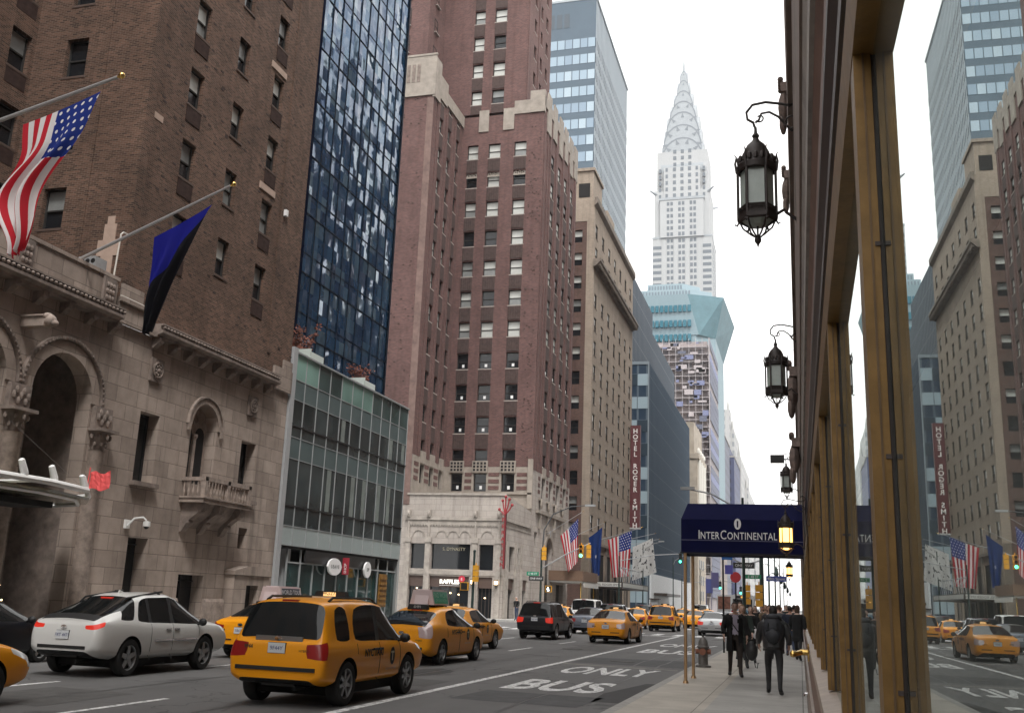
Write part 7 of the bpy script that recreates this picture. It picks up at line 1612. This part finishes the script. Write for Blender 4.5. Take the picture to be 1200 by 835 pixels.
make_car('hatch', 'taxi', 'yellow hatchback taxi with a green advert board on its roof', 'taxi', TAXI, -9.62, 26.5, -.03, .97, taxi=True, roof=-.35, ad=((.05, .36, .24), 'FIND WORK', (.35, .6, .5), .2), style='five', tails=TCLEAR, plate_txt='6H91Y')
make_car('crown', 'taxi', 'long yellow taxi saloon with pale rear window just past the hatchback taxi', 'taxi', TAXI, -11.2, 33.4, -.03, .93, taxi=True, roof=-.3, style='steel', plate_txt='3K18Y')
make_car('sedan', 'taxi', 'orange yellow taxi saloon with a dark advert board ahead of the white crossover', 'taxi', TAXI, -13.5, 25.4, -.02, .95, taxi=True, roof=-.35, ad=((.03, .04, .06), 'WORLD TOUR', (.6, .62, .66), .17), style='steel', plate_txt='5B63Y')
make_car('cross', 'crossover', 'white crossover with sloping tail and chrome door mouldings', 'car', CWHITE, -13.15, 18.45, -.02, .885, style='five', plate_txt='FKT 4471', lit=(True, False))
make_car('sedan', 'saloon', 'black saloon half hidden behind the white crossover at the kerb', 'car', CBLACK, -16.6, 17.6, 0, .9, plate_txt='T6413', style='five')
make_car('sedan', 'taxi', 'yellow taxi saloon cut off by the edge of the photo behind the white crossover', 'taxi', TAXI, -11.45, 10.5, 0, .92, taxi=True, style='steel')
make_car('suv', 'sport_utility_car', 'black SUV with lit red tail lights behind the long taxi saloon', 'car', CBLACK, -11.35, 46.6, -.03, .95, style='seven', lit=(True, False), plate_txt='GBX 902')
make_car('sedan', 'saloon', 'blue grey saloon with a bright rear window beside the black SUV', 'car', CGREY, -11.3, 57.3, 0, .97, lit=(True,), style='five', plate_txt='EVR 118')
make_car('sedan', 'taxi', 'yellow taxi saloon with clear tail lenses nearest the bus lane crossing', 'taxi', TAXI, -7.98, 46.0, -.03, .97, taxi=True, tails=TCLEAR, style='steel', plate_txt='7J20Y')
make_car('suv', 'taxi', 'boxy yellow taxi SUV waiting beyond the crossing', 'taxi', TAXI, -8.75, 69.5, -.02, .97, taxi=True, style='seven', plate_txt='2N77Y')
more = [('sedan', 'taxi', 'orange taxi saloon with a white rear window left of the boxy taxi SUV', TAXI, -11.2, 73.5, True), ('sedan', 'taxi', 'taxi saloon glimpsed between the boxy taxi SUV and the awning pole', TAXI, -7.9, 82, True), ('sedan', 'taxi', 'taxi saloon roof showing behind the black SUV', TAXI, -14.2, 62, True),
        ('van', 'van', 'white van with dark windows behind the blue grey saloon', CWHITE, -14.3, 71.5, False), ('suv', 'sport_utility_car', 'dark navy SUV between the white van and the taxis', CNAVY, -11.4, 65.3, False), ('sedan', 'saloon', 'silver saloon beyond the dark navy SUV', CSILV, -14.0, 84, False),
        ('sedan', 'saloon', 'silver white saloon in the bus lane beside the walking man', CSILV, -5.1, 64.5, False), ('sedan', 'taxi', 'farther taxi saloon in the lane behind the boxy taxi SUV', TAXI, -8.3, 97, True), ('sedan', 'taxi', 'distant taxi saloon near the white board', TAXI, -10.9, 101, True), ('suv', 'sport_utility_car', 'distant black SUV in the far kerb lane', CBLACK, -14.3, 98, False), ('sedan', 'saloon', 'distant dark saloon in the bus lane ahead of the silver white one', CBLACK, -5.2, 76, False), ('van', 'van', 'distant white van ahead in the middle lane', CWHITE, -11, 120, False), ('sedan', 'taxi', 'farthest taxi saloon in the bus lane', TAXI, -8, 128, True), ('sedan', 'taxi', 'taxi saloon parked beneath the hanging flags', TAXI, -17.3, 92, True), ('sedan', 'saloon', 'black saloon parked by the brown marquee', CBLACK, -17.3, 80.5, False)]
for k, nm, lab, p, x, y, tx in more: make_car(k, nm, lab, 'taxi' if tx else ('van' if nm == 'van' else 'car'), p, x, y, 0, .96, taxi=tx, style='steel' if tx else 'five', detail=False, lit=(True, False) if nm == 'saloon' else ())
# dark car whose bonnet corner shows at the very edge
make_car('sedan', 'saloon', 'dark saloon of which only the roof edge shows at the bottom corner', 'car', CNAVY, -9.35, 6.55, 0, .9)
# city bus
B = thing('city_bus', 'white city bus with a rounded roof far down the bus lane', 'bus', (-5.6, 118, 0)); bx, by = -5.9, 112.0
b = MB(); prof = [(-1.25, .35), (1.25, .35), (1.27, 1.2), (1.25, 2.7), (1.1, 3.0), (.6, 3.15), (-.6, 3.15), (-1.1, 3.0), (-1.25, 2.7), (-1.27, 1.2)]; b.prism([(bx+p[0], p[1]) for p in prof], by, by+11.5, 'y'); b.build('body', plain('bus_white', (.62, .63, .63), .4, var=.08), B, smooth=30)
b = MB(); b.box(bx-1.0, bx+1.0, by-.03, by-.005, 1.7, 2.6, 0); b.box(bx+1.262, bx+1.28, by+.6, by+11, 1.5, 2.5, 0); b.box(bx-1.28, bx-1.262, by+.6, by+11, 1.5, 2.5, 0); b.build('window', CGLASS, B); b = MB(); b.box(bx-.7, bx+.7, by-.05, by-.031, 2.68, 2.95, 0); b.text('102', T(bx, by-.055, 2.72) @ FACE_NEG_Y, size=.26, m=1); b.build('route_sign', [BLACK, plain('amber_led', (1, .5, .1), .5, emit=(1, .5, .1), es=1.5)], B); b = MB(); b.box(bx-1.1, bx+1.1, by-.04, by-.006, .9, 1.5); b.build('advert_panel', plain('bus_advert', (.15, .3, .42), .5, var=.4, vs=3), B)
for s in (-1, 1): b = MB(); b.box(bx+s*1.08-.09, bx+s*1.08+.09, by-.05, by-.005, .95, 1.4); b.build('tail_light', TAILR, B)
for yy in (2.2, 8.8):
    for s in (-1, 1): b = MB(); b.lathe([(.3, -.12), (.48, -.12), (.48, .12), (.3, .12)], (bx+s*1.12, by+yy, .48), 18, 'x', close=True); b.build('wheel', TYRE, B)
# ================================================================ people
SKIN = plain('skin', (.50, .29, .21), .6, var=.08, vs=20); SKIN2 = plain('pale_skin', (.60, .39, .31), .6); HAIRD = plain('dark_hair', (.012, .009, .008), .7); HAIRB = plain('brown_hair', (.06, .032, .018), .7); HAIRL = plain('fair_hair', (.22, .13, .06), .7)
CL = {'black': plain('black_wool', (.010, .010, .011), .9, var=.25, vs=6), 'charcoal': plain('charcoal_cloth', (.028, .028, .03), .9, var=.25, vs=6), 'navy': plain('navy_cloth', (.014, .018, .035), .9), 'brown': plain('brown_trousers', (.035, .026, .022), .9, var=.2, vs=5), 'leather': plain('black_leather', (.030, .030, .032), .36, var=.35, vs=7, bump=.5), 'shirt': plain('lilac_shirt', (.52, .47, .58), .8), 'jeans': plain('blue_jeans', (.05, .07, .12), .9), 'tan': plain('tan_coat', (.16, .11, .07), .9), 'grey': plain('grey_coat', (.09, .09, .095), .9), 'red': plain('dull_red_cloth', (.18, .03, .03), .9), 'shoe': plain('black_shoe', (.006, .006, .006), .4), 'white': plain('white_cloth', (.6, .58, .6), .8), 'dark_green': plain('dark_green_cloth', (.02, .03, .025), .9)}
def skin_mesh(verts, edges, radii, root=0, sub=2):
    bm = bmesh.new(); sk = bm.verts.layers.skin.verify(); vs = [bm.verts.new(v) for v in verts]
    for a, b in edges: bm.edges.new((vs[a], vs[b]))
    for i, v in enumerate(vs): r = radii[i]; v[sk].radius = r if isinstance(r, tuple) else (r, r); v[sk].use_root = (i == root)
    me = bpy.data.meshes.new('sk'); bm.to_mesh(me); bm.free(); o = bpy.data.objects.new('sk', me); COL.objects.link(o)
    m = o.modifiers.new('k', 'SKIN'); m.use_smooth_shade = True; m.branch_smoothing = .4
    s = o.modifiers.new('s', 'SUBSURF'); s.levels = sub; s.render_levels = sub
    dg = bpy.context.evaluated_depsgraph_get(); r = bpy.data.meshes.new_from_object(o.evaluated_get(dg)); bpy.data.objects.remove(o); bpy.data.meshes.remove(me)
    return r
def person(label, x, y, rz, h=1.7, z=.15, top='black', leg='charcoal', coat=None, skin=None, hair=None, stride=.32, arm=(.2, -.18), elbow=(.14, .1), fingers=True, shirt=None, hairlen=0, lean=.04, head=0.0, group=None, width=1.0, hem=.52, feat=True):
    """figure facing -Y in its own frame; x to the right, z up; stride = half step; arm = forward swing of each wrist"""
    skin = skin or SKIN; hair = hair or HAIRD; s = h/1.75
    V, E, R = [], [], []
    def add(p, r, par=None):
        V.append(p); R.append(r)
        if par is not None: E.append((par, len(V)-1))
        return len(V)-1
    w = width
    pel = add((0, 0, .96), (.155*w, .115)); ab = add((0, -lean*.4, 1.12), (.15*w, .11), pel); ch = add((0, -lean*.8, 1.30), (.175*w, .125), ab); sh = add((0, -lean, 1.425), (.13*w, .09), ch); nk = add((0, -lean-.01, 1.50), (.062, .062), sh); hd0 = add((0, -lean-.03, 1.56), (.055, .06), nk)
    wrists = []
    for i, sd in enumerate((1, -1)):
        sw = arm[i]; a = add((sd*.20*w, -lean, 1.415), (.075, .072), sh); e = add((sd*.255*w, -lean-sw*.35+.02, 1.14), (.052, .052), a); wy = -lean-sw-elbow[i]; wr = add((sd*.26*w, wy, .92+elbow[i]*.5), (.034, .03), e)
        pa = add((sd*.262*w, wy-.015, .865+elbow[i]*.5), (.036, .02), wr); wrists.append((sd*.262*w, wy-.015, .84+elbow[i]*.5))
        if fingers:
            for q in range(4):
                yq = wy-.05+.022*q; L_ = (.07, .085, .08, .06)[q]; f1 = add((sd*.262*w, yq+.005, .825+elbow[i]*.5), .0095, pa); f2 = add((sd*.250*w, yq, .825-L_*.55+elbow[i]*.5), .0085, f1); add((sd*.236*w, yq, .825-L_*.9+elbow[i]*.5), .007, f2)
            t1 = add((sd*.245*w, wy-.06, .865+elbow[i]*.5), .011, pa); add((sd*.235*w, wy-.08, .825+elbow[i]*.5), .0085, t1)
    for i, sd in enumerate((1, -1)):
        st = stride*(1 if i == 0 else -1); lift = .05 if st < 0 else 0
        hp = add((sd*.095*w, 0, .90), (.092*w, .10), pel); kn = add((sd*.10*w, -st*.55-.02, .50), (.062, .066), hp); an = add((sd*.10*w, -st*1.0+(.03 if st < 0 else 0), .09+lift), (.042, .048), kn)
        he = add((sd*.10*w, -st*1.0+.05, .045+lift*1.1), (.046, .046), an); to = add((sd*.125*w, -st*1.0-.16, .04), (.052, .04), an)
    me = skin_mesh(V, E, R)
    for v in me.vertices: pass
    mb = MB(); vs = [v.co.copy() for v in me.vertices]
    SL = [CL[top], CL[leg], skin, CL['shoe'], CL[shirt] if shirt else CL[top], hair, CL['white']]
    for p in me.polygons:
        c = p.center; k = 0
        handz = min(abs(c.x-q[0])+abs(c.z-q[2]) for q in wrists)
        if c.z > 1.475: k = 2
        elif abs(c.x) > .2*w and c.z < .93+max(elbow)*.5 and c.z > .6: k = 2
        elif c.z < .10: k = 3
        elif c.z < 1.0: k = 1
        elif shirt and abs(c.x) < .075 and c.y < -lean*.5-.06: k = 4
        i = len(mb.v); mb.v += [tuple(vs[q]) for q in p.vertices]; mb.f.append(tuple(range(i, i+len(p.vertices)))); mb.m.append(k)
    # head with brow, nose, mouth, chin and ears
    hz, hy = 1.645, -lean-.045; nU, nV = 18, 14
    def hp_(u, v):
        th = 2*math.pi*u; ph = math.pi*v; xx, yy, zz = math.sin(ph)*math.sin(th), -math.sin(ph)*math.cos(th), math.cos(ph)
        fx = .076*(1-.18*max(0, -zz)**1.5); px_, py_, pz_ = xx*fx, yy*.098, zz*.115
        if yy < 0:
            fr = max(0, -yy)
            n_ = math.exp(-((xx/.16)**2)-((zz+.12)/.22)**2); py_ -= .022*n_*fr
            e_ = math.exp(-(((abs(xx)-.38)/.16)**2)-((zz-.08)/.12)**2); py_ += .012*e_
            c_ = math.exp(-((xx/.3)**2)-((zz+.80)/.2)**2); py_ -= .012*c_; b_ = math.exp(-((xx/.5)**2)-((zz-.25)/.12)**2); py_ -= .006*b_
        return Vector((px_, py_+hy, pz_+hz))
    for i in range(nU):
        for j in range(nV):
            q = [hp_(i/nU, j/nV), hp_((i+1)/nU, j/nV), hp_((i+1)/nU, (j+1)/nV), hp_(i/nU, (j+1)/nV)]; mb.face(q[::-1] if False else q, 2)
    for sd in (1, -1): mb.ball((sd*.078, hy+.01, hz-.005), (.012, .022, .034), 2, 6, 5)
    if feat:
        for sd in (1, -1): mb.ball((sd*.03, hy-.083, hz+.010), (.013, .008, .007), 5, 8, 5); mb.ball((sd*.031, hy-.088, hz+.034), (.02, .006, .004), 5, 6, 4)
        mb.ball((0, hy-.091, hz-.058), (.024, .006, .006), 5, 8, 4)
    P = thing('person', label, 'person', (0, 0, 0), group)
    B_ = mb.mesh('body', SL, smooth=60, merge=True); o = bpy.data.objects.new('body', B_); COL.objects.link(o); o.parent = P
    hb = MB()
    for i in range(nU):
        for j in range(nV):
            u, v = (i+.5)/nU, (j+.5)/nV; back = math.cos(2*math.pi*u)
            lim = .30 if back > .35 else (.46 if back > -.1 else (.62+.12*hairlen))
            if v < lim:
                q = []
                for a, b in ((i, j), (i+1, j), (i+1, j+1), (i, j+1)): p = hp_(a/nU, b/nV); d = p-Vector((0, hy, hz)); q.append(Vector((0, hy, hz))+d*1.11+Vector((0, .006, .006)))
                hb.face(q)
    if hairlen > 0: hb.ball((0, hy+.05, hz-.07), (.085, .06, .13), n=10, k=6)
    ho = bpy.data.objects.new('hair', hb.mesh('hair', [hair], smooth=60, merge=True)); COL.objects.link(ho); ho.parent = P
    if coat:
        cb = MB(); rows = []
        prof_ = ((1.47, .085, .085), (1.44, .17*w, .11), (1.39, .20*w, .14), (1.28, .20*w, .16), (1.15, .195*w, .16), (1.02, .19*w, .155), (hem+.05, .185*w, .15), (hem, .165*w, .135)) if hem > .78 else None
        for (zz, rx, ry) in prof_ or ((1.47, .085, .085), (1.44, .175*w, .115), (1.38, .215*w, .14), (1.28, .205*w, .15), (1.12, .185*w, .145), (.98, .185*w, .15), (.80, .195*w, .165), (hem+.12, .20*w, .18), (hem, .20*w, .185)):
            row = []
            for i in range(25):
                t = math.radians(22)+math.radians(316)*i/24 if shirt else 2*math.pi*i/24
                rip = 1+.05*math.sin(t*5+zz*2)*(1.3-zz); row.append((rx*math.sin(t)*rip, -ry*math.cos(t)*rip-lean*max(0, (zz-.95)*2)*.9-stride*.10*math.sin(t)*max(0, .95-zz), zz))
            rows.append(row)
        for a, b in zip(rows, rows[1:]):
            for i in range(24): cb.face([b[i], b[i+1], a[i+1], a[i]])
        for i, sd in enumerate((1, -1)):
            sw = arm[i]; cb.tube([(sd*.06*w, -lean, 1.43), (sd*.14*w, -lean, 1.425), (sd*.20*w, -lean-.01, 1.37), (sd*.258*w, -lean-sw*.35+.02, 1.14), (sd*.264*w, -lean-sw-elbow[i]*.9, .95+elbow[i]*.5)], [.05, .075, .082, .068, .055], 12, cap=True)
        co = bpy.data.objects.new('coat', cb.mesh('coat', [CL[coat]], smooth=60)); COL.objects.link(co); co.parent = P
    P.location = (x, y, z); P.rotation_euler = (0, 0, rz); P.scale = (s,)*3
    return P
# the man striding towards the viewer
person('man in an open dark overcoat and lilac shirt walking beside the awning poles', -1.48, 24.6, .12, 1.66, top='charcoal', leg='brown', coat='black', shirt='shirt', skin=SKIN2, stride=.30, arm=(.1, -.06), elbow=(.06, .14), width=1.06, hem=.60)
bg_ = thing('shoulder_bag', 'black wheeled bag carried low by the man in the open overcoat', 'bag', (-1.12, 24.5, .15)); b = MB(); b.ball((-1.10, 24.45, .75), (.14, .11, .22), n=12, k=8); b.build('pouch', CL['leather'], bg_, smooth=60); b = MB(); b.tube([(-1.2, 24.42, .9), (-1.19, 24.4, 1.0), (-1.06, 24.4, 1.0), (-1.02, 24.42, .9)], .012, 5); b.tube([(-1.05, 24.42, .56), (-1.02, 24.4, .40), (-.98, 24.4, .38), (-.96, 24.42, .5)], .009, 5); b.build('strap', CL['black'], bg_)
b = MB(); b.tube([(-1.66, 24.42, 1.50), (-1.55, 24.36, 1.38), (-1.42, 24.36, 1.2), (-1.28, 24.42, 1.02)], .012, 5); tag(b.build('bag_strap', CL['black']), 'thin dark strap across the lilac shirt of the walking man', 'strap')
# the man walking away with a backpack
person('man in a black leather jacket with a backpack walking away along the hotel wall', -.50, 20.0, math.pi, 1.60, top='leather', coat='leather', hem=.90, leg='charcoal', stride=.26, arm=(.10, -.10), elbow=(.16, .12), width=1.16, lean=.12, feat=False)
bp_ = thing('backpack', 'bulky dark backpack on the back of the man in the leather jacket', 'backpack', (-.5, 19.8, 1.2)); b = MB(); b.ball((-.5, 19.83, 1.33), (.19, .13, .26), n=14, k=9); b.ball((-.5, 19.74, 1.22), (.14, .08, .14), n=12, k=8); b.ball((-.5, 19.83, 1.55), (.14, .10, .07), n=12, k=6); b.build('sack', plain('backpack_nylon', (.016, .018, .024), .6, var=.5, vs=12, bump=.5), bp_, smooth=60)
b = MB()
for s in (-1, 1): b.tube([(-.5+s*.12, 19.85, 1.53), (-.5+s*.13, 19.96, 1.55), (-.5+s*.14, 20.08, 1.48)], .025, 6)
b.tube([(-.62, 19.70, 1.32), (-.38, 19.70, 1.32)], .012, 5); b.tube([(-.58, 19.72, 1.45), (-.58, 19.72, 1.1)], .01, 5); b.tube([(-.42, 19.72, 1.45), (-.42, 19.72, 1.1)], .01, 5); b.build('strap', CL['black'], bp_)
# the pair behind
person('woman in a long black coat holding a pale bag at the front of the crowd', -1.42, 31.3, .05, 1.60, top='black', leg='black', coat='black', skin=SKIN2, hair=HAIRB, hairlen=.6, stride=.22, arm=(.06, .02), elbow=(.16, .2), hem=.62)
person('man in a dark suit and white shirt walking beside the woman in the long coat', -1.78, 32.4, .05, 1.70, top='charcoal', leg='charcoal', coat='charcoal', shirt='white', skin=SKIN2, hair=HAIRB, stride=.24, hem=.72)
b = MB(); b.ball((-1.28, 30.98, .98), (.08, .06, .14), n=10, k=7); b.tube([(-1.33, 30.98, 1.1), (-1.30, 30.98, 1.2), (-1.25, 30.98, 1.1)], .008, 5); tag(b.build('carrier_bag', CL['white'], smooth=60), 'pale carrier bag held in front of the black coat', 'bag')
person('person with pale hair half hidden behind the man in the open overcoat', -1.50, 28.2, .1, 1.62, top='dark_green', leg='charcoal', coat='dark_green', skin=SKIN2, hair=HAIRL, hairlen=.4, stride=.15)
person('person in jeans and a dark jacket standing at the pale arcade corner', -20.4, 74.2, -.3, 1.72, top='black', leg='jeans', stride=.06, hairlen=0, hair=plain('grey_hair', (.3, .29, .28), .8), fingers=False)
person('person in a dull red jacket by the pale panelled base far down the avenue', -19.6, 140, 0, 1.75, top='red', leg='charcoal', fingers=False)
R5 = random.Random(21); crowd = []
protos = []
for i, (t, l, c, hr, hl, away) in enumerate((('charcoal', 'black', 'charcoal', HAIRD, 0, False), ('black', 'charcoal', 'black', HAIRB, .5, False), ('navy', 'black', 'navy', HAIRD, 0, True), ('grey', 'charcoal', 'grey', HAIRB, 0, True), ('brown', 'black', 'tan', HAIRL, .6, False), ('black', 'jeans', None, HAIRD, 0, True))):
    pass
spots = [(-.95, 34.5, 0, 0), (-.35, 36.5, 3.1, 2), (-.1, 33.8, 3.1, 1), (-.75, 38.5, 3.1, 3), (-1.25, 40, 0, 4), (-.25, 41, 3.1, 5), (-1.75, 42.5, 0, 1), (-.85, 44, 3.1, 0), (-.3, 46, 3.1, 2), (-1.35, 47.5, 0, 3), (-.65, 50, 0, 5), (-1.8, 52, 0, 0), (-.25, 53, 3.1, 1), (-1.1, 55.5, 3.1, 4), (-1.6, 58, 0, 2), (-.6, 59.5, 0, 3), (-1.2, 64.5, 0, 0), (-.5, 68, 3.1, 2), (-1.9, 71, 0, 1), (-1.0, 76, 0, 5), (-.4, 84, 3.1, 3), (-1.5, 88, 0, 0), (-.9, 95, 3.1, 2), (-1.9, 99, 0, 4), (-.4, 105, 0, 1), (-1.3, 112, 3.1, 5)]
looks = [('charcoal', 'black', 'charcoal', HAIRD, 0), ('black', 'charcoal', 'black', HAIRB, .5), ('navy', 'jeans', 'navy', HAIRD, 0), ('grey', 'charcoal', 'grey', HAIRB, 0), ('brown', 'black', 'tan', HAIRL, .6), ('black', 'jeans', 'dark_green', HAIRD, 0)]
PR = {}
for x, y, rz, k in spots:
    lab = 'pedestrian in dark winter clothes in the crowd further along this pavement'
    if k not in PR:
        t, l, c, hr, hl = looks[k]; P = person(lab, x, y, rz, 1.62+.02*k, top=t, leg=l, coat=c, hair=hr, hairlen=hl, skin=SKIN2 if k % 2 else SKIN, fingers=False, hem=(.55, .62, .9, .7, .6, .9)[k], width=(1, .92, 1.05, 1.0, .94, 1.04)[k], group='crowd along the pavement', shirt='white' if k == 0 else None); PR[k] = P
    else:
        P = copy_tree(PR[k])
    P.location = (x, y, .15 if not 63 < y < 82 else .0); P.rotation_euler = (0, 0, rz+R5.uniform(-.2, .2)); sc_ = PR[k].scale[0]*R5.uniform(.97, 1.04); P.scale = (sc_,)*3
# thin winter haze over the whole avenue
hz = MB(); hz.box(-900, 900, -300, 1500, -1.1, 345)
hm_ = bpy.data.materials.new('haze_air'); hm_.use_nodes = True; hn = hm_.node_tree.nodes; hn.remove(hn['Principled BSDF']); pv = hn.new('ShaderNodeVolumePrincipled'); pv.inputs['Density'].default_value = HAZE; pv.inputs['Color'].default_value = (.92, .95, 1, 1); pv.inputs['Anisotropy'].default_value = .2
hm_.node_tree.links.new(pv.outputs[0], hn['Material Output'].inputs['Volume'])
ho_ = hz.build('haze', hm_); ho_['kind'] = 'stuff'
for o in list(bpy.data.objects):
    if '_o' in o: del o['_o']
